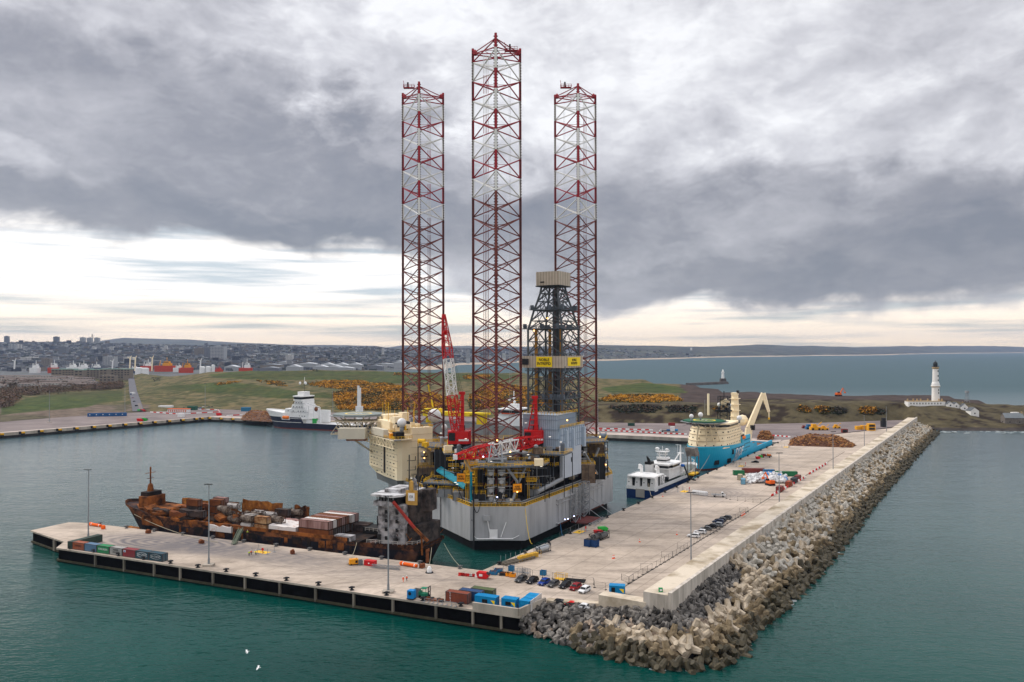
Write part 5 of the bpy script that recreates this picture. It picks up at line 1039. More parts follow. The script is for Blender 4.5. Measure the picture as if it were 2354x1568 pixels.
def tank_container(loc, rz, fr, tk, label, group=None, L=6.06, key='t', end=None):
    k_ = (fr.name, tk.name, (end or tk).name)
    if k_ in CMESH: r = dup(CMESH[k_], loc, rz, label, group); return r
    r = empty('tank_container', loc, rz, label, 'tank container', group); H_ = 2.6; W_ = 2.44; b = MB(); c = [(sx*L/2, sy*W_/2) for sx in (-1, 1) for sy in (-1, 1)]
    for x, y in c: b.bar((x, y, 0), (x, y, H_), .1, 4)
    for z in (.08, H_-.08):
        for sy in (-1, 1): b.bar((-L/2, sy*W_/2, z), (L/2, sy*W_/2, z), .09, 4)
        for sx in (-1, 1): b.bar((sx*L/2, -W_/2, z), (sx*L/2, W_/2, z), .09, 4)
    for sx in (-1, 1):
        b.bar((sx*L/2, -W_/2, 0), (sx*L/2, W_/2, H_), .06, 4); b.bar((sx*L/2, W_/2, 0), (sx*L/2, -W_/2, H_), .06, 4)
        for sy in (-1, 1): b.bar((sx*L/2, sy*W_/2, H_), (sx*L/4, sy*W_/2, .1), .06, 4)
    b.build('frame', fr, r); b = MB(); b.hcyl((-L/2+.5, 0, H_/2), (L/2-.5, 0, H_/2), 1.12, 14, 0, .3); b.build('tank', [tk, end or tk], r, smooth=False); b = MB(); b.bar((-L/2+.2, 0, H_/2), (-L/2+.12, 0, H_/2), .75, 12); b.bar((L/2-.2, 0, H_/2), (L/2-.12, 0, H_/2), .75, 12); b.build('end_cap', end or tk, r); CMESH[k_] = r; return r
mtk = M('scorched_tank', (.08, .06, .05), .7, .3, .6, col2=(.35, .28, .22), thr=(.4, .65)); mtw = M('pale_tank', (.45, .42, .40), .6, .2, .6)
for k, (x, y, z) in enumerate(((69.5, 8.2, ZD), (69.5, 8.2, ZD+2.7), (66.2, -.2, ZD), (66.2, -.2, ZD+2.7), (60, -7.8, ZD), (60, -7.8, ZD+2.7), (58.4, 5.2, ZD), (58.4, 5.2, ZD+2.7), (70, 5.4, ZD), (70, 5.4, ZD+2.7), (70, 2.6, ZD+2.7), (76, 3, ZD+1), (77, 0, ZD+1.2), (78, -3, ZD+1.4), (79, 5, ZD+1), (76, -6, ZD+1.5), (84, 2.5, 10.6), (84, 5, 12.8), (83.8, 0, 13))):
    tank_container(on_ship(bs, x, y, z), BA+PI, mfr, (mtk, mtw)[k % 3 == 0], 'scorched tank container in a charred frame on the burnt ship', 'tank containers on the wreck')
# gangway
b = MB(); p, q = on_ship(bs, 70, 11, 9.0), at(536, 1251); q.z = 5.1; b.truss(p, q, 1.5, 1.1, 6, .09); b.bar(Vector(p)-Vector((0, 0, .4)), q, .45, 4); b.build('gangway', M('green_grey_steel', (.14, .17, .12)), label='short green-grey gangway from the wreck down to the jetty', cat='gangway')
# ---- blue offshore construction vessel
QD = Vector((math.cos(DECK_ANG), math.sin(DECK_ANG))); QN = Vector((-QD.y, QD.x)); Q0 = Vector(V2(q0))
def along(a, off): p = Q0+QD*a+QN*off; return p
mblue = M('sky_blue_hull', (.02, .42, .66), .42, .06, .1); mblue2 = M('deep_blue_hull', (.02, .24, .42), .42, .08, .1)
L_ = 130; so_ = along(399, 17); bvs = local_ship(so_, DECK_ANG+PI, 'offshore_vessel', 'bright blue and cream offshore vessel with a green helideck moored at the quay')
def dhv(t): return 5.6 if t < .36 else (10.5 if t < .52 else (13.5 if t < .6 else 13.5+2.2*((t-.6)/.4)**1.5))
ship_hull(L_, 28, dhv, .30, .96, 7, ((1.0, 0), (99, 1)), 2, 1.0, mats=[M('antifouling_red', (.16, .04, .03)), mblue, M('deck_red_brown', (.17, .075, .05), .8)], parent=bvs, n=60, flare=.8)
b = MB()       # cream superstructure, tiered, rounded towards the bow
def rounded(x0, x1, hw_, bow, n=7): return [(x0, -hw_), (x1-bow, -hw_)]+[(x1-bow+bow*math.sin(PI*k/n), -hw_*math.cos(PI*k/n)) for k in range(1, n)]+[(x1-bow, hw_), (x0, hw_)]
tiers = [(78, 127, 12.0, 13.0, 17.6, 17), (79, 124, 11.9, 17.6, 21.2, 14), (82, 121, 11.6, 21.2, 24.6, 12)]
for x0, x1, hw_, z0, z1, bw_ in tiers:
    b.prism(rounded(x0, x1, hw_+1, bw_), z0, z1, 0, top=rounded(x0, x1-1.8, hw_+1, bw_)); b.prism(rounded(x0, x1-1.4, hw_+1.1, bw_), z1-.12, z1+.05, 1)
b.prism(rounded(86, 114, 12.4, 7), 24.65, 25.7, 0); b.prism(rounded(86.3, 113.6, 12.0, 7), 25.7, 27.3, 2, top=rounded(86.3, 114.2, 12.6, 7)); b.prism(rounded(85.5, 114.6, 12.9, 7), 27.3, 28.2, 0)
b.bx(72, 80, 4, 12.4, 10.0, 19.2, 0); b.bx(64, 72, -3, 9, 8, 15, 0)
sup = b.build('superstructure', [mbeige, M('cream_edge', (.45, .36, .24)), mwin], bvs)
wins('porthole_window', [((84+k*3.6, 13.05 if z < 17 else (12.95 if z < 20 else 12.65), z), (.8, .12, .7)) for z in (15.2, 19.4, 22.9) for k in range(8)]+[(((127 if z < 17 else (124 if z < 20 else 121))-1.0-(17 if z < 17 else (14 if z < 20 else 12))*(1-math.sin(PI*(k+.5)/8)), -13*math.cos(PI*(k+.5)/8)*.97, z), (.5, .7, .6)) for z in (15.2, 19.4, 22.9) for k in range(8)], mwin, sup)
b = MB(); b.box((80.5, 13.5, 15.8), (6.5, .4, 5.6), 0, 0); b.hcyl((78.4, 13.9, 16.6), (82.8, 13.9, 16.6), 1.1, 10, 1, .8); b.build('lifeboat', [mdk, M('lifeboat_orange', (.75, .18, .02))], bvs, smooth=False)
b = MB(); b.bx(64, 84, 13.2, 14.02, 8.0, 17.5, 0); b.bx(58, 64, 13.2, 14.0, 5, 12, 0)
for k in range(6):
    for j in range(3): b.box((66+k*2.4, 14.06, 9.5+j*2.6), (.8, .1, .9), 0, 1)
b.build('blue_side_panel', [mblue, mwin], bvs)
hdp = aty(1617.5, 966.5, 492); hx, hy = rot2((hdp.x-so_.x, hdp.y-so_.y), -(DECK_ANG+PI)); hz = hdp.z
b = MB(); R1 = 13.2; oc = [(hx+R1*math.cos(PI/8+k*PI/4), hy+R1*math.sin(PI/8+k*PI/4)) for k in range(8)]; b.prism(oc, hz-.6, hz, 0); b.prism([(hx+(R1+1.5)*math.cos(PI/8+k*PI/4), hy+(R1+1.5)*math.sin(PI/8+k*PI/4)) for k in range(8)], hz-.95, hz-.7, 1); hd2 = b.build('helideck', [M('helideck_green', (.012, .10, .055), .7, .1, .3), mgal], bvs)
b = MB(); annulus(b, (hx, hy), 5.8, 6.9, hz+.03); b.build('landing_circle', mysign, hd2); textmesh('H', 5.5, 'landing_letter', mwht, hd2, (hx, hy, hz+.03), (0, 0, R(90)), .01)
b = MB()
for k in range(8):
    b.bar((*oc[k], hz-.6), (hx+5*math.cos(PI/8+k*PI/4)-2, hy+5*math.sin(PI/8+k*PI/4), hz-4.6), .16, 4); b.bar((*oc[k], hz-.8), (*oc[(k+3) % 8], hz-3.6), .12, 4); b.bar((*oc[k], hz-.8), (hx+8*math.cos(PI/8+(k+1)*PI/4), hy+8*math.sin(PI/8+(k+1)*PI/4), hz-3.8), .12, 4)
b.build('helideck_truss', mgal, hd2)
b = MB()
for (sx, sy) in ((119, 6), (119, -6), (124, 3), (124, -4), (116, 10)): b.bar((sx, sy, 13.5), (hx+(sx-119)*.6, hy+sy*.6, hz-3.2), .32, 6)
b.build('helideck_leg', mbeige, bvs)
for (u, v, Y, r_) in ((1588, 957.5, 480, 1.3), (1609, 954, 480, 1.5), (1652, 931, 500, 1.3), (1675, 932, 500, 1.3), (1698, 962, 478, 1.6)):
    c = aty(u, v, Y); x, y = rot2((c.x-so_.x, c.y-so_.y), -(DECK_ANG+PI)); b = MB(); b.ball((x, y, c.z), r_, 12, 0, z0=-.8); b.lathe([(.5, -3), (.6, -1)], (x, y, c.z), 6, 1); b.build('satellite_dome', [mwht, mgal], bvs, smooth=True)
def sl(u, v, Y, o=None): c = aty(u, v, Y); x, y = rot2((c.x-so_.x, c.y-so_.y), -(DECK_ANG+PI)); return Vector((x, y, c.z))
b = MB(); p0_, p1_ = sl(1655, 960, 500), sl(1672, 900, 500); b.truss(sl(1662, 965, 500), sl(1663, 912, 500), 6, 6, 6, .25, 0); b.box(sl(1662, 945, 500), (6, 9, 1), 0, 0); b.box(sl(1663, 926, 500), (4, 4, 3), 0, 1); b.bar(sl(1663, 925, 500), sl(1663, 900, 500), .3, 5, 0)
for k in range(14): q = sl(1652+k*1.6, 940-(k % 5)*5, 498+(k % 3)*2); b.box(q, (1.4, 1.2, 1.6), 0, k % 2)
b.build('radar_mast', [mdk, mbeige], bvs)
b = MB(); b.bar(sl(1627, 955, 496), sl(1627, 906, 496), .7, 6, 0); b.bar(sl(1619, 955, 490), sl(1619, 920, 490), .12, 4, 1); b.build('signal_mast', [mbeige, mgal], bvs)
b = MB(); t0, t1 = sl(1688, 975, 550), sl(1688, 907, 550); b.bar(t0, t0.lerp(t1, .4), 3.2, 6, 0, r2=2.8); b.bar(t0.lerp(t1, .4), t1, 2.9, 6, 0, r2=2.3); b.box(t1+Vector((0, 0, .3)), (5, 4, 1.6), 0, 0); b.box(t1+Vector((0, 2, 1.6)), (2, 1.4, 2), 0, 1)
for k in range(4): b.box(t0.lerp(t1, .25+k*.2), (6.2, 6, .4), 0, 0)
b.build('crane_tower', [mbeige, mdk], bvs)
b = MB(); c0, c1, c2, c3 = sl(1716, 1016, 560), sl(1720, 985, 560), sl(1753, 905, 560), sl(1766, 948, 558)
b.bar(sl(1713, 1046, 560), c0, 3.0, 12, 0, r2=2.4); b.bar(c0, c1, 2.6, 8, 0); b.bar(c1, c2, 2.7, 4, 0, r2=1.7); b.bar(c2, c3, 2.0, 4, 0, r2=1.1); b.bar(c3, c3-Vector((0, 0, 4)), .35, 5, 0); b.box(c3-Vector((0, 0, 4.6)), (1.2, 1, 1.4), 0, 2); b.box(c1+Vector((0, 2.6, .5)), (3, 2.6, 3.4), 0, 1); b.bar(c0+Vector((-2, -1.5, 1)), c1.lerp(c2, .45), .45, 6, 1); b.bar(c1.lerp(c2, .55)+Vector((-2.2, 0, -1)), c2.lerp(c3, .3), .35, 5, 1)
b.ball(sl(1705, 967, 566), 4.0, 10, 0); b.build('knuckle_crane', [mbeige, mdk, myel], bvs)
b = MB(); b.bx(30, 44, -9, -1, 5.0, 8, 0); b.bx(46, 52, 6, 12, 5.0, 8.0, 1); b.bx(2, 60, 13.4, 14.1, 4.4, 7.4, 2); b.bx(2, 60, -14.1, -13.4, 4.4, 7.4, 2)
for k in range(16): b.box((rr.uniform(28, 62), rr.uniform(-8, 9), rr.uniform(6, 12)), (rr.uniform(2, 5), rr.uniform(2, 4), rr.uniform(2, 6)), 0, rr.choice((0, 3, 3)))
b.build('working_deck_gear', [mbrown, M('blue_box', (.02, .16, .36)), mblue, mbeige], bvs)
b = MB(); b.rail([(86, 12.6, 24.7), (108, 12.6, 24.7)], 1.1, 2, .06); b.build('railing', [mbeige], bvs)
hs = lambda t, z: None
def side_pt(t, z, L=130, B=28, bow_len=.30, flare=.8, rake=7, dh=dhv, full=.98):
    k = z/dh(t); q = (t-(1-bow_len))/bow_len
    if q > 0: w_ = max(0, 1-q**1.7)**.8; dk = max(0, 1-q**3.2)**.62; f = w_+(dk-w_)*k**(1/(.4+flare))
    else: f = 1
    q2 = max(0, (t-.8)/.2); return Vector((t*L+rake*q2*q2*(k**1.2)-rake*.15*q2*q2*(1-k), B/2*f*(full+(1-full)*k), z))
def side_text(txt, size, t, z, mat, name, parent, shear=.3, **kw):
    p, q, u_ = side_pt(t, z, **kw), side_pt(t+.02, z, **kw), side_pt(t, z+2, **kw); ex_ = (p-q).normalized(); uz = (u_-p).normalized(); nn = ex_.cross(uz).normalized(); uz = nn.cross(ex_)
    o = textmesh(txt, size, name, mat, parent, (0, 0, 0), (0, 0, 0), .02, shear=shear, bold=.06*size/5); m = Matrix((ex_, uz, nn)).transposed().to_4x4(); m.translation = p+nn*.35; o.data.transform(m); return o
side_text('DOF', 7.6, .715, 8.4, mwht, 'company_letters', bvs, .5)
b = MB()
for t in (.925, .83): p = side_pt(t, 4.6); b.box(p+Vector((0, .1, 0)), (3.6, .9, 2.6), R(-35 if t > .9 else -25), 0, rot=None)
b.build('thruster_mark', mdk, bvs)
b = MB(); p = side_pt(.80, 9.6); b.box(p+Vector((0, .4, 0)), (1.2, .8, 2.8), R(-20)); b.build('anchor', mdk, bvs)
wins('hull_window', [(side_pt(.60+k*.014, 11.4)+Vector((0, .05, 0)), (.6, .25, .8)) for k in range(16)]+[(side_pt(.56+k*.03, 7.6)+Vector((0, .05, 0)), (.6, .25, .7)) for k in range(7)], mwin, bvs)
b = MB(); p, q = on_ship(bvs, 82, 13, 9.5), at(1681, 1070); q.z = 5.1; b.truss(p, q, 1.3, 1.1, 9, .08); b.build('gangway', mgal, label='slanting accommodation ladder from the blue vessel down to the quay', cat='gangway')
# ---- blue and white trawler
so2 = along(164, 13.2); tr = local_ship(so2, DECK_ANG, 'trawler', 'white and navy blue trawler moored stern-on to the camera behind the big rig')
mnv = M('navy_hull', (.008, .030, .11), .4, .1, .1); mw2 = M('ship_white', (.76, .76, .75), .5, .08, .3)
def dht(t): return 6.4 if t < .55 else 6.4+2.2*min(1, ((t-.55)/.3))**1.2
ship_hull(76, 15.4, dht, .32, .97, 6, ((4.4, 0), (4.65, 1), (99, 2)), 3, 1.2, mats=[mnv, mblk, mw2, M('deck_grey_green', (.16, .18, .17), .8)], parent=tr, n=40, flare=.9)
TZ = Matrix.Translation((0, 0, 3.0)) @ Matrix.Diagonal((1, 1, .70, 1))
b = MB(TZ); b.bx(26, 47, -5.6, 5.6, 5, 12.2, 0); b.prism(rounded(29, 45, 6.6, 4), 12.2, 13.2, 0); b.prism(rounded(29.4, 44.6, 6.2, 4), 13.2, 15.2, 1, top=rounded(29.4, 45, 6.6, 4)); b.prism(rounded(29, 45.4, 6.8, 4), 15.2, 16.2, 0); b.bx(25, 31, -5.8, 5.8, 12.4, 13.2, 0); b.bx(25.4, 31, -5.4, 5.4, 13.2, 15.2, 1); b.bx(25, 31.6, -5.8, 5.8, 15.2, 16.4, 0); b.bx(30, 36, -2.6, 2.6, 16.2, 19.8, 0); b.bx(29.9, 36.1, -2.7, 2.7, 17.6, 18.6, 1)
tsup = b.build('wheelhouse', [mw2, mwin], tr)
b = MB(); b.bx(.2, 15, -7, 7, 10.6, 11.2, 0)
for y in (-6.2, -1.9, 1.9, 6.2): b.prism([(.6, y-1.5), (4.6, y-1.5), (4.6, y+1.5), (.6, y+1.5)], 4.0, 10.6, 0, top=[(1.4, y-1.1), (4.2, y-1.1), (4.2, y+1.1), (1.4, y+1.1)])
for y in (-6.2, 6.2): b.box((.9, y*.8, 3.9), (1.4, 3.4, 1.6), 0, 1)
b.box((0, 0, 2.9), (.5, 4.6, 4.2), 0, 2); b.bx(1.8, 13, -6.6, 6.6, 5.2, 10.5, 3); [b.bx(x, x+.8, -7.3, -6.7, 5.2, 10.6, 0) for x in (5, 9.5, 14)]; [b.box((.3, y, 8.2), (.3, .5, .4), 0, 3) for y in (-6.2, -1.9, 1.9, 6.2)]; b.build('stern_gantry', [mw2, M('ochre_rust_paint', (.36, .20, .07), .8, .4, .5), M('dirty_steel', (.34, .32, .29)), mdk], tr)
for y in (-4.5, 4.5): b = MB(TZ); b.bar((13, y, 11), (13, y, 16.5), .9, 8, 0, r2=.7); b.bar((13, y, 16.5), (10.5, y, 17.8), .8, 8, 0); b.bar((10.5, y, 17.8), (9.5, y, 15), .5, 6, 0); b.build('net_crane', mw2, tr)
b = MB(TZ); b.prism([(20, 2.4), (25, 2.4), (25, 5.4), (20, 5.4)], 5, 16.4, 0); b.bx(19.9, 25.1, 2.3, 5.5, 16.4, 18.2, 1); 
for q in range(3): b.bar((21+q*1.2, 3.8, 18), (20+q*1.1, 4.2, 22.5-q), .45, 6, 1)
b.build('funnel', [mw2, mblk], tr)
b = MB(TZ)
for z, h in ((19.8, 2.9), (22.4, 2.4), (24.6, 3.2)):
    b.box((31.5, 0, z), (h*1.2, h*2, .25), 0, 0); b.rail([(31.5-h*.6, -h, z), (31.5+h*.6, -h, z), (31.5+h*.6, h, z), (31.5-h*.6, h, z)], 1.1, 1.2, .07, 0, True)
for y in (-1.6, 1.6): b.bar((31.5, y, 16), (31.5, y, 25), .35, 5, 0)
b.ball((31, 2.7, 26.8), 1.15, 10, 0); b.ball((31, -2.7, 26.6), .9, 10, 0); b.bar((31.5, 0, 24.6), (31.5, 0, 28.8), .14, 4, 0); b.bar((44, -4, 16), (44, -4, 29), .07, 4, 0); b.build('radar_mast', mw2, tr)
b = MB(TZ); b.bar((60, 0, 9), (60, 0, 25.6), .7, 6, 0, r2=.3); b.bar((60, 0, 25.4), (57.8, 2, 25.8), .2, 4, 0); b.bar((60, 0, 20), (52, 2.6, 10), .35, 4, 0); b.bar((60, 0, 20), (52, -2.6, 10), .35, 4, 0); b.box((60, 0, 19), (1.6, 3.6, .3), 0, 0); b.build('foremast', mw2, tr)
b = MB(TZ)
for k in range(30): b.box((rr.uniform(5, 26), rr.uniform(-6.4, 6.4), rr.uniform(5.4, 8.5)), (rr.uniform(.6, 2.6), rr.uniform(.6, 2), rr.uniform(.6, 2.2)), 0, rr.choice((0, 0, 1, 2)))
for x, y in ((18, 4), (20, -3), (10, 2), (48, -5)): b.hcyl((x, y-1.6, 7.2), (x, y+1.6, 7.2), 1.2, 10, 0)
b.rail([(.4, -7, 11.2), (.4, 7, 11.2), (15, 7, 11.2)], 1.2, 1.6, .06, 0); b.rail([(46, -7.4, 7), (28, -7.6, 6.6)], 1.1, 1.5, .06, 0); b.rail([(64, -6.2, 10.6), (72, -4, 10.8), (78, 0, 11)], 1.1, 1.5, .07, 0); b.bar((44, -6.8, 6.5), (44, -6.8, 13), .5, 6, 0); b.ball((44, -6.8, 12.5), 1.2, 8, 3)
for k in range(9): b.box((46+k*1.9, -7.75+max(0, k-4)*.18, 5.2), (1.3, .12, 1.2), R(3), 1)
b.build('deck_gear', [mw2, mdk, M('tan_gear', (.35, .22, .12)), M('bright_blue', (.01, .12, .45))], tr)
# fish hopper frame and black hose on the quay
h = at(1592, 1094); hp_ = empty('hopper_frame', h, DECK_ANG, 'tall grubby discharge hopper on yellow wheels beside the trawler', 'hopper')
b = MB()
for x in (-3, 3):
    for y in (-2.2, 2.2): b.bar((x, y, 1.5), (x, y, 13), .3, 4)
b.prism([(-3.4, -2.6), (3.4, -2.6), (3.4, 2.6), (-3.4, 2.6)], 11, 15.5, 0, top=[(-4, -2), (2, -2), (2, 3.4), (-4, 3.4)]); b.truss((0, 0, 2), (0, 0, 12), 5.6, 4, 3, .12); b.build('hopper', M('grubby_grey', (.11, .10, .09), .9, .3, .4, col2=(.22, .2, .18)), hp_)
b = MB(); b.box((0, 0, 1.2), (9.5, 4, .8)); 
for x in (-4, -2, 2, 4): b.bar((x, -2.4, .6), (x, 2.4, .6), .6, 8, 1)
b.build('chassis', [myel, mblk], hp_)
b = MB(); pts = [on_ship(tr, 46, -6.8, 10)]+[tuple(aty(*q)) for q in ((1578, 1085, 415), (1588, 1098, 405))]; a_, c_ = Vector(on_ship(tr, 46, -6.8, 12)), at(1597, 1106)
pts = [a_.lerp(c_, t/10)-Vector((0, 0, 12*(t/10)*(1-t/10))) if t < 9 else c_ for t in range(11)]; pts = [Vector((p.x, p.y, max(p.z, 5.3))) for p in pts]; b.path(pts, .42, 6); b.build('discharge_hose', mblk, label='thick black hose looping from the trawler to the quay', cat='hose')
# ---- navy and white supply vessel at the far quay
QD2 = Vector((qd.x, qd.y)); QN2 = Vector((qd.y, -qd.x)); QA = Vector(V2(qa))
def far_along(u, off): 
    for k in range(4000):
        p = QA+QD2*(k*.2)+QN2*off
        if CU+FPX*p.x/p.y >= u: return p
sb, ss = far_along(628, 17), far_along(838, 17); Lf = (ss-sb).length; fa = math.atan2(sb.y-ss.y, sb.x-ss.x); fv = local_ship(ss, fa, 'supply_vessel', 'navy-hulled supply vessel with tiered white bridge moored at the far quay')
def dhf(t): return 6.0 if t < .60 else (12.5 if t < .64 else 13.2+4.6*((t-.64)/.36)**1.2)
ship_hull(Lf, 20, dhf, .25, .95, 8, ((1.0, 0), (6.2, 1), (6.6, 2), (11.2, 1), (99, 3)), 3, 1.1, mats=[M('antifouling_red', (.2, .05, .04)), M('dark_navy_hull', (.010, .014, .035), .4), mwht, mw2], parent=fv, n=40, flare=.8)
TV = Matrix.Diagonal((1, 1, 1.26, 1))
b = MB(TV); x0 = Lf*.57
for i, (xa, xb, hw_, z0, z1) in enumerate(((-4, 30, 9.8, 8, 12), (-2, 27, 9.2, 12, 15.2), (2, 19, 8.8, 15.2, 18.4), (3, 16, 8.4, 18.4, 21.4))): b.prism(rounded(x0+xa, x0+xb, hw_, 2.5), z0, z1, 0, top=rounded(x0+xa, x0+xb-1.4, hw_, 2.5)); b.prism(rounded(x0+xa-.6, x0+xb+.4, hw_+.5, 2.5), z0-.12, z0+.1, 0)
b.prism(rounded(x0+4, x0+16, 9.4, 3), 21.4, 22.4, 0); b.prism(rounded(x0+4.2, x0+15.6, 9, 3), 22.4, 24.2, 1, top=rounded(x0+4.2, x0+16.2, 9.4, 3)); b.prism(rounded(x0+3.8, x0+16.6, 9.6, 3), 24.2, 25.0, 0); b.bx(x0+5, x0+13, -4, 4, 25, 28, 0); fsup = b.build('superstructure', [mw2, mwin], fv)
wins('window', [((x0+xx, hw_+.05, zz*1.26), (1.0, .2, .8)) for zz, hw_, xs_ in ((10, 9.8, (0, 3, 6, 12, 15, 21, 24)), (13.6, 9.2, (2, 5, 8, 14, 20)), (16.8, 8.8, (4, 7, 10, 14)), (19.9, 8.4, (5, 8, 11, 14))) for xx in xs_], mwin, fsup)
b = MB(TV); [b.rail([(x0-4+q*2, 10-q*.4, zz), (x0+16-q, 10-q*.4, zz)], 1.1, 2, .1) for q, zz in enumerate((12.1, 15.3, 18.5))]; b.build('deck_railing', mgal, fv)
b = MB(TV); b.truss((x0+8, 0, 28), (x0+8, 0, 34), 5, 4, 3, .15, 1)
for q in ((x0+5, 2), (x0+9, -2), (x0+11, 3)): b.ball((*q, 34.5), 1.1, 10, 0)
b.bar((x0+8, 0, 34), (x0+8, 0, 39), .2, 4, 0); b.build('radar_mast', [mwht, mdk], fv)
b = MB(TV); b.hcyl((x0+19, 10.4, 8.6), (x0+25, 10.4, 8.6), 1.2, 8, 0, .8); b.build('lifeboat', M('lifeboat_orange', (.75, .16, .02)), fv); b = MB(TV); b.bx(x0+17.5, x0+27, 9.9, 10.1, 6.8, 10.6); b.build('lifeboat_recess', mw2, fv)
b = MB(TV); g_ = x0-18; b.bx(g_, g_+16, 8, 9.6, 5, 7, 0); b.bar((g_, 9, 5), (g_+1, 9, 17), .7, 4, 0); b.bar((g_+1, 9, 17), (g_+16, 9, 20), .5, 4, 0); b.bar((g_+14, 9, 6), (g_+14, 9, 18), .5, 4, 0); b.bar((g_+8, 9, 6), (g_+8, 9, 17), .3, 4, 0); b.ball((g_+6, 8, 15.5), 1.8, 8, 1); b.bx(g_+4, g_+9, 8, 9.8, 5, 8.4, 2); b.bx(g_+2, g_+15, -9, -6, 5, 14, 0); b.build('davit_frame', [mw2, mrust, M('green_box', (.03, .35, .07))], fv)
cb = fv.location; b = MB(); cx = 6; b.lathe([(2.4, 4), (2.4, 16), (3.2, 17), (3.2, 19)], (cx, 0, 0), 10, 0); b.box((cx, 0, 21), (5, 5, 4), 0, 0); b.bar((cx, 1, 22), (cx+.4, 1, 42), 1.4, 4, 0, r2=1.0); b.bar((cx, -1.6, 22), (cx, -1.6, 40), .7, 4, 0); b.build('deck_crane', [mw2], fv)
# ---- grey ship with yellow crane seen through the rig
gs, gb2 = far_along(955, 14), far_along(1215, 14); Lg = (gs-gb2).length; ga_ = math.atan2(gs.y-gb2.y, gs.x-gb2.x); gv = local_ship(gb2, ga_, 'heavy_vessel', 'grey ship with white bridge and yellow crane seen through the rig legs')
ship_hull(Lg, 24, lambda t: 11.5, .12, .95, 4, ((1.5, 0), (99, 1)), 2, 1, mats=[mrust, M('ship_grey', (.24, .24, .23)), mdk], parent=gv)
b = MB(); b.bx(4, 26, -11, 11, 10.5, 18, 0); b.bx(5, 24, -10.5, 10.5, 18, 22, 0); b.bx(5.5, 23, -11.5, 11.5, 22, 24.5, 1); b.bx(5, 24, -12, 12, 24.5, 25.6, 0); b.bx(8, 20, -12.05, 12.05, 21.3, 22.1, 2); b.bx(10, 18, -4, 4, 25.5, 29, 0); b.bar((14, 0, 29), (14, 0, 40), .5, 5, 0); b.ball((12, 3, 31), 1.3, 8, 0); b.ball((16, 5, 33), 1.3, 8, 0); b.box((14, 0, 34), (2, 6, .4), 0, 0); b.build('bridge', [mw2, mwin, M('orange_red_band', (.6, .08, .02))], gv)
b = MB(); b.bx(34, 100, 4, 12, 19.6, 21.2, 0); b.bx(80, 96, 3, 12.5, 17, 23.5, 0); b.bx(50, 76, 3, 12.5, 18.2, 20, 0); b.bx(36, 44, 6, 11, 11, 19.6, 0); b.bx(88, 94, 6, 11, 11, 17, 0); b.bar((92, 0, 20), (98, 0, 44), .7, 4, 0); b.truss((98, 0, 20), (98, 0, 50), 2.6, 2.6, 8, .2); b.build('yellow_crane', M('crane_yellow', (.75, .52, .01)), gv)
# ------------------------------------------------------------------ things on the pier
EA = math.atan2(ed.y, ed.x)          # direction of the pier's near edge
E1 = Vector((ed.x, ed.y)); E2 = Vector((-ed.y, ed.x))
if E2.y < 0: E2 = -E2
def cm(n, c, c2=None): return M(n, c, .65, .15, .5, col2=c2, thr=(.45, .75))
mframe = M('container_frame', (.07, .06, .06), .7)
CN = [('rust_red_container', (.33, .09, .04), 'faded orange-red container second in the row at the jetty end', 'HAMBURG', mdk, .8), ('pale_blue_container', (.10, .19, .30), 'faded blue container with a scraped patch in the jetty row', None, None, 1), ('green_container', (.02, .24, .09), 'bright green container with white lettering in the jetty row', 'EVERGREEN', mwht, .95),
      ('grey_white_container', (.36, .35, .33), 'dirty pale grey container in the jetty row', 'MAERSK\nSEALAND', mdk, .8), ('crimson_container', (.26, .035, .045), 'crimson container with a small white and blue plate in the jetty row', None, None, 1), ('dark_teal_container', (.020, .070, .10), 'dark teal container with white lettering, second from the row\'s right end', 'SEA CARGO', mwht, .95), ('dark_teal_container', (.020, .070, .10), 'dark teal container with white lettering at the right end of the jetty row', 'SEA CARGO', mwht, .95)]
pA, pB = at(164.2, 1260.2), at(371.8, 1290.5); dv = (pB-pA); stp = dv/7; ca = math.atan2(dv.y, dv.x); cn_ = Vector((-math.sin(ca), math.cos(ca), 0))
for k, (nm, c, lab, txt, tm, ts) in enumerate(CN):
    p = pA+stp*(k+.5)+cn_*1.25; L_c = min(6.06, stp.length-.12)
    o = container('shipping_container', L_c, 2.6, cm(nm, c, tuple(q*.5+.04 for q in c)), mframe, (p.x, p.y, 5.0), ca, lab, None)
    if txt:
        t = textmesh(txt, ts, 'painted_lettering', tm, o, (0, -1.27, 1.45), (R(90), 0, 0), .01, xs=.85)
        if k >= 5:
            b = MB()
            for s_ in (-1, 1):
                for q in range(8): a0, a1 = PI*(.12+q*.095), PI*(.12+(q+1)*.095); b.bar((2.5*math.cos(a0), -1.28, 1.45+s_*.75*math.sin(a0)), (2.5*math.cos(a1), -1.28, 1.45+s_*.75*math.sin(a1)), .05, 4)
            b.build('oval_swoosh', mwht, o)
    if k == 4: b = MB(); b.box((-1.9, -1.27, 1.9), (1.0, .06, .7), 0, 0); b.box((-1.9, -1.31, 1.9), (.6, .04, .35), 0, 1); b.build('company_plate', [mwht, M('plate_blue', (.05, .15, .5))], o)
p = pA-stp*.12+cn_*6.1; container('shipping_container', 12.19, 2.6, cm('dark_green_container', (.035, .06, .045), (.02, .035, .03)), mframe, (p.x-.2, p.y, 5.0), ca+PI/2, 'long dark green container end-on behind the jetty row\'s left end')
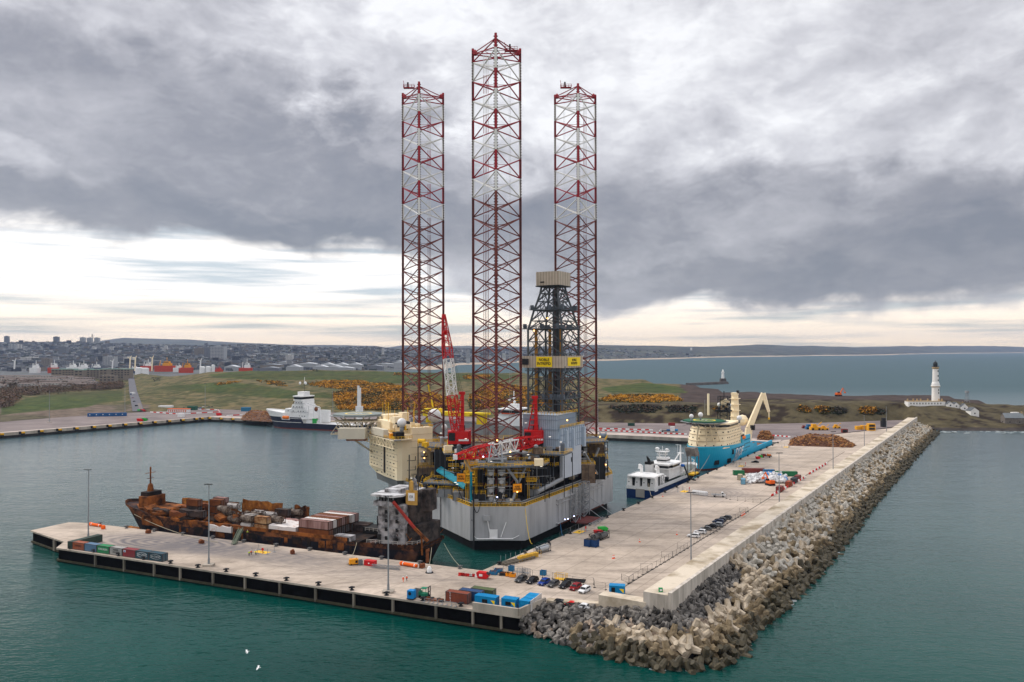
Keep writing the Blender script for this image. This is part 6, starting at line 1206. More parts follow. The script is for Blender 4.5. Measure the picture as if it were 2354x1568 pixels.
# containers and cabins at the pier head
def on_pier(u, v, in_=0.0, z=5.0): p = at(u, v); return Vector((p.x+E2.x*in_, p.y+E2.y*in_, z))
p = on_pier(1047, 1386, 1.3); container('shipping_container', 6.9, 2.8, cm('oxide_red_container', (.22, .055, .03), (.14, .04, .03)), mframe, p, EA, 'oxide red container with its left end doors open beside the blue cabin')
o = bpy.context.scene.objects[-1]
tx = textmesh('K\nO\nN\n2', .75, 'painted_lettering', mwht, CMESH[[k for k in CMESH if k[2:3] == ('oxide_red_container',)][0]], (-1.9, -1.28, 1.5), (R(90), 0, 0), .01, xs=.8)
p = on_pier(1047, 1386, 4.2)+Vector((E1.x*2.6, E1.y*2.6, 0)); container('shipping_container', 6.9, 2.8, cm('navy_container', (.02, .06, .16), (.03, .05, .10)), mframe, p, EA, 'navy container between the red and the olive container')
p = on_pier(1047, 1386, 7.1)+Vector((E1.x*4.9, E1.y*4.9, 0)); container('shipping_container', 6.9, 2.8, cm('olive_container', (.09, .12, .05), (.06, .08, .04)), mframe, p, EA, 'olive green container with open doors, rearmost of three')
mcab = M('cabin_blue', (.0, .22, .48), .45, .08, .4)
def cabin(p, L, rz, label, door=False, win=True, flag=True, W_=2.5, H_=2.6):
    r = empty('site_cabin', p, rz, label, 'cabin'); b = MB(); b.bx(-L/2, L/2, -W_/2, W_/2, .15, H_, 0); b.bx(-L/2-.05, L/2+.05, -W_/2-.05, W_/2+.05, H_, H_+.1, 0)
    for k in range(int(L/.6)): b.bx(-L/2+.3+k*.6, -L/2+.36+k*.6, -W_/2-.04, W_/2+.04, .3, H_-.1, 0); b.bx(-L/2+.3+k*.6, -L/2+.36+k*.6, -W_/2, W_/2, H_+.1, H_+.16, 0)
    for x in (-L/2+.1, L/2-.1): b.bx(x-.1, x+.1, -W_/2-.06, W_/2+.06, 0, H_, 0)
    b.build('body', mcab, r)
    if win: b = MB(); b.bx(-.9, .7, -W_/2-.08, -W_/2-.04, .95, 1.95, 0); b.bx(-.15, -.05, -W_/2-.1, -W_/2-.04, .95, 1.95, 1); b.build('window', [mwin, mdk], r)
    if flag: b = MB(); b.add([(L/2-1.5, -W_/2-.09, 1.9), (L/2-.25, -W_/2-.09, .7), (L/2-.25, -W_/2-.09, 1.9)], [(0, 1, 2)]); b.add([(L/2-1.5, -W_/2-.06, 1.9), (L/2-.25, -W_/2-.06, .7), (L/2-.25, -W_/2-.06, 1.9)], [(2, 1, 0)]); b.build('yellow_emblem', mysign, r)
    if door: b = MB(); b.bx(-L/2+.7, -L/2+1.7, -W_/2-.07, -W_/2-.04, .2, 2.2, 0); b.build('doorway', mblk, r); b = MB(); b.box((-L/2+.3, -W_/2-.4, 1.2), (.06, .85, 2.0), R(20)); b.build('door', mcab, r)
    return r
cabin(on_pier(1113, 1394, 1.3), 6.3, EA, 'longer blue site cabin beside the red container with a yellow emblem'); cabin(on_pier(1167, 1400, 1.3), 4.3, EA, 'shorter blue site cabin standing alone with window and yellow emblem')
for k, (u, v) in enumerate(((1205, 1404), (1215, 1397), (1222, 1391))):
    b = MB(); b.bx(-1.6, 1.2, -1.2, 1.2, 0, 2.6, 0); b.bx(-1.7, 1.3, -1.25, 1.25, 2.6, 2.7, 0); [b.bx(-1.4+.5*q, -1.34+.5*q, -1.25, -1.2, .2, 2.5, 0) for q in range(6)]; b.build('welfare_unit', mcab, loc=on_pier(u, v, 1.0), rz=EA, label=('tall blue unit nearest the parapet corner', 'middle of the three tall blue units by the parapet', 'rearmost of the three tall blue units by the parapet')[k], cat='unit')
    b = MB(); b.box((0, 0, 1.4), (.12, 2.6, 2.8)); b.box((0, 0, 2.85), (.2, 2.7, .1)); q = on_pier(u, v, 1.2); b.build('white_screen', M('off_white_panel', (.55, .52, .50)), loc=(q.x+E1.x*1.7, q.y+E1.y*1.7, 5), rz=EA, label=('white upright panel right of the nearest tall blue unit', 'white upright panel right of the middle tall blue unit', 'white upright panel right of the rearmost tall blue unit')[k], cat='panel')
cabin(at(1417, 1366), 4.4, R(-12), 'blue site cabin with open door and yellow emblem below the sea wall', True, False)
# people
def skinned(pts, edges, rad, mat, name, parent):
    me = bpy.data.meshes.new(name); me.from_pydata(pts, edges, []); o = bpy.data.objects.new(name, me); COL.objects.link(o); o.modifiers.new('s', 'SKIN'); sk = o.data.skin_vertices[0].data
    for i, r_ in enumerate(rad): sk[i].radius = (r_, r_)
    sk[0].use_root = True; m_ = o.modifiers.new('u', 'SUBSURF'); m_.levels = 1; m_.render_levels = 1; dg = bpy.context.evaluated_depsgraph_get(); dg.update(); nm = bpy.data.meshes.new_from_object(o.evaluated_get(dg)); bpy.data.objects.remove(o)
    nm.name = name; nm.materials.clear(); nm.materials.append(mat); q = bpy.data.objects.new(name, nm); COL.objects.link(q); q.parent = parent; nm.polygons.foreach_set('use_smooth', [True]*len(nm.polygons)); return q
mskin = M('skin', (.45, .26, .18)); mhv_o = M('hi_vis_orange', (.85, .12, .03)); mhv_y = M('hi_vis_yellow', (.55, .75, .03)); mtr = M('dark_trousers', (.03, .03, .05)); mhat = M('white_helmet', (.75, .75, .75), .4)
def person(p, rz, top, trous, label, walk=.25):
    r = empty('person', p, rz, label, 'person'); w_ = walk
    pts = [(0, 0, .95), (0, 0, 1.25), (0, 0, 1.45), (0, 0, 1.55), (0, .02, 1.68), (-.1, 0, .9), (-.11, w_*.6, .5), (-.11, w_*.4, .08), (-.11, w_*.4+.14, .04), (.1, 0, .9), (.11, -w_*.3, .5), (.11, -w_, .1), (.11, -w_+.14, .05), (-.2, 0, 1.42), (-.26, -.08, 1.14), (-.25, .1, .92), (.2, 0, 1.42), (.26, .06, 1.14), (.25, .2, .95)]
    ed_ = [(0, 1), (1, 2), (2, 3), (3, 4), (0, 5), (5, 6), (6, 7), (7, 8), (0, 9), (9, 10), (10, 11), (11, 12), (2, 13), (13, 14), (14, 15), (2, 16), (16, 17), (17, 18)]
    skinned(pts, ed_, [.13, .13, .11, .06, .1, .09, .065, .05, .05, .09, .065, .05, .05, .06, .045, .04, .06, .045, .04], mskin, 'body', r)
    skinned(pts[:3]+[pts[13], pts[14], pts[15], pts[16], pts[17], pts[18]], [(0, 1), (1, 2), (2, 3), (3, 4), (4, 5), (2, 6), (6, 7), (7, 8)], [.17, .18, .15, .09, .07, .055, .09, .07, .055], top, 'jacket', r)
    skinned([pts[0], pts[5], pts[6], pts[7], pts[9], pts[10], pts[11]], [(0, 1), (1, 2), (2, 3), (0, 4), (4, 5), (5, 6)], [.15, .11, .09, .07, .11, .09, .07], trous, 'trousers', r)
    b = MB(); b.ball((0, .02, 1.73), .135, 10, 0, z0=-.1); b.box((0, .1, 1.73), (.2, .12, .02)); b.build('helmet', mhat, r, smooth=False); return r
person(at(925.4, 1338), R(150), mhv_o, mhv_o, 'person in orange overalls and white helmet, left of two walking on the jetty'); person(at(933.6, 1336), R(150), mhv_o, mtr, 'person in orange jacket and dark trousers, right of two walking on the jetty')
person(at(571.5, 1277), R(20), mhv_y, mtr, 'person in yellow vest nearest the camera by the yellow mat'); person(at(576.3, 1275), R(200), mhv_o, mtr, 'person in red-orange jacket standing among two in yellow'); person(at(586.7, 1275), R(90), mhv_y, mtr, 'person in yellow vest beside the yellow mat\'s left edge')
person(at(1406.5, 1367), R(190), mhv_o, mhv_o, 'person in orange overalls standing in the blue cabin\'s doorway', .05); person(at(1115, 1371), R(10), mhv_o, mtr, 'person in orange beside the open doors of the olive container', .05)
q = on_ship(bs, 66.5, 11.6, 7.0); person(q, R(30), mhv_y, mtr, 'person in yellow jacket standing on the green-grey gangway')
# cars
mglass = M('car_glass', (.01, .012, .015), .08, .2, 1); mtyre = M('tyre', (.012, .012, .012), .9); mrim = M('alloy_rim', (.35, .35, .36), .3, metal=.7); mhl = M('headlight', (.7, .7, .68), .1)
def car_protos(mat, suv=True, key={}):
    if (mat.name, suv) in key: return key[(mat.name, suv)], False
    r = empty('parked_car', (0, 0, 0)); b = MB(); L, W_, H_ = (4.7, 1.88, 1.68) if suv else (4.6, 1.8, 1.45); hb = .98 if suv else .86
    low = [(-L/2+.05, .35), (-L/2, .6), (-L/2+.05, hb), (L/2-1.3, hb+.02), (L/2-.15, hb-.18), (L/2, .62), (L/2-.05, .3)]
    n = len(low)
    def strip(prof, wf, mi=0):
        vs = []; m_ = len(prof)
        for y, k in ((-1, 1), (-.55, .0), (.55, .0), (1, 1)): pass
        for s_, ins in ((-1, 0), (1, 0)):
            for x, z in prof: vs.append((x, s_*wf(z), z))
        b.add(vs, [(i, (i+1) % m_, m_+(i+1) % m_, m_+i) for i in range(m_)]+[tuple(range(m_-1, -1, -1)), tuple(range(m_, 2*m_))], mi)
    strip(low, lambda z: W_/2*(1 if z < .7 else .97))
    roof = [(-L/2+.12, hb), (-L/2+.42, H_-.1), (-L/2+.9, H_), (L/2-2.2, H_), (L/2-1.25, hb+.01)] if suv else [(-L/2+.35, hb), (-L/2+1.1, H_-.06), (-L/2+1.6, H_), (L/2-2.1, H_-.03), (L/2-1.15, hb+.01)]
    strip(roof, lambda z: W_/2*(.95 if z < hb+.1 else .78)); b.build('body', mat, r)
    b = MB(); g = [(x+(.02 if x < 0 else -.02), z) for x, z in roof]; vs = []
    for s_ in (-1, 1):
        p0, p1, p2, p3 = (roof[0][0]+.25, hb+.08), (roof[1][0]+.2, H_-.16), (roof[3][0]-.05, H_-.16), (roof[4][0]-.25, hb+.08)
        f = lambda z: W_/2*(.95-(.17)*(z-hb)/(H_-hb))+.015; vv = [(x, s_*f(z), z) for x, z in (p0, p1, p2, p3)]; b.add(vv, [(0, 1, 2, 3)] if s_ > 0 else [(3, 2, 1, 0)])
    (xa, za), (xb, zb) = roof[3], roof[4]; b.add([(xa+.08, -W_/2*.74, za-.08), (xa+.08, W_/2*.74, za-.08), (xb+.01, W_/2*.88, zb+.07), (xb+.01, -W_/2*.88, zb+.07)], [(0, 1, 2, 3)][::1] and [(3, 2, 1, 0)])
    (xa, za), (xb, zb) = roof[0], roof[1]; b.add([(xa-.01, -W_/2*.86, za+.1), (xa-.01, W_/2*.86, za+.1), (xb-.03, W_/2*.76, zb-.05), (xb-.03, -W_/2*.76, zb-.05)], [(3, 2, 1, 0)]); b.build('window', mglass, r)
    for sx in (-1, 1):
        for sy in (-1, 1):
            w_ = MB(); w_.bar((sx*L*.305, sy*W_/2*.78, .35), (sx*L*.305, sy*W_/2*1.01, .35), .36, 14); o = w_.build('wheel', mtyre, r); w_ = MB(); w_.bar((sx*L*.305, sy*W_/2*1.0, .35), (sx*L*.305, sy*W_/2*1.025, .35), .22, 10); w_.build('rim', mrim, o)
    for sy in (-1, 1): h_ = MB(); h_.box((L/2-.12, sy*.68, .70), (.22, .36, .14)); h_.build('headlight', mhl, r)
    h_ = MB(); h_.box((L/2+.0, 0, .55), (.06, 1.0, .28)); h_.build('grille', mdk, r); key[(mat.name, suv)] = r; return r, True
def cp(n, c, m=.3): return M(n, c, .22, .04, 1, metal=m)
paint = {'dark grey': cp('car_dark_grey', (.06, .065, .07)), 'black': cp('car_black', (.012, .013, .018)), 'blue': cp('car_blue', (.01, .05, .30)), 'grey': cp('car_grey', (.10, .10, .10)), 'red': cp('car_red', (.28, .01, .015)), 'white': cp('car_white', (.75, .75, .75), 0), 'silver': cp('car_silver', (.38, .40, .42)), 'bright red': cp('car_bright_red', (.6, .015, .01), 0), 'navy': cp('car_navy', (.015, .03, .08))}
def car(u, v, rz, col, label, suv=True, p=None):
    r, new = car_protos(paint[col], suv); p = p or at(u, v)
    if new: r.location = p; r.rotation_euler.z = rz; tag(r, label, 'car'); return r
    return dup(r, p, rz, label, cat='car')
CR = DECK_ANG+PI-R(4)
for (u, v, c, lab) in ((1196, 1336, 'dark grey', 'dark grey SUV at the left end of the front row of cars'), (1222, 1339, 'black', 'black car second from left in the front row'), (1249, 1343, 'blue', 'bright blue car in the front row'), (1270, 1347, 'grey', 'grey car right of the bright blue one'), (1297, 1350, 'black', 'black SUV left of the dark red car'), (1321, 1354.5, 'red', 'dark red car between the black and white SUVs'), (1342, 1361, 'white', 'white SUV at the right end of the front row')): car(u, v, CR, c, lab)
pz = R(150)
for (u, v, c, lab) in ((1593, 1236, 'white', 'white car nearest the tall lamp mast by the fence'), (1608, 1227, 'white', 'white SUV with dark roof second in the fence-side row'), (1622, 1219, 'grey', 'grey saloon behind the white SUVs'), (1633.5, 1214, 'black', 'black car left of the silver one'), (1647, 1210.5, 'silver', 'silver car in the fence-side row'), (1650, 1203.5, 'navy', 'navy SUV in front of the last black cars'), (1655, 1199.5, 'black', 'black car squeezed behind the navy SUV'), (1667, 1194.5, 'dark grey', 'dark car farthest along the fence-side row')): car(u, v, pz, c, lab, c != 'grey')
car(1277, 1393, EA+PI, 'black', 'black car half hidden behind the stepped wall', p=at(1277, 1391)); car(1307, 1393, EA+PI, 'bright red', 'bright red car half hidden behind the stepped wall', False, p=at(1309, 1394)); car(1340, 1396, EA+PI, 'white', 'white car whose roof shows above the stepped wall', False, p=at(1337, 1399)); car(1734.7, 1065, pz, 'black', 'black saloon alone near the blue vessel', False)
# pickup truck and other vehicles
def truck(p, rz, label, cab, bed, load=None, L=6.4, name='flatbed_truck'):
    r = empty(name, p, rz, label, 'truck'); b = MB(); b.prism([(L/2-1.9, -1), (L/2, -1), (L/2, 1), (L/2-1.9, 1)], .5, 1.25, 0); b.prism([(L/2-1.9, -1), (L/2-.35, -1), (L/2-.35, 1), (L/2-1.9, 1)], 1.25, 2.3, 0, top=[(L/2-1.85, -.85), (L/2-.95, -.85), (L/2-.95, .85), (L/2-1.85, .85)]); b.build('cab', cab, r)
    b = MB(); b.box((L/2-.62, 0, 1.78), (.08, 1.6, .8), rot=Matrix.Rotation(R(-32), 3, 'Y')); b.box((L/2-1.3, -.94, 1.8), (.8, .06, .6)); b.box((L/2-1.3, .94, 1.8), (.8, .06, .6)); b.build('window', mglass, r)
    b = MB(); b.bx(-L/2, L/2-2.0, -1.05, 1.05, .75, .9, 0); [b.bx(-L/2, L/2-2.0, y-.03, y+.03, .9, 1.3, 0) for y in (-1.02, 1.02)]; b.bx(-L/2, -L/2+.06, -1.02, 1.02, .9, 1.3, 0); b.build('load_bed', bed, r)
    for x in (-L*.28, L*.32):
        for y in (-.92, .92): b = MB(); b.bar((x, y-.12, .4), (x, y+.12, .4), .4, 12); b.build('wheel', mtyre, r)
    if load: load(r)
    return r
truck(at(1650, 1143), R(-12), 'white dropside pickup truck parked by the fence near the trawler', mwht, M('truck_bed', (.5, .5, .5)))
def load_y(r): b = MB(); b.box((-1.4, 0, 1.6), (2.6, 1.6, 1.1)); b.box((-.6, 0, 2.3), (.5, 1.8, .5)); b.build('load', M('orange_machine', (.6, .16, .02)), r)
truck(at(1761, 1053), R(165), 'red truck with orange load near the blue vessel', M('truck_red', (.35, .03, .02)), mdk, load_y)
def load_b(r): b = MB(); b.bx(-5.4, -1.8, -1.2, 1.2, .95, 4.6, 0); b.bx(-1.6, 1.4, -1, 1, .95, 2.4, 1); b.bx(-8, -5.6, -1, 1, .95, 2.6, 2); b.build('load', [mwht, M('reel_blue', (.03, .13, .3)), M('mast_blue', (.02, .25, .55))], r)
truck(at(1535, 994), R(170), 'long lorry with white cab carrying white and blue machinery on the far quay', mwht, mdk, load_b, 15, 'lorry')
# tall lamp masts
def lampmast(u, vb, vt, label, zb=5.0):
    p = at(u, vb, zb); H_ = (vb-vt)*p.y/FPX; r = empty('lamp_mast', p, 0, label, 'lamp mast', 'tall lamp masts'); b = MB(); b.bar((0, 0, 0), (0, 0, H_), .27, 8, r2=.11); b.bar((0, 0, 0), (0, 0, 2.4), .36, 8); b.build('pole', mgal, r)
    b = MB(); b.box((0, 0, .3), (3.2, 2.6, .7)); b.build('base', mconc, r); b = MB(); b.bar((-.9, 0, H_), (.9, 0, H_), .08, 4)
    for x in (-.9, 0, .9): b.box((x, -.5, H_-.02), (.7, 1.1, .22), 0, 1, rot=Matrix.Rotation(R(-12), 3, 'X'))
    b.build('floodlight', [mgal, mdk], r); return r
for (u, vb, vt, lab) in ((891, 1361, 1140, 'tallest-looking lamp mast in front of the burnt ship\'s bridge'), (478.7, 1299, 1112, 'lamp mast on the jetty in front of the burnt ship\'s middle'), (201.9, 1240, 1078, 'leftmost lamp mast near the jetty end'), (1587, 1333, 1133.6, 'lamp mast behind the sea wall by the two white cars'), (1790, 1187, 1042.7, 'lamp mast behind the sea wall beyond the white bag heap'), (1914, 1109, 993.8, 'lamp mast behind the sea wall, in front of the long log pile'), (1985.8, 1046, 954.5, 'lamp mast behind the wall near the yellow machinery'), (2036.6, 1014, 935, 'lamp mast farthest right at the wall\'s end'),
    (113, 969, 895.7, 'lamp mast at the far left of the distant quay'), (286.7, 953, 879.8, 'distant lamp mast beside the straight road'), (471, 941, 879.8, 'distant lamp mast before the green slope'), (764.4, 949, 887.5, 'distant lamp mast behind the supply vessel\'s stern'), (1373.5, 978.5, 903.8, 'distant lamp mast right of the rig\'s right leg'), (448, 0, 0, '')):
    if vb: lampmast(u, vb, vt, lab)
# bollards
bp = MB(); bp.lathe([(.5, 0), (.5, .12), (.28, .16), (.26, .55), (.42, .62), (.36, .8), (.1, .86)], (0, 0, 0), 10); bp.box((0, 0, .6), (1.3, .3, .26), .4)
BME = None
def bollard_row(a, b, n, lab, grp, off=(0, 0), mat=mdk, ts=None):
    global BME
    for k in range(n):
        t = ts[k] if ts else (k+.5)/n; p = Vector(a).lerp(Vector(b), t); nm = 'bollard'
        if BME is None or BME.get(mat.name) is None:
            BME = BME or {}; o = bp.build(nm, mat); BME[mat.name] = o.data
        else: o = bpy.data.objects.new(nm, BME[mat.name]); COL.objects.link(o)
        o.location = (p.x+off[0], p.y+off[1], 5.0); o.scale = (1.35, 1.35, 1.35); tag(o, lab, 'bollard', grp)
bollard_row(Vector(dp[-2]), Vector(dp[-3]), 15, 'dark iron bollard along the jetty\'s outer edge', 'bollards on the outer edge', (E2.x*1.2, E2.y*1.2))
bollard_row(Vector(dp[2]), Vector(dp[3]), 12, 'iron bollard along the jetty\'s inner edge beside the burnt ship', 'bollards on the inner edge', (-E2.x*1.0, -E2.y*1.0), M('bollard_grey', (.12, .12, .12)))
bollard_row(Q0, Vector(V2(at(1790, 1017.5))), 24, 'iron bollard along the quay edge facing the rig and ships', 'bollards on the long quay', (.9, -.6))
# mooring ropes
def rope(a, b, sag, r, mat, label, cat='rope', zmin=None):
    a, b = Vector(a), Vector(b); pts = []
    for k in range(15): t = k/14; p = a.lerp(b, t); p.z -= sag*4*t*(1-t); p.z = max(p.z, zmin) if zmin is not None else p.z; pts.append(p)
    mb = MB(); mb.path(pts, r, 5); return mb.build('mooring_rope', mat, label=label, cat=cat)
mrope = M('pale_rope', (.42, .37, .26)); myr = M('yellow_rope', (.65, .45, .06)); mblr = M('blue_rope', (.03, .15, .32))
rope(on_ship(bs, -6, 3, 7.5), at(978, 1310, 5.4), 2.5, .11, mrope, 'pale rope from the burnt ship\'s stern straight down to the jetty'); rope(on_ship(bs, -7, -4, 7.5), at(1085, 1319, 5.4), 2.0, .10, mrope, 'longer pale rope from the burnt ship\'s stern to the inner corner'); rope(on_ship(bs, 20, 9.5, 8.2), at(803, 1287-4, 5.4), 1, .08, mrope, 'thin rope from the burnt ship\'s side along the jetty edge'); rope(on_ship(bs, 128, 8, 9), at(500, 1245, 5.4), 1.5, .09, mrope, 'rope from the rusty bow down to the jetty')
rope(Vector((RX+10.3, RY, 16)), at(1222, 1250, 5.2), 3.5, .12, myr, 'yellow hose hanging from the rig\'s bow corner to the quay', 'hose'); rope(hp(.33, .6, 5)+Vector((RX, RY, 0)), at(1295, 1232, 5.2), 2, .10, mblr, 'blue rope from the rig\'s side to the quay')
rope(on_ship(tr, 1, -4, 8), at(1500, 1148.5, 5.4), 1.5, .09, mrope, 'rope from the trawler\'s stern to the quay'); rope(on_ship(bvs, 128, 6, 10), at(1580, 1109, 5.4), 2, .09, mrope, 'rope from the blue vessel\'s bow to the quay')
# skips, bins, boxes, generators
def skip(p, rz, mat, label, s=1.0, plate=True):
    r = empty('skip', p, rz, label, 'skip'); b = MB(); sd = [(-2.0, 1.7), (-1.4, .1), (1.4, .1), (2.2, 1.2), (1.2, 1.9), (-1.7, 2.0)]; vs = [(x*s, y*.95*s, z*s) for y in (-1, 1) for x, z in sd]; b.add(vs, [(i, (i+1) % 6, 6+(i+1) % 6, 6+i) for i in range(6)]+[(5, 4, 3, 2, 1, 0), tuple(range(6, 12))]); [b.box((x*s, 0, 1.0*s), (.1, 2.05*s, 1.5*s)) for x in (-1, .2)]; b.build('body', mat, r)
    if plate: b = MB(); b.box((-.4*s, -.99*s, 1.15*s), (1.2*s, .04, .7*s)); b.build('notice_plate', mwht, r)
    b = MB(); b.box((1.72*s, 0, 1.58*s), (1.2*s, 1.7*s, .06), rot=Matrix.Rotation(R(36), 3, 'Y')); b.build('lid', mdk, r); return r
mskr, mskg = M('skip_red', (.55, .012, .015), .45), M('skip_green', (.03, .42, .06), .45)
skip(at(1109, 1329), R(-20), mskr, 'red enclosed skip at the inner corner of the quay', 1.0); skip(at(1375, 1230), R(20), mskr, 'red skip beside the green one near the rig', .95, False); skip(at(1384, 1222), R(25), mskg, 'green skip right of the red one near the rig', .95, False); skip(at(1741, 1056), R(30), mskr, 'red skip near the blue vessel, nearest the camera', .8, False); skip(at(1748, 1053), R(30), mskg, 'green skip between two red ones near the blue vessel', .8, False); skip(at(1754, 1050), R(30), M('dull_red', (.2, .04, .03)), 'dull red skip right of the green one near the blue vessel', .8, False)
for (u, v, m_, lab) in ((560, 933+16, mskr, 'distant red skip beside a green one on the far quay edge'), (575, 948, mskg, 'distant green skip beside a red one on the far quay edge')): pass
skip(at(560-2, 965-2), 0, mskr, 'distant red skip on the quay left of the supply vessel', 1.2, False) if False else None
def openbox(p, rz, L, W_, H_, mat, label, fill=None, name='open_bin', cat='bin'):
    b = MB(); t = .08
    b.bx(-L/2, L/2, -W_/2, W_/2, .1, .2, 0); b.bx(-L/2, L/2, -W_/2, -W_/2+t, .2, H_, 0); b.bx(-L/2, L/2, W_/2-t, W_/2, .2, H_, 0); b.bx(-L/2, -L/2+t, -W_/2+t, W_/2-t, .2, H_, 0); b.bx(L/2-t, L/2, -W_/2+t, W_/2-t, .2, H_, 0)
    for x in (-L/2, L/2):
        for y in (-W_/2, W_/2): b.box((x, y, H_/2), (.14, .14, H_+.1), 0, 0)
    r3 = random.Random(int(p[0]*10))
    if fill is not None:
        for k in range(12): b.box((r3.uniform(-L/2+.3, L/2-.3), r3.uniform(-W_/2+.3, W_/2-.3), H_*.7), (r3.uniform(.3, .9), r3.uniform(.3, .7), .5), r3.uniform(0, 3), 1)
    return b.build(name, [mat, fill or mdk], loc=p, rz=rz, label=label, cat=cat)
mbb = M('bin_blue', (.02, .16, .32)); 
openbox(at(1133, 1320), EA+.3, 2.4, 1.6, 1.1, mbb, 'blue open bin next to the red skip', mrust); openbox(at(1144, 1315), EA+.3, 2.4, 1.6, 1.1, mbb, 'blue open bin second from the red skip', mrust); openbox(at(1157, 1322), EA+.3, 2.6, 1.8, .9, mdk, 'dark open bin full of scrap near the blue bins', mrust); openbox(at(1168, 1324), EA+.3, 1.7, 1.5, 1.0, mor, 'orange box left of its twin near the dark grey SUV', mdk); openbox(at(1177, 1326), EA+.3, 1.7, 1.5, 1.0, mor, 'orange box nearest the dark grey SUV', mdk); openbox(at(1174, 1312), EA, 1.5, 1.3, 1.6, mbb, 'blue wheeled bin behind the orange boxes'); openbox(at(1247, 1322), EA, 1.6, 1.3, 1.5, mbb, 'blue wheeled bin beside the fence behind the bright blue car')
def boxy(name, p, rz, parts, mats, label, cat): b = MB(); [b.box(c, d_, 0, m_) for c, d_, m_ in parts]; return b.build(name, mats, loc=p, rz=rz, label=label, cat=cat)
b = MB(); b.prism([(-1.5, -.9), (1.5, -.9), (1.5, .9), (-1.5, .9)], .35, 1.9, 0, top=[(-1.4, -.8), (1.4, -.8), (1.4, .8), (-1.4, .8)]); b.bx(-1.6, 1.6, -.95, .95, .2, .35, 1); b.box((.8, -.92, 1.1), (.7, .06, .8), 0, 1); b.bar((-.9, -1, .25), (-.9, 1, .25), .3, 10, 1); b.bar((-1.5, 0, .35), (-2.3, 0, .3), .06, 4, 1); b.bar((.9, 0, 1.8), (.9, 0, 2.2), .07, 6, 1); b.build('generator', [M('generator_orange', (.75, .30, .01), .45), mblk], loc=at(811.5, 1297), rz=R(20), label='orange-yellow towable generator on the jetty', cat='generator')
openbox(at(827, 1297), .3, 1.3, 1.3, 1.5, M('slate_box', (.15, .17, .18)), 'small slate-grey box right of the orange generator')
b = MB(); b.bx(-1.9, 1.9, -.9, .9, .05, 1.6, 0); b.bx(-1.95, 1.95, -.95, .95, 1.5, 1.7, 0); [b.bx(-1.7+.6*k, -1.62+.6*k, -.95, .95, .1, 1.5, 0) for k in range(6)]; b.box((0, -.96, .9), (.5, .03, .4), 0, 1); b.build('tool_chest', [mskr, mwht], loc=at(850, 1299), rz=EA, label='bright red site box on the jetty', cat='box')
def barrel_buoy(u0, v0, u1, v1, label):
    p, q = at(u0, v0), at(u1, v1); b = MB(); p.z = q.z = 5.65; b.bar(p, q, .55, 10, 0); b.bar(p.lerp(q, .1), p.lerp(q, .14), .6, 10, 1); b.bar(p.lerp(q, .85), p.lerp(q, .89), .6, 10, 1); b.ball(p, .8, 8, 0); b.build('mooring_float', [M('float_orange', (.85, .13, .01)), mwht], label=label, cat='float')
barrel_buoy(922, 1299, 957, 1305, 'orange cylindrical float lying near the burnt ship\'s stern'); barrel_buoy(208, 1206, 231, 1210, 'orange cylindrical float at the jetty\'s far end')
b = MB(); b.ball((0, 0, .7), .9, 8, 0); b.box((0, 0, .5), (1.4, 1.2, .9), .3, 0); b.build('rubber_fender', M('float_orange', (.85, .13, .01)), loc=at(236.5, 1214), label='orange block float beside the long orange one at the jetty end', cat='float')
b = MB(); p, q = at(852, 1303), at(917, 1309); b.truss(p+Vector((0, 0, .5)), q+Vector((0, 0, .5)), 1.2, .8, 12, .07); b.build('spare_gangway', mgal, label='grey lattice gangway section lying on the jetty', cat='gangway section')
for (u, v, lab) in ((969, 1305, 'rusty winch block by the orange float on the jetty'), (462, 1247.5, 'rusty block on the jetty edge near the crushed white container'), (671, 1272, 'small orange-brown block on the jetty edge'), (340, 1224, 'dinghy-like bundle of ropes on the jetty edge')): b = MB(); b.box((0, 0, .6), (1.8, 1.2, 1.0), .4, 0); b.bar((-.8, 0, .9), (.8, 0, .9), .6, 8, 0); b.build('winch_block', mrust, loc=at(u, v), rz=rnd.uniform(0, 3), label=lab, cat='block')
b = MB(); b.lathe([(1.3, 0), (1.2, .25)], (0, 0, 0), 12, 1); b.lathe([(.8, .25), (.75, 1.2), (.35, 2.0)], (0, 0, 0), 10, 0); b.build('white_buoy', [mwht, mdk], loc=at(985.5, 1316), label='white cone buoy on a dark base at the jetty edge', cat='buoy')
# red and white water-filled barriers
BAR = {}
def barrier_line(pts, n, label, group, L=1.9, z=5.0):
    pts = [Vector(p) for p in pts]; Ls = [(b-a).length for a, b in zip(pts, pts[1:])]; T_ = sum(Ls)
    for k in range(n):
        s_ = T_*(k+.5)/n; i = 0
        while s_ > Ls[i] and i < len(Ls)-1: s_ -= Ls[i]; i += 1
        p = pts[i].lerp(pts[i+1], s_/Ls[i]); a = math.atan2(pts[i+1].y-pts[i].y, pts[i+1].x-pts[i].x); LL = round(max(L, T_/n*.93), 1); key = (k % 2, LL)
        if key not in BAR:
            b = MB(); sec = [(-.3, 0), (.3, 0), (.3, .25), (.14, .55), (.12, .95), (-.12, .95), (-.14, .55), (-.3, .25)]; vs = [(x, y, zz) for x in (-LL/2, LL/2) for y, zz in sec]; b.add(vs, [(i, (i+1) % 8, 8+(i+1) % 8, 8+i) for i in range(8)]+[tuple(range(7, -1, -1)), tuple(range(8, 16))]); o = b.build('barrier', (M('barrier_red', (.55, .02, .015)), mwht)[k % 2]); BAR[key] = o.data
        else: o = bpy.data.objects.new('barrier', BAR[key]); COL.objects.link(o)
        o.location = (p.x, p.y, z); o.rotation_euler.z = a; tag(o, ('red ' if k % 2 == 0 else 'white ')+label, 'barrier', group+(' red' if k % 2 == 0 else ' white'))
barrier_line([at(1056, 1323), at(1093, 1326)], 6, 'plastic barrier segment beside the red skip', 'barriers by the skip')
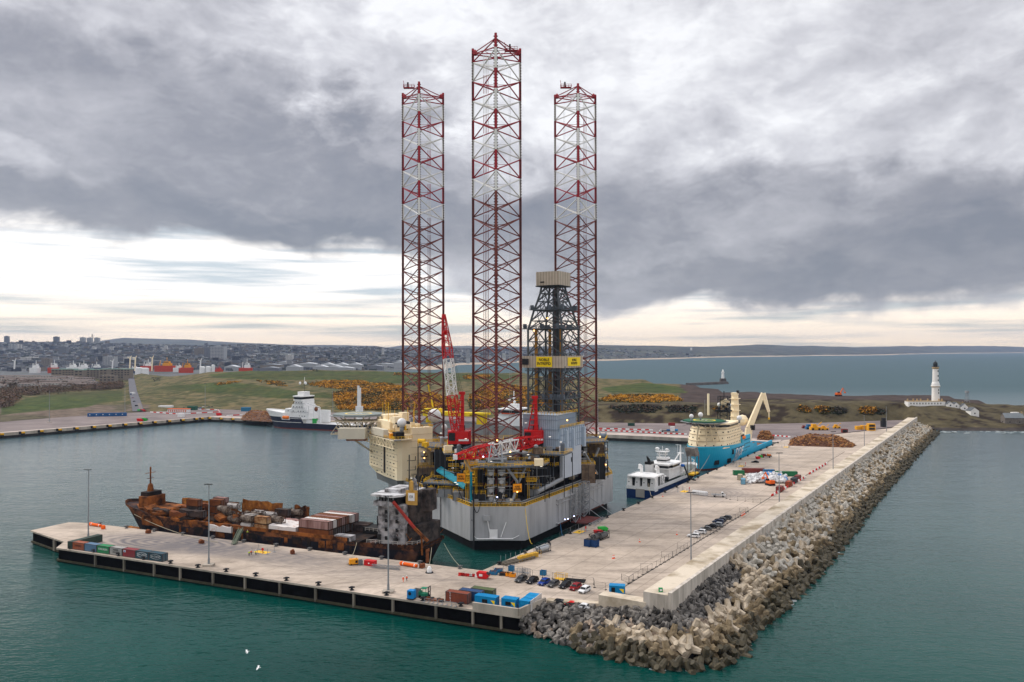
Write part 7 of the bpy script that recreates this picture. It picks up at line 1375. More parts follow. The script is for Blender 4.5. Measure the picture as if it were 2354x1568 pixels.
barrier_line([at(1365, 989.5), at(1578, 1000)], 34, 'barrier block in the line on the far quay right of the rig', 'far quay barrier line', 2.2)
barrier_line([at(1358, 985.5), at(1500, 990)], 16, 'barrier block in the rear line on the far quay right of the rig', 'far quay rear barrier line', 2.6)
barrier_line([at(1775, 1003), at(1815, 1006.5)], 8, 'barrier block behind the blue vessel\'s stern', 'barriers beyond the stern', 2.2)
barrier_line([at(560, 940), at(602, 950), at(520, 955)], 16, 'distant barrier block left of the supply vessel', 'distant barriers', 2.6); barrier_line([at(330, 936), at(500, 941), at(505, 946), at(410, 951), at(345, 946)], 40, 'distant barrier block round the car park', 'car park barriers', 3.0)
barrier_line([at(1915, 1100), at(1978, 1062)], 14, 'barrier block along the foot of the sea wall', 'wall foot barriers', 1.5); barrier_line([at(1772, 1142), at(1850, 1099)], 20, 'barrier block beside the red containers', 'barriers by red containers', 1.3); barrier_line([at(1858, 1092), at(1900, 1067)], 12, 'barrier block between bag heap and log pile', 'barriers towards the log pile', 1.3)
# mesh fence panels with black feet
FP = None
def fence_panel(a, b, label, group):
    global FP
    a, b = Vector(a), Vector(b); L = 3.5
    if FP is None:
        r = empty('fence_panel', (0, 0, 0)); m_ = MB()
        for x in (-L/2, L/2): m_.bar((x, 0, .05), (x, 0, 2.0), .045, 5)
        m_.bar((-L/2, 0, 2.0), (L/2, 0, 2.0), .035, 4); m_.bar((-L/2, 0, .15), (L/2, 0, .15), .03, 4)
        for k in range(1, 7): m_.bar((-L/2+k*.5, 0, .15), (-L/2+k*.5, 0, 2), .006, 3)
        for k in range(1, 5): m_.bar((-L/2, 0, .15+k*.37), (L/2, 0, .15+k*.37), .006, 3)
        m_.build('mesh_panel', M('fence_wire', (.10, .10, .10)), r); m_ = MB(); m_.box((L/2, 0, .09), (.25, .8, .16)); m_.build('foot', mblk, r); FP = r
    p = (a+b)/2; ang_ = math.atan2(b.y-a.y, b.x-a.x)
    if 'label' not in FP: r = FP; r.location = p; r.rotation_euler.z = ang_; tag(r, label, 'fence panel', group)
    else: r = dup(FP, p, ang_, label, group)
    r.scale.x = (b-a).length/L; return r
def fence(pts, label, group):
    P_ = [at(u, v) for u, v in pts]
    for a, b in zip(P_, P_[1:]):
        n = max(1, round((b-a).length/3.5))
        for k in range(n): fence_panel(a.lerp(b, k/n), a.lerp(b, (k+1)/n), label, group)
c3 = lambda l: [(1350+x/3.899, 976.6+y/3.899) for x, y in l]; c2 = lambda l: [(890.5+x/4.098, 1235.1+y/4.098) for x, y in l]
fence(c3([(405, 1395), (575, 1300), (722, 1215), (893, 1110), (1035, 1020), (1155, 960), (1248, 890), (1345, 835), (1435, 785)]), 'mesh fence panel in the long line beside the parked cars', 'fence beside the car row')
for l in ([(300, 1395), (365, 1425), (405, 1395)], [(473, 1300), (575, 1300)], [(660, 1190), (760, 1190)], [(800, 1112), (893, 1112)], [(1240, 855), (1320, 850)], [(1358, 790), (1435, 785)]): fence(c3(l), 'mesh fence panel bracing the long line sideways', 'side bracing fence panels')
fence(c2([(990, 298), (1085, 330), (1265, 335), (1360, 370), (1455, 380), (1548, 390), (1740, 432), (1840, 450), (1935, 445), (1945, 478), (2050, 498)]), 'mesh fence panel behind the front row of cars', 'fence behind front cars')
fence(c2([(2200, 408), (2270, 438), (2310, 410)]), 'mesh fence panel beyond the blue cabin with the open door', 'fence beyond the cabin'); fence(c3([(1075, 650), (1210, 655), (1275, 675), (1410, 690), (1550, 705)]), 'mesh fence panel in the row by the white pickup', 'fence by the pickup')
fence([(1285, 1236), (1322, 1218), (1392, 1192)], 'mesh fence panel at the quay edge near the rig\'s gangway', 'fence by the rig gangway')
# cones
def cone(u, v, lab): b = MB(); b.box((0, 0, .03), (.45, .45, .06), 0, 0); b.lathe([(.2, .05), (.14, .3)], (0, 0, 0), 8, 0); b.lathe([(.14, .3), (.09, .55)], (0, 0, 0), 8, 1); b.lathe([(.09, .55), (.04, .8)], (0, 0, 0), 8, 0); o = b.build('traffic_cone', [M('cone_orange', (.8, .1, .02)), mwht], loc=at(u, v), label=lab, cat='traffic cone'); o.scale = (1.5,)*3
cone(1407.6, 1284.6, 'left one of a pair of traffic cones on open concrete'); cone(1409.8, 1283.8, 'right one of a pair of traffic cones on open concrete'); cone(1554.4, 1230, 'traffic cone alone left of the white cars'); cone(1469, 1246.6, 'traffic cone alone between the tanks and the parked cars'); cone(1522.3, 1142, 'traffic cone by the trawler\'s stern rope')
for k in range(4): cone(1703+k*2.4, 1187.5-k*1.6, ('first', 'second', 'third', 'fourth')[k]+' traffic cone in the tight red row at the fence\'s far end')
# tank containers and boxes by the rig
mfb = M('tank_frame_dark', (.02, .025, .04)); tank_container(at(1245.5, 1269), DECK_ANG-.2, mfb, M('tank_silver', (.42, .44, .46), .35, metal=.5), 'silver tank container in a dark frame at the quay edge'); tank_container(at(1362, 1247)+Vector((1.5, 3.5, 0)), DECK_ANG-.1, M('tank_frame_black', (.012, .012, .012)), M('tank_grey_dark', (.12, .12, .12)), 'black-framed tank container behind the two navy boxes'); tank_container(at(1376, 1244)+Vector((1.5, 3.5, 0)), DECK_ANG-.1, M('tank_frame_black', (.012, .012, .012)), M('tank_grey_dark', (.12, .12, .12)), 'black-framed tank container right of its twin')
mnvb = M('navy_box', (.012, .045, .14)); 
for k, lab in enumerate(('navy offshore box left of its twin near the rig', 'navy offshore box right of its twin near the rig')):
    b = MB(); b.bx(-1.1, 1.1, -1.1, 1.1, .1, 2.5, 0); [b.box((x, y, 1.3), (.16, .16, 2.6), 0, 0) for x in (-1.1, 1.1) for y in (-1.1, 1.1)]; [b.bx(-1+.5*q, -.94+.5*q, -1.15, 1.15, .3, 2.4, 0) for q in range(5)]; b.bx(-1.05, 1.05, -1.05, 1.05, 2.5, 2.6, 1); b.build('cargo_box', [mnvb, mdk], loc=at(1351+k*14.6, 1256+k*1.2), rz=DECK_ANG-.1, label=lab, cat='cargo box')
b = MB(); 
for k in range(9): b.box((k*1.6-6, 0, .3+(k % 3)*.05), (.5, 3.0, .3), 0, 0)
for y in (-1.2, 0, 1.2): b.box((0, y, .7), (14, .4, .35), 0, 0)
for k in range(6): b.bar((-6+k*2.2, 1.6, 0), (-6+k*2.2, 1.6, 2.8), .07, 4, 2)
b.build('timber_rack', [M('grey_timber', (.16, .14, .11)), myel, mgal], loc=at(1188, 1291), rz=DECK_ANG-.28, label='rack of grey timber baulks at the quay edge', cat='timber rack')
b = MB(); [b.box((k*1.25-4, 0, .9), (1.2, 1.2, 1.4+(k % 2)*.2), 0, 0) for k in range(7)]; b.rail([(-5, -1, 0), (5, -1, 0)], 2.3, 1.2, .06, 0); b.build('netting_crates', M('yellow_netting', (.60, .36, .05), .8, .2, 1.2), loc=at(1213, 1285), rz=DECK_ANG-.28, label='row of crates under yellow netting at the quay edge', cat='crates')
b = MB(); b.box((0, 0, .1), (3.6, 2, .2)); b.rail([(-1.8, -1, .2), (1.8, -1, .2), (1.8, 1, .2), (-1.8, 1, .2)], 1.6, .6, .05, 0, True); b.build('yellow_cage', M('cage_yellow', (.75, .45, .03)), loc=at(1288, 1332), rz=EA, label='orange-yellow cage frame behind the parked cars', cat='cage')
b = MB(); [b.box((0, k*.4, .25+.1*k), (6.5, .3, .3), .05*k) for k in range(4)]; b.build('steel_beams', mdk, loc=at(1318, 1338), rz=EA, label='pile of dark beams behind the dark red car', cat='beams')
for k in range(2): b = MB(); b.rail([(-1.3, 0, 0), (1.3, 0, 0)], 2.4, .45, .06); b.rail([(-1.3, 1, 0), (1.3, 1, 0)], 2.4, .45, .06); b.box((0, .5, 1.2), (2.4, .8, .1)); b.build('pipe_stillage', mgal, loc=at(1194+k*12, 1325+k*1.5), rz=EA, label=('steel stillage frame left of its twin behind the dark grey SUV', 'steel stillage frame right of its twin behind the dark grey SUV')[k], cat='stillage')
def mat_area(u, v, label, rz=None, L=5, W_=3):
    rz = DECK_ANG if rz is None else rz; p = at(u, v); r = empty('gangway_mat', (p.x, p.y, 5.0), rz, label, 'mat'); b = MB(); b.bx(-L/2, L/2, -W_/2, W_/2, .01, .06); b.build('mat', M('mat_yellow', (.80, .48, .04)), r); b = MB(); b.box((0, 0, .07), (L*.3, .5, .02), .4); b.box((L*.1, 0, .07), (L*.3, .4, .02), -.5); b.build('painted_mark', mdk, r)
    for x, y in ((-L/2, -W_/2-.6), (0, -W_/2-.8), (L/2+.8, -W_/2), (-L/2-.5, W_/2+.8), (L/2+1, W_/2+.5)): b = MB(); b.bar((x, y, 0), (x, y, 2.0), .09, 5); b.box((x, y, .08), (.8, .8, .14)); b.build('post', mgal, r)
    b = MB(); b.bar((L/2-.9, -W_/2-.5, 0), (L/2-.9, -W_/2-.5, 1.3), .06, 4); b.bar((L/2-.9, -W_/2-.6, 1.6), (L/2-.9, -W_/2-.45, 1.6), .5, 12); b.build('lifebuoy_stand', M('buoy_red', (.6, .03, .02)), r)
mat_area(601, 1268, 'yellow gangway mat with posts on the jetty by the burnt ship', EA, 5.6, 2.6); mat_area(1330, 1223, 'yellow gangway mat with posts near the rig\'s landing stage'); mat_area(1572, 1130.5, 'yellow gangway mat with posts beside the trawler'); mat_area(1703, 1072.5, 'yellow gangway mat with posts at the foot of the blue vessel\'s ladder'); mat_area(1806, 1029, 'yellow gangway mat with posts behind the blue vessel\'s stern')
mib = M('white_bag', (.60, .60, .60), .8, .1, 1)
for k in range(6): b = MB(); b.lathe([(.85, 0), (1.1, .5), (1.05, 1.6), (.7, 2.1)], (0, 0, 0), 10); b.build('bulk_bag', mib, loc=at(1594+k*5.4, 1137.5+k*.7), label='full white bulk bag in the row by the trawler', cat='bag', group='row of full white bulk bags')
# forklift and blue machine near the outer edge
fl = empty('forklift', at(975, 1373), R(-20), 'green forklift truck near the jetty\'s outer edge', 'forklift'); b = MB(); b.bx(-1.4, 1, -.8, .8, .5, 1.3, 0); b.bx(-1.8, -1.2, -.8, .8, .5, 1.7, 0); b.bx(-1.0, .6, -.75, .75, 2.6, 2.75, 0); [b.bar((x, y, 1.2), (x*.9, y, 2.65), .07, 4, 0) for x in (-1, .7) for y in (-.7, .7)]; b.build('body', M('forklift_green', (.02, .20, .11)), fl)
b = MB(); [b.bx(1.3, 1.5, y-.1, y+.1, .1, 3.3, 0) for y in (-.6, .6)]; [b.bx(1.3, 1.5, -.6, .6, z, z+.15, 0) for z in (.4, 1.8, 3.1)]; [b.bx(1.5, 2.8, y-.08, y+.08, .1, .2, 0) for y in (-.4, .4)]; b.build('mast', mdk, fl)
for x in (-1.1, .8):
    for y in (-.8, .8): b = MB(); b.bar((x, y-.15, .4), (x, y+.15, .4), .42, 10); b.build('wheel', mtyre, fl)
b = MB(); b.bx(-1.1, .8, -.9, .9, .4, 2.6, 0); b.bx(-1.2, .9, -1, 1, .2, .4, 1); b.bar((-.2, -.91, 1.8), (-.2, -.95, 1.8), .5, 10, 1); b.build('pump_skid', [M('pump_blue', (.01, .22, .55), .5), mdk], loc=at(945.5, 1377), rz=EA, label='bright blue pump unit near the jetty\'s outer edge', cat='pump'); openbox(at(957, 1371), EA, 1.6, 1.4, 2.2, M('slate_box', (.15, .17, .18)), 'slate-grey cage behind the bright blue pump')
b = MB(); b.rail([(-5, 0, 0), (5, 0, 0)], 1.0, 1.4, .06); [b.box((-5+k*1.43, -.2, .07), (.3, 1.0, .12)) for k in range(8)]; b.build('edge_railing', mgal, loc=at(1010, 1388), rz=EA, label='low grey railing on feet along the outer edge by the red container', cat='railing')
b = MB(); [b.box((rnd.uniform(-3, 3), rnd.uniform(-.8, .8), .3), (rnd.uniform(.6, 1.6), rnd.uniform(.5, 1), rnd.uniform(.4, 1)), rnd.uniform(0, 3), k % 2) for k in range(14)]; b.build('scrap_pile', [mdk, mrust], loc=at(993, 1380), rz=EA, label='low heap of dark scrap between forklift and red container', cat='scrap')
b = MB(); b.bx(-.5, .5, -.4, .4, 0, 1.0, 0); b.bx(-.3, .3, -.42, -.38, .3, .8, 1); b.build('small_box', [M('box_green', (.02, .25, .08)), mwht], loc=wl0+dl*2+nl*4, label='small green box on top of the sea wall\'s near end', cat='box')
# white bag heap walled by containers
def cont_at(u, v, L, m_, rz, lab, H_=2.6): container('shipping_container', L, H_, m_, mframe, at(u, v), rz, lab)
PA = DECK_ANG; QA_ = DECK_ANG+PI/2
cgr, crd, cbl, ccm, clb = cm('wall_green_container', (.02, .17, .07)), cm('wall_red_container', (.24, .05, .04), (.15, .04, .035)), cm('wall_blue_container', (.03, .17, .35)), cm('wall_cream_container', (.42, .38, .26)), cm('wall_sky_container', (.16, .36, .50))
hp0 = at(1697, 1097); 
cont_at(1697, 1093, 6.06, cgr, R(0), 'green container at the left corner of the white bag heap'); cont_at(1700, 1103, 6.06, ccm, R(70), 'cream container left of the white bag heap'); cont_at(1707, 1113, 6.06, clb, R(75), 'pale blue container nearest the camera left of the bag heap')
cont_at(1730, 1088, 12.2, crd, R(-4), 'long dark red container behind the bag heap'); cont_at(1766, 1091, 6.06, cbl, R(-4), 'blue container between red and green behind the bag heap'); cont_at(1805, 1095.5, 12.2, cgr, R(-4), 'long green container at the rear right of the bag heap')
cont_at(1791, 1131, 6.06, crd, R(58), 'red container nearest the camera right of the bag heap'); cont_at(1812, 1119, 6.06, cm('wall_orange_container', (.32, .07, .03)), R(58), 'orange-red container between two others right of the bag heap'); cont_at(1824, 1111, 6.06, cm('wall_dark_container', (.04, .05, .06)), R(58), 'dark container second from the far end right of the bag heap'); cont_at(1832, 1105, 6.06, crd, R(58), 'red container at the far end right of the bag heap')
b = MB(); rb = random.Random(2)
for k in range(240):
    u = rb.uniform(1716, 1806); v = rb.uniform(1096, 1113); p = at(u, v); e_ = 1-abs((u-1761)/52)**2.5; z = 5+max(.2, 2.6*e_*rb.uniform(.4, 1)); m = Matrix.Rotation(rb.uniform(-.6, .6), 3, 'X') @ Matrix.Rotation(rb.uniform(-.6, .6), 3, 'Y') @ Matrix.Rotation(rb.uniform(0, 3), 3, 'Z'); s_ = rb.uniform(.9, 1.7); b.box((p.x, p.y, z), (s_*1.4, s_, s_*.55), 0, 1 if rb.random() < .13 and u > 1750 else 0, rot=m)
b.build('bag_heap', [M('crumpled_white_sacks', (.62, .62, .62), .8, .2, 1.2), M('blue_sacks', (.03, .20, .50), .7)], kind='stuff', label='heap of torn white and blue sacks walled in by containers', cat='sacks')
def excavator(p, rz, label, s=1.0, col=None, arm=True):
    r = empty('excavator', p, rz, label, 'excavator'); m_ = col or M('excavator_orange', (.75, .13, .015)); b = MB()
    for y in (-1.2, 1.2): b.bx(-1.9*s, 1.9*s, (y-.3)*s, (y+.3)*s, 0, .9*s)
    b.build('tracks', mdk, r); b = MB(); b.bx(-1.9*s, 1.6*s, -1.3*s, 1.3*s, 1.0*s, 2.2*s, 0); b.bx(-2*s, -1*s, -1.2*s, 1.2*s, 1.2*s, 2.5*s, 0); b.build('house', m_, r); b = MB(); b.bx(.2*s, 1.6*s, .3*s, 1.3*s, 2.2*s, 3.1*s); b.build('cab', mwin, r)
    b = MB(); b.bar((1.2*s, -.2*s, 2*s), (3.6*s, -.2*s, 5.6*s), .32*s, 4); b.bar((3.6*s, -.2*s, 5.6*s), (5.4*s, -.2*s, 3.2*s), .24*s, 4, r2=.16*s); b.box((5.4*s, -.2*s, 2.6*s), (.9*s, 1.0*s, .9*s)); b.build('digging_arm', m_, r); return r
excavator(at(1769, 1117), R(110), 'orange excavator working in the white bag heap', 1.1); e_y = 935; p = Vector(((1926-CU)/FPX*e_y, e_y, 0)); p.z = tz(p.x, p.y); excavator(p, R(20), 'distant orange excavator on the brown plateau', 1.7)
# log piles
def log_pile(pts, h, label, n, seed, mat=None):
    rl = random.Random(seed); b = MB(); P_ = [at(u, v) for u, v in pts]; c = sum(P_, Vector())/len(P_)
    nn = len(P_); vs = [tuple(p) for p in P_]+[tuple(c.lerp(p, .45)+Vector((0, 0, h))) for p in P_]; b.add(vs, [(i, (i+1) % nn, nn+(i+1) % nn, nn+i) for i in range(nn)]+[tuple(range(nn, 2*nn))], 0)
    for k in range(n):
        i = rl.randrange(nn); p = P_[i].lerp(P_[(i+1) % nn], rl.random()); t = rl.random()**.8; q = p.lerp(c, t*.62); z = 5+min(1, t*1.12)*h+rl.uniform(-.2, .5); a = rl.uniform(0, PI); L = rl.uniform(.7, 1.6); d_ = Vector((math.cos(a), math.sin(a), rl.uniform(-.5, .5)))*L; b.bar(Vector((q.x, q.y, z))-d_, Vector((q.x, q.y, z))+d_, .24, 5, rl.choice((0, 1, 2)))
    b.build('log_pile', [M('log_bark', (.10, .04, .018)), M('log_cut', (.30, .12, .04)), M('log_pale', (.42, .22, .08))], kind='stuff', label=label, cat='logs')
log_pile([(1812, 1026), (1955, 1031), (1966, 1026), (1935, 1016), (1815, 1011)], 5.5, 'long pile of orange-brown logs on the quay before the yard', 1500, 1); log_pile([(1738, 1012), (1774, 1014), (1776, 1008), (1745, 1006)], 5.5, 'small cone of brown logs behind the blue vessel', 350, 2); log_pile([(552, 964), (625, 969), (628, 955), (560, 953)], 6.5, 'long heap of reddish logs behind the supply vessel\'s bow', 500, 3)
# yard machines and boxes
def machine(u, v, s, col, lab, cat='machine', rz=0):
    b = MB(); rm = random.Random(int(u)); b.bx(-2.2*s, 2.2*s, -1.2*s, 1.2*s, .3, 1.4*s, 0); b.bx(-1.5*s, .2*s, -1*s, 1*s, 1.4*s, 2.6*s, 0); b.bar((.2*s, 0, 1.2*s), (2.8*s, 0, 3.4*s), .2*s, 4, 0); [b.bar((x*s, -1.3*s, .5*s), (x*s, 1.3*s, .5*s), .5*s, 8, 1) for x in (-1.4, 1.3)]
    b.build('yard_machine', [M('machine_'+col[0], col[1]), mdk], loc=at(u, v), rz=rz, label=lab, cat=cat)
oy = ('orange_yellow', (.75, .36, .02)); dr = ('dark_red', (.22, .04, .03)); dg = ('dark_grey_green', (.03, .07, .06)); bl_ = ('blue', (.03, .14, .30))
machine(1873, 990, 2.0, oy, 'orange-yellow machine left of the others in the gravel yard'); machine(1894, 990, 1.4, oy, 'squat yellow machine in the middle of the gravel yard'); machine(1922, 986, 1.3, oy, 'small yellow machine far back in the gravel yard'); machine(1860, 988, 1.6, bl_, 'blue machine behind the orange-yellow one'); machine(1848, 986, 1.0, dr, 'small dark machine at the left of the yard group')
b = MB(); b.bx(-3, 3, -2, 2, 0, 6, 0); b.bx(-2.4, 2.4, -2.1, -2, .8, 2.6, 1); b.bx(-2.4, 2.4, -2.1, -2, 3.4, 5.2, 1); b.build('stacked_unit', [M('machine_orange_yellow', oy[1]), mdk], loc=at(2001, 991.5), label='tall square yellow two-storey frame in the gravel yard', cat='frame'); b = MB(); b.bx(-3.5, 3.5, -2, 2, 0, 3.6, 0); b.bx(-8, -4, -2, 2, 0, 3, 0); b.build('equipment_block', [M('machine_orange_yellow', oy[1])], loc=at(1987, 989), label='wide low yellow block left of the tall yellow frame', cat='equipment')
b = MB(); b.bx(-2.4, 2.4, -1.4, 1.4, 0, 3, 0); b.bx(-2, 2, -1.5, -1.4, .4, 2.5, 1); b.build('crate', [M('machine_dark_red', dr[1]), mdk], loc=at(1940, 996), label='dark red crate in the gravel yard', cat='crate'); b = MB(); b.bx(-2, 2, -2, 2, 0, 5.4, 0); b.bx(-1.4, 1.4, -1.4, 1.4, 5.4, 8, 0); b.build('dark_tower', [mdk], loc=at(2030, 983), label='black tower-like unit near the wall\'s far end', cat='unit')
container('shipping_container', 12.2, 2.6, cm('far_dark_red', (.10, .025, .02)), mframe, at(1592, 976), R(-6), 'long dark red container at the foot of the far embankment'); container('shipping_container', 6.06, 2.6, cm('far_red', (.30, .03, .03)), mframe, at(1543, 979), R(-6), 'red container on the far yard left of the dark red one'); container('shipping_container', 6.06, 2.6, cm('far_green', (.02, .07, .05)), mframe, at(1450, 979.5), 0, 'dark green container at the far yard\'s back edge')
b = MB(); [b.bx(-19+k*6.4, -19+k*6.4+6.1, -1.5, 1.5, 0, 3.6, 0) for k in range(6)]; [b.bx(-17+k*6.4, -16.2+k*6.4, -1.6, -1.5, 1.6, 2.4, 1) for k in range(6)]; b.build('cabin_row', [M('far_blue_cabin', (.02, .09, .24)), mwht], loc=at(246, 955), rz=R(12), label='long row of joined dark blue cabins at the back of the distant yard', cat='cabins'); b = MB(); b.bx(-3, 3, -2, 2, 0, 4, 0); b.build('white_tank_box', [mwht], loc=at(240+176, 957), label='white box near the row of dark blue cabins', cat='box')
b = MB(); b.bx(-12, 12, -3, 3, 0, 3.6, 0); b.bx(-12.5, 12.5, -3.4, 3.4, 3.6, 4.2, 1); [b.bx(-11+k*2.2, -10+k*2.2, -3.1, -3, .5, 3, 1) for k in range(10)]; b.build('gate_office', [mwht, M('orange_fascia', (.6, .13, .04))], loc=at(411, 946), rz=R(-5), label='low white office with orange roof edge in the distant car park', cat='building'); b = MB(); b.bx(-8, 8, -3, 3, 0, 4, 0); b.build('welfare_block', [mwht], loc=at(381, 938.5), label='plain white block behind the orange-edged office', cat='building')
b = MB(); b.bx(-5, 5, -3, 3, 0, 4.5, 0); b.build('green_shed', [M('far_green_shed', (.02, .09, .06))], loc=at(442, 941), label='dark green shed right of the orange-edged office', cat='shed'); b = MB(); b.bx(-5, 5, -2.5, 2.5, 0, 4.5, 0); b.build('blue_shed', [M('far_blue_shed', (.03, .16, .28))], loc=at(565, 944), label='blue shed left of the reddish log heap', cat='shed')
for k in range(22): car(0, 0, rnd.uniform(0, 6), rnd.choice(('black', 'silver', 'white', 'grey', 'dark grey', 'blue')), 'tiny parked car in the distant car park', True, p=at(350+k*7.2+rnd.uniform(-2, 2), 933+rnd.choice((0, 3, 5)), 5.2))['group'] = 'cars in the distant car park'
for (u, v, m_, lab) in ((322, 945, mskg, 'distant green skip beside a red one in the yard'), (328, 945, mskr, 'distant red skip beside a green one in the yard'), (503, 954, mskr, 'distant red skip near the quay corner'), (321.5, 967, mskr, 'distant red skip on the far quay edge'), (331.5, 966, mskg, 'distant green skip on the far quay edge')): skip(at(u, v), 0, m_, lab, 1.5, False)
# fenders of the far quay
fend = MB(); fend.bx(-2.6, -.6, -.9, 1, -3.2, -.3, 1); fend.bx(-.2, 3.2, -1.5, .4, -2.6, -.9, 0); fend.bx(-.2, 3.2, -1.3, .4, -4.4, -2.6, 1)
fo = None
for k, u in enumerate((-2, 50, 93, 135, 174, 214, 250, 286, 321, 354, 387, 418, 449, 462, 482, 508, 535, 562, 609)):
    a_, b_ = (qw, qa) if u < 478 else (qa, qb); lo, hi = 0.0, 1.0
    for _ in range(40):
        m = (lo+hi)/2; p = a_.lerp(b_, m)
        if CU+FPX*p.x/p.y < u: lo = m
        else: hi = m
    p = a_.lerp(b_, lo); an = math.atan2(b_.y-a_.y, b_.x-a_.x)
    if fo is None: fend.v = [(x*.75, y, z*.75) for x, y, z in fend.v]; o = fend.build('quay_fender', [M('fender_yellow', (.80, .42, .01)), mdk]); fo = o
    else: o = fo.copy(); COL.objects.link(o)
    o.location = (p.x, p.y, 5.3); o.rotation_euler.z = an; tag(o, 'yellow-topped fender hung on the far quay face', 'fender', 'yellow fenders on the far quay')
# ------------------------------------------------------------------ gorse and scrub on the hill
def ray_pt(u, v, y0, y1):
    "where the view ray through (u, v) meets the terrain between depths y0 and y1"
    a = (u-CU)/FPX; Y = np.linspace(y0, y1, 400); Z = land(a, Y); V = HORV-FPX*(Z-CH)/Y; 
    for k in range(399):
        if V[k] >= v > V[k+1]: f = (V[k]-v)/(V[k]-V[k+1]+1e-9); y = Y[k]+(Y[k+1]-Y[k])*f; return a*y, y
    return None
def scrub(name, label, polys, per, mats, size, seed, y0=700, y1=1600, flat=.55, cat='bushes', core=True, nc=7):
    rg = random.Random(seed); b = MB(); cnt = 0
    for pi_, poly in enumerate(polys):
        us = [p[0] for p in poly]; vs_ = [p[1] for p in poly]; A = sum(poly[i][0]*poly[(i+1) % len(poly)][1]-poly[(i+1) % len(poly)][0]*poly[i][1] for i in range(len(poly)))/2
        n = int(abs(A)*per)+6
        for k in range(n):
            u, v = rg.uniform(min(us), max(us)), rg.uniform(min(vs_), max(vs_))
            if not bool(inpoly(u+rg.gauss(0, 3), v+rg.gauss(0, 1), poly)): continue
            q = ray_pt(u, v, y0, y1)
            if q is None: continue
            x, y = q; z = tz(x, y); m_ = rg.random(); nb = fbm(x, y, .03); mi = 0 if m_+nb*1.2 < .42 else (1 if m_+nb < .75 else 2)
            s_ = size*rg.uniform(.6, 1.35)
            for c in range(nc):
                P = Vector((x+rg.gauss(0, s_*.55), y+rg.gauss(0, s_*.55), z+rg.uniform(.1, s_*flat)+.2)); w_ = s_*rg.uniform(.28, .5)*(1 if core else .5); a1 = rg.uniform(0, 6.3); a2 = rg.uniform(-.7, .7)
                e1 = Vector((math.cos(a1), math.sin(a1), a2*.5))*w_; e2 = Vector((-math.sin(a1), math.cos(a1), rg.uniform(-.4, .6)))*w_
                b.add([tuple(P-e1), tuple(P-e2*.7), tuple(P+e1), tuple(P+e2+Vector((0, 0, w_*.5)))], [(0, 1, 2, 3)], mi if rg.random() < .7 else rg.choice((0, 1, 2)))
            if core: b.lathe([(s_*.75, -.4), (s_*.6, s_*flat*.5), (s_*.15, s_*flat*.85)], (x, y, z), 6, 2)
            cnt += 1
    if label: b.build(name, mats, kind='stuff', label=label, cat=cat)
    else: b.build(name, mats, kind='stuff')
    return cnt
GM = [M('gorse_bloom', (.48, .22, .012), .9, .35, .2), M('gorse_ochre', (.26, .12, .012), .9, .3, .2), M('gorse_shade_green', (.05, .05, .014), .9, .3, .2)]
print('gorse', scrub('gorse', 'orange-flowering gorse spread over the hill behind the ships', GORSE, 1.0, GM, 1.9, 4))
BR = [[(205, 885), (262, 880), (282, 878), (282, 892), (205, 897)], [(0, 895), (40, 893), (130, 889), (200, 886), (205, 897), (120, 902), (50, 908), (25, 930), (0, 935)], [(60, 877), (110, 880), (80, 886), (0, 887), (0, 880)], [(0, 840), (20, 838), (28, 860), (0, 865)]]
TM = [M('bare_wood_brown', (.135, .08, .052), .95, .3, .2), M('bare_wood_purple', (.11, .075, .06), .95, .3, .2), M('wood_shade', (.08, .065, .04), .95, .3, .2)]
print('wood', scrub('woodland', 'brown leafless woodland left of the straight road', BR, .9, TM, 4.0, 8, 800, 1800, 1.5, 'woodland', False, 18))
DK = [[(1400, 935), (1470, 932), (1520, 940), (1500, 950), (1430, 948)], [(1530, 935), (1600, 936), (1590, 950), (1540, 948)], [(1890, 938), (1945, 940), (1930, 955), (1900, 950)], [(2010, 940), (2035, 945), (2030, 956), (2005, 950)], [(350, 868), (365, 866), (372, 872), (355, 874)], [(720, 850.6), (730, 850.6), (730, 853), (720, 853)], [(930, 880), (960, 878), (1000, 884), (940, 888)]]
print('scrub', scrub('scrub', 'dark brambles on the brown embankment', DK, .35, [M('bramble', (.035, .025, .018)), M('dead_bracken', (.09, .05, .025)), M('dark_evergreen', (.02, .03, .015))], 1.8, 9, 700, 1700))
# road down to the yard
def ribbon(pts, widths, name, mat, up=.25, kind='structure', n=40):
    b = MB(); P_ = []
    for i in range(len(pts)-1):
        for k in range(n):
            t = k/n; x = pts[i][0]+(pts[i+1][0]-pts[i][0])*t; y = pts[i][1]+(pts[i+1][1]-pts[i][1])*t; P_.append((x, y, widths[i]+(widths[i+1]-widths[i])*t))
    vs = []
    for j, (x, y, w_) in enumerate(P_):
        z = max(tz(x-w_/2, y), tz(x+w_/2, y), tz(x, y))+up; vs += [(x-w_/2, y, z), (x+w_/2, y, z)]
    b.add(vs, [(2*i, 2*i+1, 2*i+3, 2*i+2) for i in range(len(P_)-1)]); return b.build(name, mat, kind=kind)
r0_, r1_ = 905, 1910; ru = lambda u, y: ((u-CU)/FPX*y, y)
ribbon([ru(318, 905), ru(307, 1150), ru(300, 1900)], [13, 12, 12], 'road', M('asphalt_grey', (.11, .11, .125), .9), .45)
ribbon([ru(325, 905), ru(312.5, 1150), ru(303.5, 1900)], [4, 4, 4], 'pavement', M('pavement_grey', (.16, .14, .13), .9), .5)
for k, (u, y, c) in enumerate(((317, 950, 'black'), (312, 1010, 'dark grey'), (309, 1060, 'red'), (302, 1300, 'red'), (300, 1550, 'white'))):
    x, y = ru(u-3, y); car(0, 0, R(90), c, ('black car lowest on the straight road', 'dark grey car second up the straight road', 'dark red car third up the straight road', 'dark red car halfway up the straight road', 'white car near the top of the straight road')[k], True, p=Vector((x, y, tz(x, y)+.7)))
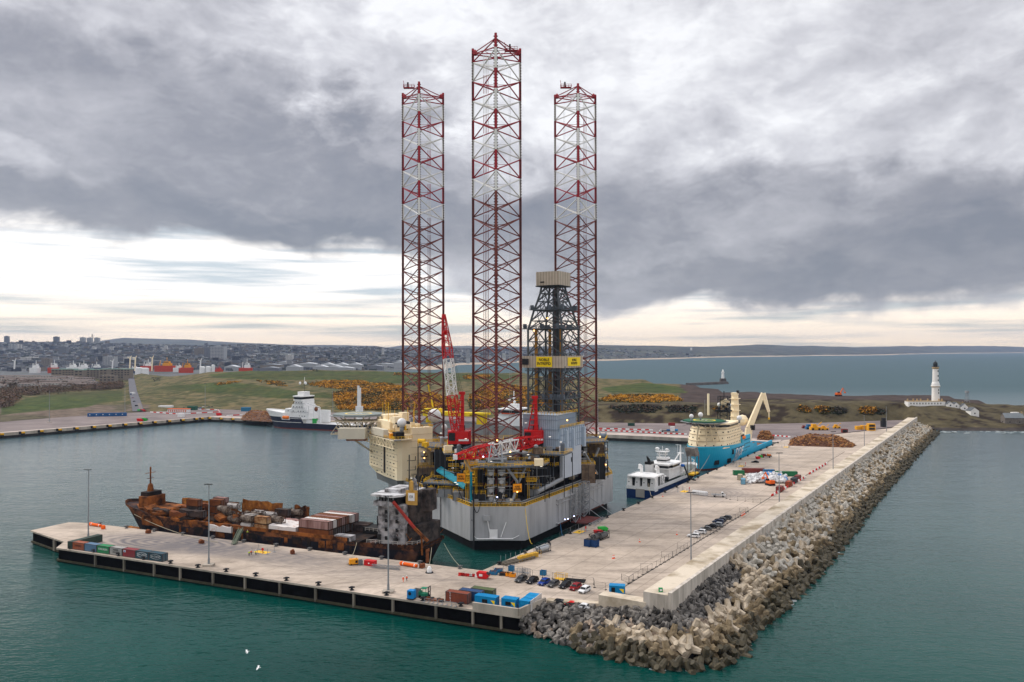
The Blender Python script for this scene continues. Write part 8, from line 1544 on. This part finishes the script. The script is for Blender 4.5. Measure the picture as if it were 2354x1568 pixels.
p = ru(305, 1120); b = MB(); b.bx(-1.4, 1.4, -5, 5, .6, 4.2, 0); b.bx(-1.3, 1.3, -5.2, -3, .5, 3, 1); [b.bar((-1.4, y, .6), (1.4, y, .6), .55, 8, 2) for y in (-3, 3)]; b.build('box_van', [mwht, mnvb, mtyre], loc=(*p, tz(*p)+.5), label='white and dark blue lorry driving on the straight road', cat='lorry')
# ------------------------------------------------------------------ lighthouses and shore houses
mlw = M('lighthouse_white', (.80, .79, .76), .6, .04, .2); mst = M('ochre_stone', (.42, .30, .16)); mlan = M('lantern_black', (.02, .025, .03), .4)
def gp(u, Y): x = (u-CU)/FPX*Y; return Vector((x, Y, tz(x, Y)))
lp = gp(2149, 812); k_ = 812/FPX; lh = empty('lighthouse', (lp.x, lp.y, lp.z-1), 0, 'tall white lighthouse with black lantern on the headland', 'lighthouse'); zb_ = lp.z-1
Z = lambda v: CH-(v-HORV)*k_-zb_
b = MB(); b.lathe([(17*k_/2*1.02, 0), (15.8*k_/2, Z(892)), (15.4*k_/2, Z(892)), (19*k_/2, Z(890.5)), (19.6*k_/2, Z(888)), (17*k_/2, Z(887.5)), (16.6*k_/2, Z(884)), (13.5*k_/2, Z(880)), (12*k_/2, Z(855)), (11.6*k_/2, Z(850))], (0, 0, 0), 28); tw = b.build('tower', mlw, lh, smooth=False)
b = MB(); b.lathe([(12*k_/2, Z(850)), (15*k_/2, Z(848.5)), (15*k_/2, Z(846)), (13*k_/2, Z(845.8))], (0, 0, 0), 24); b.lathe([(19.2*k_/2, Z(891.2)), (19.4*k_/2, Z(890.2))], (0, 0, 0), 24); b.build('gallery', mst, tw)
b = MB(); b.lathe([(9*k_/2, Z(846)), (9.4*k_/2, Z(839)), (9.6*k_/2, Z(838)), (6.5*k_/2, Z(834.5)), (1.6*k_/2, Z(833)), (.8*k_/2, Z(830.5))], (0, 0, 0), 16, 0); b.rail([(7.4*k_*math.cos(t*PI/6), 7.4*k_*math.sin(t*PI/6), Z(846)) for t in range(12)], 1.2, 2, .08, 0, True); b.build('lantern', [mlan], lh)
wins('window', [((1.2, -r_*k_/2-.02, Z(v)), (.7, .3, 1.6)) for v, r_ in ((905, 16.6), (898, 16.2), (876, 13), (866, 12.6), (855, 12.1))], mwin, tw)
hp2 = gp(2124, 806); b = MB(); wl_ = 84*k_; b.bx(-wl_/2, wl_/2, -4, 4, -2, 4.0, 0); b.bx(-wl_/2-.2, wl_/2+.2, -4.2, 4.2, 4.0, 4.3, 1)
for x in (-17.6, -11.8, -8, -4.4, 2.8, 14, 17): b.bx(x-.5, x+.5, -1, 0, 4.3, 6.6, 1)
for x in range(-16, 17, 3): b.bx(x-.4, x+.4, -4.1, -4, 1.2, 2.8, 2)
b.build('keepers_house', [mlw, mst, mwin], loc=(hp2.x, hp2.y, hp2.z), label='long low white keepers\' house with ochre chimneys at the lighthouse foot', cat='house')
def gable(u, Y, L, W_, h, rh, rz, mw_, mr_, label, cat='cottage', chim=False):
    p = gp(u, Y); r = empty('cottage', (p.x, p.y, p.z-.4), rz, label, cat); b = MB(); b.bx(-L/2, L/2, -W_/2, W_/2, -2, h, 0); b.add([(-L/2, -W_/2, h), (-L/2, W_/2, h), (-L/2, 0, h+rh)], [(0, 2, 1)], 0); b.add([(L/2, -W_/2, h), (L/2, W_/2, h), (L/2, 0, h+rh)], [(0, 1, 2)], 0); b.build('wall', mw_, r)
    b = MB()
    for s_ in (-1, 1): vs = [(-L/2-.2, s_*(W_/2+.3), h-.2), (L/2+.2, s_*(W_/2+.3), h-.2), (L/2+.2, 0, h+rh+.15), (-L/2-.2, 0, h+rh+.15)]; b.add(vs+[(x, y, z+.2) for x, y, z in vs], [(0, 1, 2, 3), (7, 6, 5, 4), (0, 4, 5, 1), (1, 5, 6, 2), (2, 6, 7, 3), (3, 7, 4, 0)])
    ro = b.build('roof', mr_, r)
    if chim: b = MB(); b.bx(L/2-1, L/2-.1, -.5, .5, h+rh-1, h+rh+1.6); b.build('chimney', mst, ro)
    b = MB(); [b.bx(x-.4, x+.4, -W_/2-.05, -W_/2, 1, 2.2) for x in (-L/4, L/4)]; b.bx(L/2, L/2+.05, -.6, .6, 1, 2.3); b.bx(-L/2-.05, -L/2, -.6, .6, 1, 2.3); b.build('window', mwin, r); return r
msl = M('slate_roof', (.10, .11, .12), .8)
gable(2180, 800, 7, 6, 2.8, 2.4, R(80), mlw, msl, 'leftmost of the small white gabled cottages below the lighthouse'); gable(2193, 800, 7, 6, 2.8, 2.4, R(85), mlw, msl, 'second small white gabled cottage below the lighthouse'); gable(2213, 795, 8, 6, 3.2, 3, R(75), mlw, msl, 'white cottage with a chimney between the others', chim=True); gable(2233, 782, 9, 8, 4.2, 3, R(88), mlw, msl, 'largest white gabled cottage at the row\'s right end')
gable(2325, 752, 17, 9, 5.5, 4.0, R(-8), M('granite_wall', (.17, .15, .13), .9, .3, .6), M('grey_slate', (.17, .19, .20)), 'grey stone house with slate roof low on the right shore', 'house', True)
b = MB(); p = gp(2330, 790); b.prism([(-3.5, -2), (3.5, -2), (3.5, 2), (-3.5, 2)], -1, 4, 0, top=[(-3, -2), (3.2, -2), (3.2, 2), (-3, 2)]); b.build('white_screen', mlw, loc=p, label='plain white slab-like hut above the stone house', cat='hut')
b = MB(); p = gp(2221, 850); [b.bar((x, y, -2), (x*.4, y*.4, 10), .2, 4) for x in (-2, 2) for y in (-2, 2)]; [b.box((0, 0, z), (3.6-z*.2, 3.6-z*.2, .4)) for z in (2, 5, 8)]; b.box((0, 0, 11), (3, 3, 2.4)); b.build('radar_mast', mgal, loc=p, label='small lattice mast right of the tall white lighthouse', cat='mast')
b = MB(); p0, p1 = Vector((at(1586, 888, 0).x, at(1586, 888, 0).y+20, 0)), at(1668, 883.5, 0); d_ = (p1-p0).normalized(); s_ = Vector((-d_.y, d_.x, 0))*8
b.add([tuple(p0-s_), tuple(p1-s_), tuple(p1+s_), tuple(p0+s_)]+[tuple(q+Vector((0, 0, 5))) for q in (p0-s_*.7, p1-s_*.7, p1+s_*.7, p0+s_*.7)], [(0, 1, 5, 4), (1, 2, 6, 5), (2, 3, 7, 6), (3, 0, 4, 7), (4, 5, 6, 7)]); b.build('old_breakwater', M('dark_masonry', (.09, .08, .075), .9, .3, .1), label='low dark masonry breakwater reaching into the bay', cat='breakwater')
q = at(1661, 883, 0); b = MB(); b.prism([(-7, -6), (7, -6), (7, 6), (-7, 6)], 0, 11.5, 1, top=[(-5.6, -5), (5.6, -5), (5.6, 5), (-5.6, 5)]); b.lathe([(3.1, 11.5), (2.5, 24), (3.6, 24.4), (3.6, 25.6), (2.4, 25.8)], (0, 0, 0), 16, 0); b.lathe([(1.9, 25.8), (1.9, 28.4), (2.1, 28.6), (.3, 31.2)], (0, 0, 0), 12, 0); b.build('pier_lighthouse', [mlw, M('dark_masonry', (.09, .08, .075))], loc=q, label='small white lighthouse on a dark block at the breakwater\'s tip', cat='lighthouse')
# ------------------------------------------------------------------ city across the hill
def ycity(v): return float(np.interp(v, [785, 812, 846, 856], [6000, 4500, 3000, 2550]))
mgw = [M('flats_grey', (.17, .18, .20), .9, .05), M('flats_pale', (.36, .37, .38), .9, .05), M('flats_brown', (.22, .19, .16), .9, .05), M('flats_white', (.55, .54, .52), .9, .05), M('flats_dark', (.05, .055, .07), .9, .05)]
mwl = M('distant_windows', (.03, .035, .045), .4)
def tower(u0, u1, vt, vb, mi, label, Y=None, win=True, dep=None, name='tower_block', cat='tower block', group=None):
    Y = Y or ycity(vb); w_ = (u1-u0)*Y/FPX; x = ((u0+u1)/2-CU)/FPX*Y; zt = CH-(vt-HORV)*Y/FPX; zb = CH-(vb-HORV)*Y/FPX; h = zt-zb; dep = dep or max(12, w_*.7)
    r = empty(name, (x, Y, zb), 0, label, cat, group); b = MB(); b.bx(-w_/2, w_/2, 0, dep, -25, h, 0); b.bx(-w_*.2, w_*.1, dep*.3, dep*.7, h, h*1.06+1, 0); b.build('wall', mgw[mi], r)
    if win:
        n = max(2, min(10, int(h/4.2))); c = max(2, min(9, int(w_/6)))
        wins('window', [((-w_/2+w_*(j+.5)/c, -.1, k*h/n+h/n*.5), (w_/c*.6, .2, h/n*.42)) for k in range(n) for j in range(c)], mwl, r)
    return r
TW = [(9, 18.3, 770.5, 785, 0, 'tower block at the far left on the skyline'), (122, 133, 772, 785, 0, 'single tower block on the skyline between far left and the mast'), (183, 193.8, 773.6, 786, 1, 'left tower of the skyline trio'), (199, 210, 774.4, 787, 1, 'middle tower of the skyline trio beside the mast'), (216, 226.7, 774.4, 788, 1, 'right tower of the skyline trio'), (19, 26, 788, 801, 1, 'pale slab block below the far-left tower'), (30, 36, 790, 801, 1, 'narrow pale slab right of the first'), (39, 42, 789, 800, 3, 'thin white slab on the left slope'), (45.5, 48.5, 790, 800, 3, 'second thin white slab on the left slope'),
 (134, 152, 795, 814, 0, 'broad grey block below the skyline'), (377, 384, 793, 802, 3, 'small twin white block on the hill'), (446.6, 468, 799, 816, 2, 'dark office block with pale bands left of the big slab'), (483, 514, 795, 828, 1, 'biggest pale grey slab block in the city'), (469, 482, 799, 822, 0, 'grey block touching the biggest slab\'s left side'), (46, 77, 819, 828, 3, 'wide cream office block at left'), (95, 114, 822, 841, 2, 'brown-grey block above the left harbour'), (236, 262, 817.6, 843, 1, 'pale banded office block over the harbour'), (284, 305, 819, 833, 3, 'white stepped office block'), (140, 152, 828, 841, 0, 'small grey block by the harbour'),
 (656, 672, 815, 827.7, 3, 'pale square block left of the warehouses'), (731.5, 750, 823, 834.7, 2, 'brown office block behind the warehouses'), (820, 828, 803, 814, 0, 'hazy tower group, leftmost'), (832, 839, 801, 813.6, 0, 'hazy tower group, second'), (842, 849, 801, 813.6, 0, 'hazy tower group, third'), (851, 857, 802, 813.6, 0, 'hazy tower group, rightmost'), (877, 882, 800, 811, 3, 'slim white tower right of the hazy group'), (1071, 1079.7, 805, 824, 1, 'pale tower between the rig\'s left crane and front leg'), (1091, 1100.5, 807, 821, 1, 'pale tower seen through the front leg'), (1139, 1149, 814, 823, 1, 'low pale slab seen through the front leg'), (1154, 1162, 814, 823, 3, 'low white slab seen through the front leg'), (1169, 1188, 808, 821, 1, 'wide pale tower right of the front leg'), (1193, 1200.5, 807, 821, 1, 'narrow pale tower right of the wide one')]
for t in TW: tower(*t)
b = MB(); Y = 6000; p = aty(212, 786, Y); b.bar(p-Vector((0, 0, 10)), aty(212, 766, Y), 1.6, 4); [b.box(aty(212, 768+q*2.4, Y), (10+q*4, 4, 3)) for q in range(4)]; b.build('radio_mast', mdk, label='dark radio mast between the middle and right skyline towers', cat='mast')
b = MB(); p = aty(1581+6, 808, 8200); b.bx(-8, 8, -5, 5, -40, 66, 0); b.build('control_tower', mlw, loc=aty(1588.5, 815, 8200), label='slim white tower on the far coast beyond the bay', cat='tower')
# low warehouses and sheds behind the hill
WH = [(657, 690, 837, 851, 3), (683.5, 727.5, 832, 842, 3), (718.7, 785.5, 838, 850, 3), (736, 831, 833, 846, 1), (768, 812, 842, 851, 3), (598, 646, 835, 843, 2), (597, 640, 842, 850, 0), (843, 878, 838, 846, 0), (860, 905, 834, 840, 1), (905, 930, 828, 842, 3), (640, 668, 829, 836, 1), (515, 545, 838, 848, 1)]
for k, (u0, u1, vt, vb, mi) in enumerate(WH):
    Y = ycity(vb+4); w_ = (u1-u0)*Y/FPX; p = aty((u0+u1)/2, vb, Y); h = (vb-vt)*Y/FPX; r = empty('warehouse', p, 0, ('large white-roofed warehouse left of the group', 'white multi-ridged warehouse roofs at centre', 'longest white warehouse at front', 'long pale warehouse with a window row', 'low white shed in front of the long warehouse', 'brown-walled shed at the left of the warehouses', 'grey barrel-roofed shed at the far left', 'low blue-grey shed near the beach', 'pale shed near the beach road', 'white block of flats beside the bay', 'pale shed above the first warehouse', 'pale blue-grey shed behind the storage tanks')[k], 'warehouse'); b = MB(); b.bx(-w_/2, w_/2, 0, 40, -14, h*.62, 0); b.build('wall', mgw[mi if mi != 3 else 1], r); b = MB(); nr = max(1, int(w_/45))
    for q in range(nr): xa, xb = -w_/2+w_*q/nr, -w_/2+w_*(q+1)/nr; b.add([(xa, -1, h*.6), (xb, -1, h*.6), ((xa+xb)/2, -1, h), (xa, 42, h*.6), (xb, 42, h*.6), ((xa+xb)/2, 42, h)], [(0, 1, 2), (3, 5, 4), (0, 2, 5, 3), (1, 4, 5, 2)])
    b.build('roof', M('white_sheet_roof', (.52, .54, .56), .6) if mi in (1, 3) else M('grey_sheet_roof', (.26, .28, .30), .7), r)
def tank(u, vt, vb, wpx, m_, lab): Y = 2300; p = aty(u, vb, Y); r_ = wpx*Y/FPX/2; h = (vb-vt)*Y/FPX; b = MB(); b.lathe([(r_, -12), (r_, h), (r_*.5, h+1.5)], (0, 0, 0), 20); b.build('storage_tank', m_, loc=p, label=lab, cat='storage tank')
for (u, vt, vb, w_, lab) in ((320, 844, 857, 17, 'left white storage tank beside the road top'), (334, 845, 858, 16, 'right white storage tank beside the road top'), (465, 842, 851, 12, 'white storage tank left of its twin beyond the slope'), (479, 842, 851, 12, 'white storage tank right of its twin beyond the slope'), (490, 838, 851, 7, 'tall grey silo beside the white tanks')): tank(u, vt, vb, w_, mwht if 'white' in lab else mgal, lab)
# ships in the town harbour
def dship(u0, u1, vt, vb, hullc, supc, label, Y=2500):
    w_ = (u1-u0)*Y/FPX; p = aty((u0+u1)/2, vb, Y); h = (vb-vt)*Y/FPX; r = empty('harbour_ship', p, 0, label, 'ship'); b = MB(); b.prism([(-w_/2, -8), (w_*.38, -8), (w_/2, 0), (w_*.38, 8), (-w_/2, 8)], -8, h*.36, 0, top=[(-w_/2, -9), (w_*.42, -9), (w_*.54, 0), (w_*.42, 9), (-w_/2, 9)]); b.build('hull', hullc, r)
    b = MB(); b.bx(-w_*.1, w_*.3, -7, 7, h*.36, h*.62, 0); b.bx(-w_*.04, w_*.22, -6.5, 6.5, h*.62, h*.82, 0); b.bx(-w_*.03, w_*.2, -6.6, 6.6, h*.7, h*.77, 1); b.bar((w_*.08, 0, h*.8), (w_*.08, 0, h*1.25), .8, 4, 0); b.bar((-w_*.3, 0, h*.3), (-w_*.25, 0, h*.9), 1, 4, 0); b.build('superstructure', [supc, mwin], r)
mrh = M('ship_red', (.50, .05, .02)); moy = M('ship_orange_yellow', (.70, .30, .01)); mdb = M('ship_dark_blue', (.03, .05, .10))
for a in ((357.5, 403, 825, 847, mrh, moy, 'red-hulled ship with orange-yellow bridge, left of two alike'), (413, 444, 830, 851, mrh, moy, 'red-hulled ship with orange-yellow bridge, right of two alike'), (325, 352, 828, 846, mrh, mw2, 'red and white ship above the white storage tanks'), (551, 580, 829, 853, mrh, mw2, 'white and red ship at the right end of the harbour'), (71, 92, 831, 850, mw2, mw2, 'white ship at the far left harbour'), (113, 134, 830, 850, mrh, mw2, 'white ship with red hull at left'), (156, 178, 831, 848, mw2, mw2, 'white ship left of the white harbour crane'), (176, 205, 831, 848, mw2, mw2, 'white ship with sloping bridge'), (205, 235, 833, 849, mdb, mw2, 'dark-hulled ship beside the white crane'), (300, 318, 838, 850, mdb, mw2, 'small dark blue and white ship near the road top'), (400, 420, 836, 848, mw2, mw2, 'white ship between the two orange ones'), (492, 512, 842, 853, mrh, mrh, 'low red ship behind the slope')): dship(*a)
def hcrane(u, vt, vb, col, lab, du=4): Y = 2450; b = MB(); a0, a1 = aty(u, vb, Y), aty(u+du*.3, vt+6, Y); b.bar(a0-Vector((0, 0, 8)), a1, 2.2, 4, 0); b.bar(a1, aty(u+du, vt, Y), 1.8, 4, 0, r2=1); b.bar(a1, aty(u-du*1.2, vt+4, Y), 1.2, 4, 0); b.build('harbour_crane', col, label=lab, cat='crane')
for a in ((258, 823, 845, mw2, 'white angular harbour crane above the flats'), (298, 816, 845, mbeige, 'cream lattice crane left of its twin'), (310, 816, 845, mbeige, 'cream lattice crane right of its twin'), (349, 816, 845, mbeige, 'thin cream crane behind the red and white ship'), (33, 822, 840, mw2, 'thin pale crane at the far left'), (460, 822, 842, mw2, 'thin pale crane near the dark office block')): hcrane(*a)
# housing between wood and harbour
FL = [(118, 142, 846, 859), (143, 170, 846, 861), (171, 190, 848, 862), (193, 206, 846, 866), (207, 228, 847, 867), (229, 246, 846, 864), (248, 262, 846, 860), (262, 284, 846, 868), (285, 298, 846, 862)]
for k, (u0, u1, vt, vb) in enumerate(FL):
    r = tower(u0, u1, vt+1.2, vb, 2, 'grey-brown block of flats with pale green roof, %s from the left in its row' % ('first', 'second', 'third', 'fourth', 'fifth', 'sixth', 'seventh', 'eighth', 'ninth')[k], 1720-(k % 3)*45, True, 16, 'flats', 'flats'); w_ = (u1-u0)*(1720-(k % 3)*45)/FPX; h = (vb-vt)*(1720-(k % 3)*45)/FPX; b = MB(); b.bx(-w_/2-.5, w_/2+.5, -.6, 17, h-1.1, h+.3); b.build('roof', M('pale_green_roof', (.26, .40, .36), .8), r)
tower(228, 263.6, 862, 881, 2, 'grey-brown flats nearest the straight road, lower than the row', 1480, True, 14, 'flats', 'flats')
rh = random.Random(21); hm = {}
def small_house(x, y, z, w_, d_, h, mi, rz, label, group):
    key = (round(w_), round(d_), round(h), mi)
    if key not in hm:
        r = empty('terrace_house', (x, y, z), rz, label, 'house', group); w2, d2, h2 = key[0]/2, key[1]/2, key[2]; b = MB(); b.bx(-w2, w2, -d2, d2, -6, h2, 0); b.build('wall', mgw[mi], r)
        b = MB(); b.add([(-w2-.3, -d2-.4, h2), (w2+.3, -d2-.4, h2), (w2+.3, 0, h2+1.4), (-w2-.3, 0, h2+1.4), (w2+.3, d2+.4, h2), (-w2-.3, d2+.4, h2)], [(0, 1, 2, 3), (3, 2, 4, 5), (0, 3, 5), (1, 4, 2)]); b.build('roof', M('terrace_slate', (.13, .10, .09), .8), r)
        n = max(2, key[0]//5); wins('window', [((-w2+(k+.5)*2*w2/n, -d2-.05, zz+.7), (1.7, .1, 1.5)) for k in range(n) for zz in (1, 4)], mwl, r); hm[key] = r; return
    dup(hm[key], (x, y, z), rz, label, group)
for k in range(120):
    u, Y = rh.uniform(-10, 205), rh.choice((1360, 1400, 1440, 1490, 1540, 1590, 1640)); x = (u-CU)/FPX*Y; 
    if rh.random() < (Y-1300)/500+.45: small_house(x, Y+rh.uniform(-6, 6), tz(x, Y), rh.choice((14, 22, 32)), 8, 6, rh.choice((3, 3, 1, 2)), rh.uniform(-.1, .12), 'small terraced house among the rows beyond the woodland', 'terraced houses beyond the woodland')
def city_spot(rg):
    for _ in range(50):
        u = rg.uniform(-120, 1260) if rg.random() < .9 else rg.uniform(1260, 1650); Y = rg.uniform(2650, 5900) if u < 926 else rg.uniform(3400, 7500); x = (u-CU)/FPX*Y; z = tz(x, Y)
        if z > 5.5 and (u < 926 or z > 7): return x, Y, z
    return 0, 6200, 100
cb_me = {}
for k in range(200):
    x, y, z = city_spot(rh); w_, d_, h = rh.choice(((26, 18, 14), (40, 18, 12), (60, 25, 10), (22, 22, 22))); mi = rh.choice((0, 0, 4, 1, 2, 3, 4)); key = (w_, mi)
    if key not in cb_me: b = MB(); b.bx(-w_/2, w_/2, -d_/2, d_/2, -15, h, 0); b.bx(-w_/2-.5, w_/2+.5, -d_/2-.5, d_/2+.5, h, h+1, 1); [b.bx(-w_/2+1, w_/2-1, -d_/2-.2, -d_/2, zz, zz+1.4, 2) for zz in range(2, h-1, 4)]; o = b.build('city_building', [mgw[mi], mgw[4], mwl]); cb_me[key] = o.data
    else: o = bpy.data.objects.new('city_building', cb_me[key]); COL.objects.link(o)
    o.location = (x, y, z); o.rotation_euler.z = rh.uniform(-.5, .5); tag(o, 'ordinary mid-rise building in the hazy city across the harbour', 'building', 'mid-rise buildings of the distant city')
b = MB()
for k in range(7500):
    x, y, z = city_spot(rh); w_, d_, h = rh.uniform(8, 26), rh.uniform(7, 14), rh.uniform(4, 9); c = rh.random(); b.box((x, y, z+h/2-2), (w_, d_, h+4), rh.uniform(-.6, .6), 0 if c < .40 else (1 if c < .60 else (2 if c < .76 else (3 if c < .82 else 4))))
b.build('city_roofs', [M('roof_slate_mass', (.105, .115, .135)), M('roof_grey_mass', (.20, .21, .225)), M('roof_brown_mass', (.16, .135, .12)), M('roof_white_mass', (.38, .38, .38)), M('tree_mass', (.055, .065, .055))], kind='stuff', label='mass of small grey roofs of the distant city', cat='roofs')
# ------------------------------------------------------------------ gulls over the water, surf along the rocks
def gull(u, v, z, rz, lab):
    p = at(u, v, z); b = MB(); b.bar((-.22, 0, 0), (.25, 0, .02), .07, 6, 0, r2=.03)
    for s_ in (-1, 1): b.add([(.1, 0, .03), (-.1, 0, .03), (-.12, s_*.4, .18), (.12, s_*.4, .18), (-.2, s_*.8, .05), (-.05, s_*.75, .06)], [(0, 1, 2, 3), (3, 2, 4, 5)], 0)
    b.ball((.28, 0, .04), .06, 6, 0); o = b.build('gull', mwht, loc=p, rz=rz, label=lab, cat='bird'); o.scale = (1.3,)*3
gull(566, 1497, 20, .5, 'white gull flying over the green water, upper of two'); gull(592, 1534, 20, .2, 'white gull flying over the green water, lower of two')
b = MB(); rs = random.Random(6)
for k in range(420):
    s_ = rs.uniform(34, cum[-1]*.98); p, _ = slope_pt(s_, rs.gauss(1.05, .035)); 
    if fbm(p.x, p.y, .06) < .05: continue
    L = rs.uniform(.4, 1.6); a = rs.uniform(0, PI); n_ = 7; vs = [(p.x+L*math.cos(2*PI*i/n_)*rs.uniform(.5, 1), p.y+L*.55*math.sin(2*PI*i/n_)*rs.uniform(.5, 1), .05) for i in range(n_)]; b.add(vs, [tuple(range(n_))])
for k in range(90):
    u = rs.uniform(2160, 2420); p = at(u, 991+rs.gauss(2.5, 2)+(u-2160)*.004, 0); L = rs.uniform(.8, 4); n_ = 7; b.add([(p.x+L*math.cos(2*PI*i/n_)*rs.uniform(.5, 1), p.y-3+L*.5*math.sin(2*PI*i/n_)*rs.uniform(.5, 1), .05) for i in range(n_)], [tuple(range(n_))])
b.build('surf', M('foam', (.42, .46, .46), .9, .3, 3), kind='stuff')
# ------------------------------------------------------------------ haze
hz = MB(); hz.bx(-19800, 19800, -60, 19800, -7, 470); ho = hz.build('haze', bpy.data.materials.new('haze'), kind='stuff'); hm_ = ho.data.materials[0]; hm_.use_nodes = True; N = hm_.node_tree.nodes; N.clear(); o_ = N.new('ShaderNodeOutputMaterial'); pv = N.new('ShaderNodeVolumePrincipled'); pv.inputs['Color'].default_value = (.48, .62, .92, 1); pv.inputs['Density'].default_value = 3.0e-5; pv.inputs['Anisotropy'].default_value = .2; hm_.node_tree.links.new(pv.outputs[0], o_.inputs['Volume'])
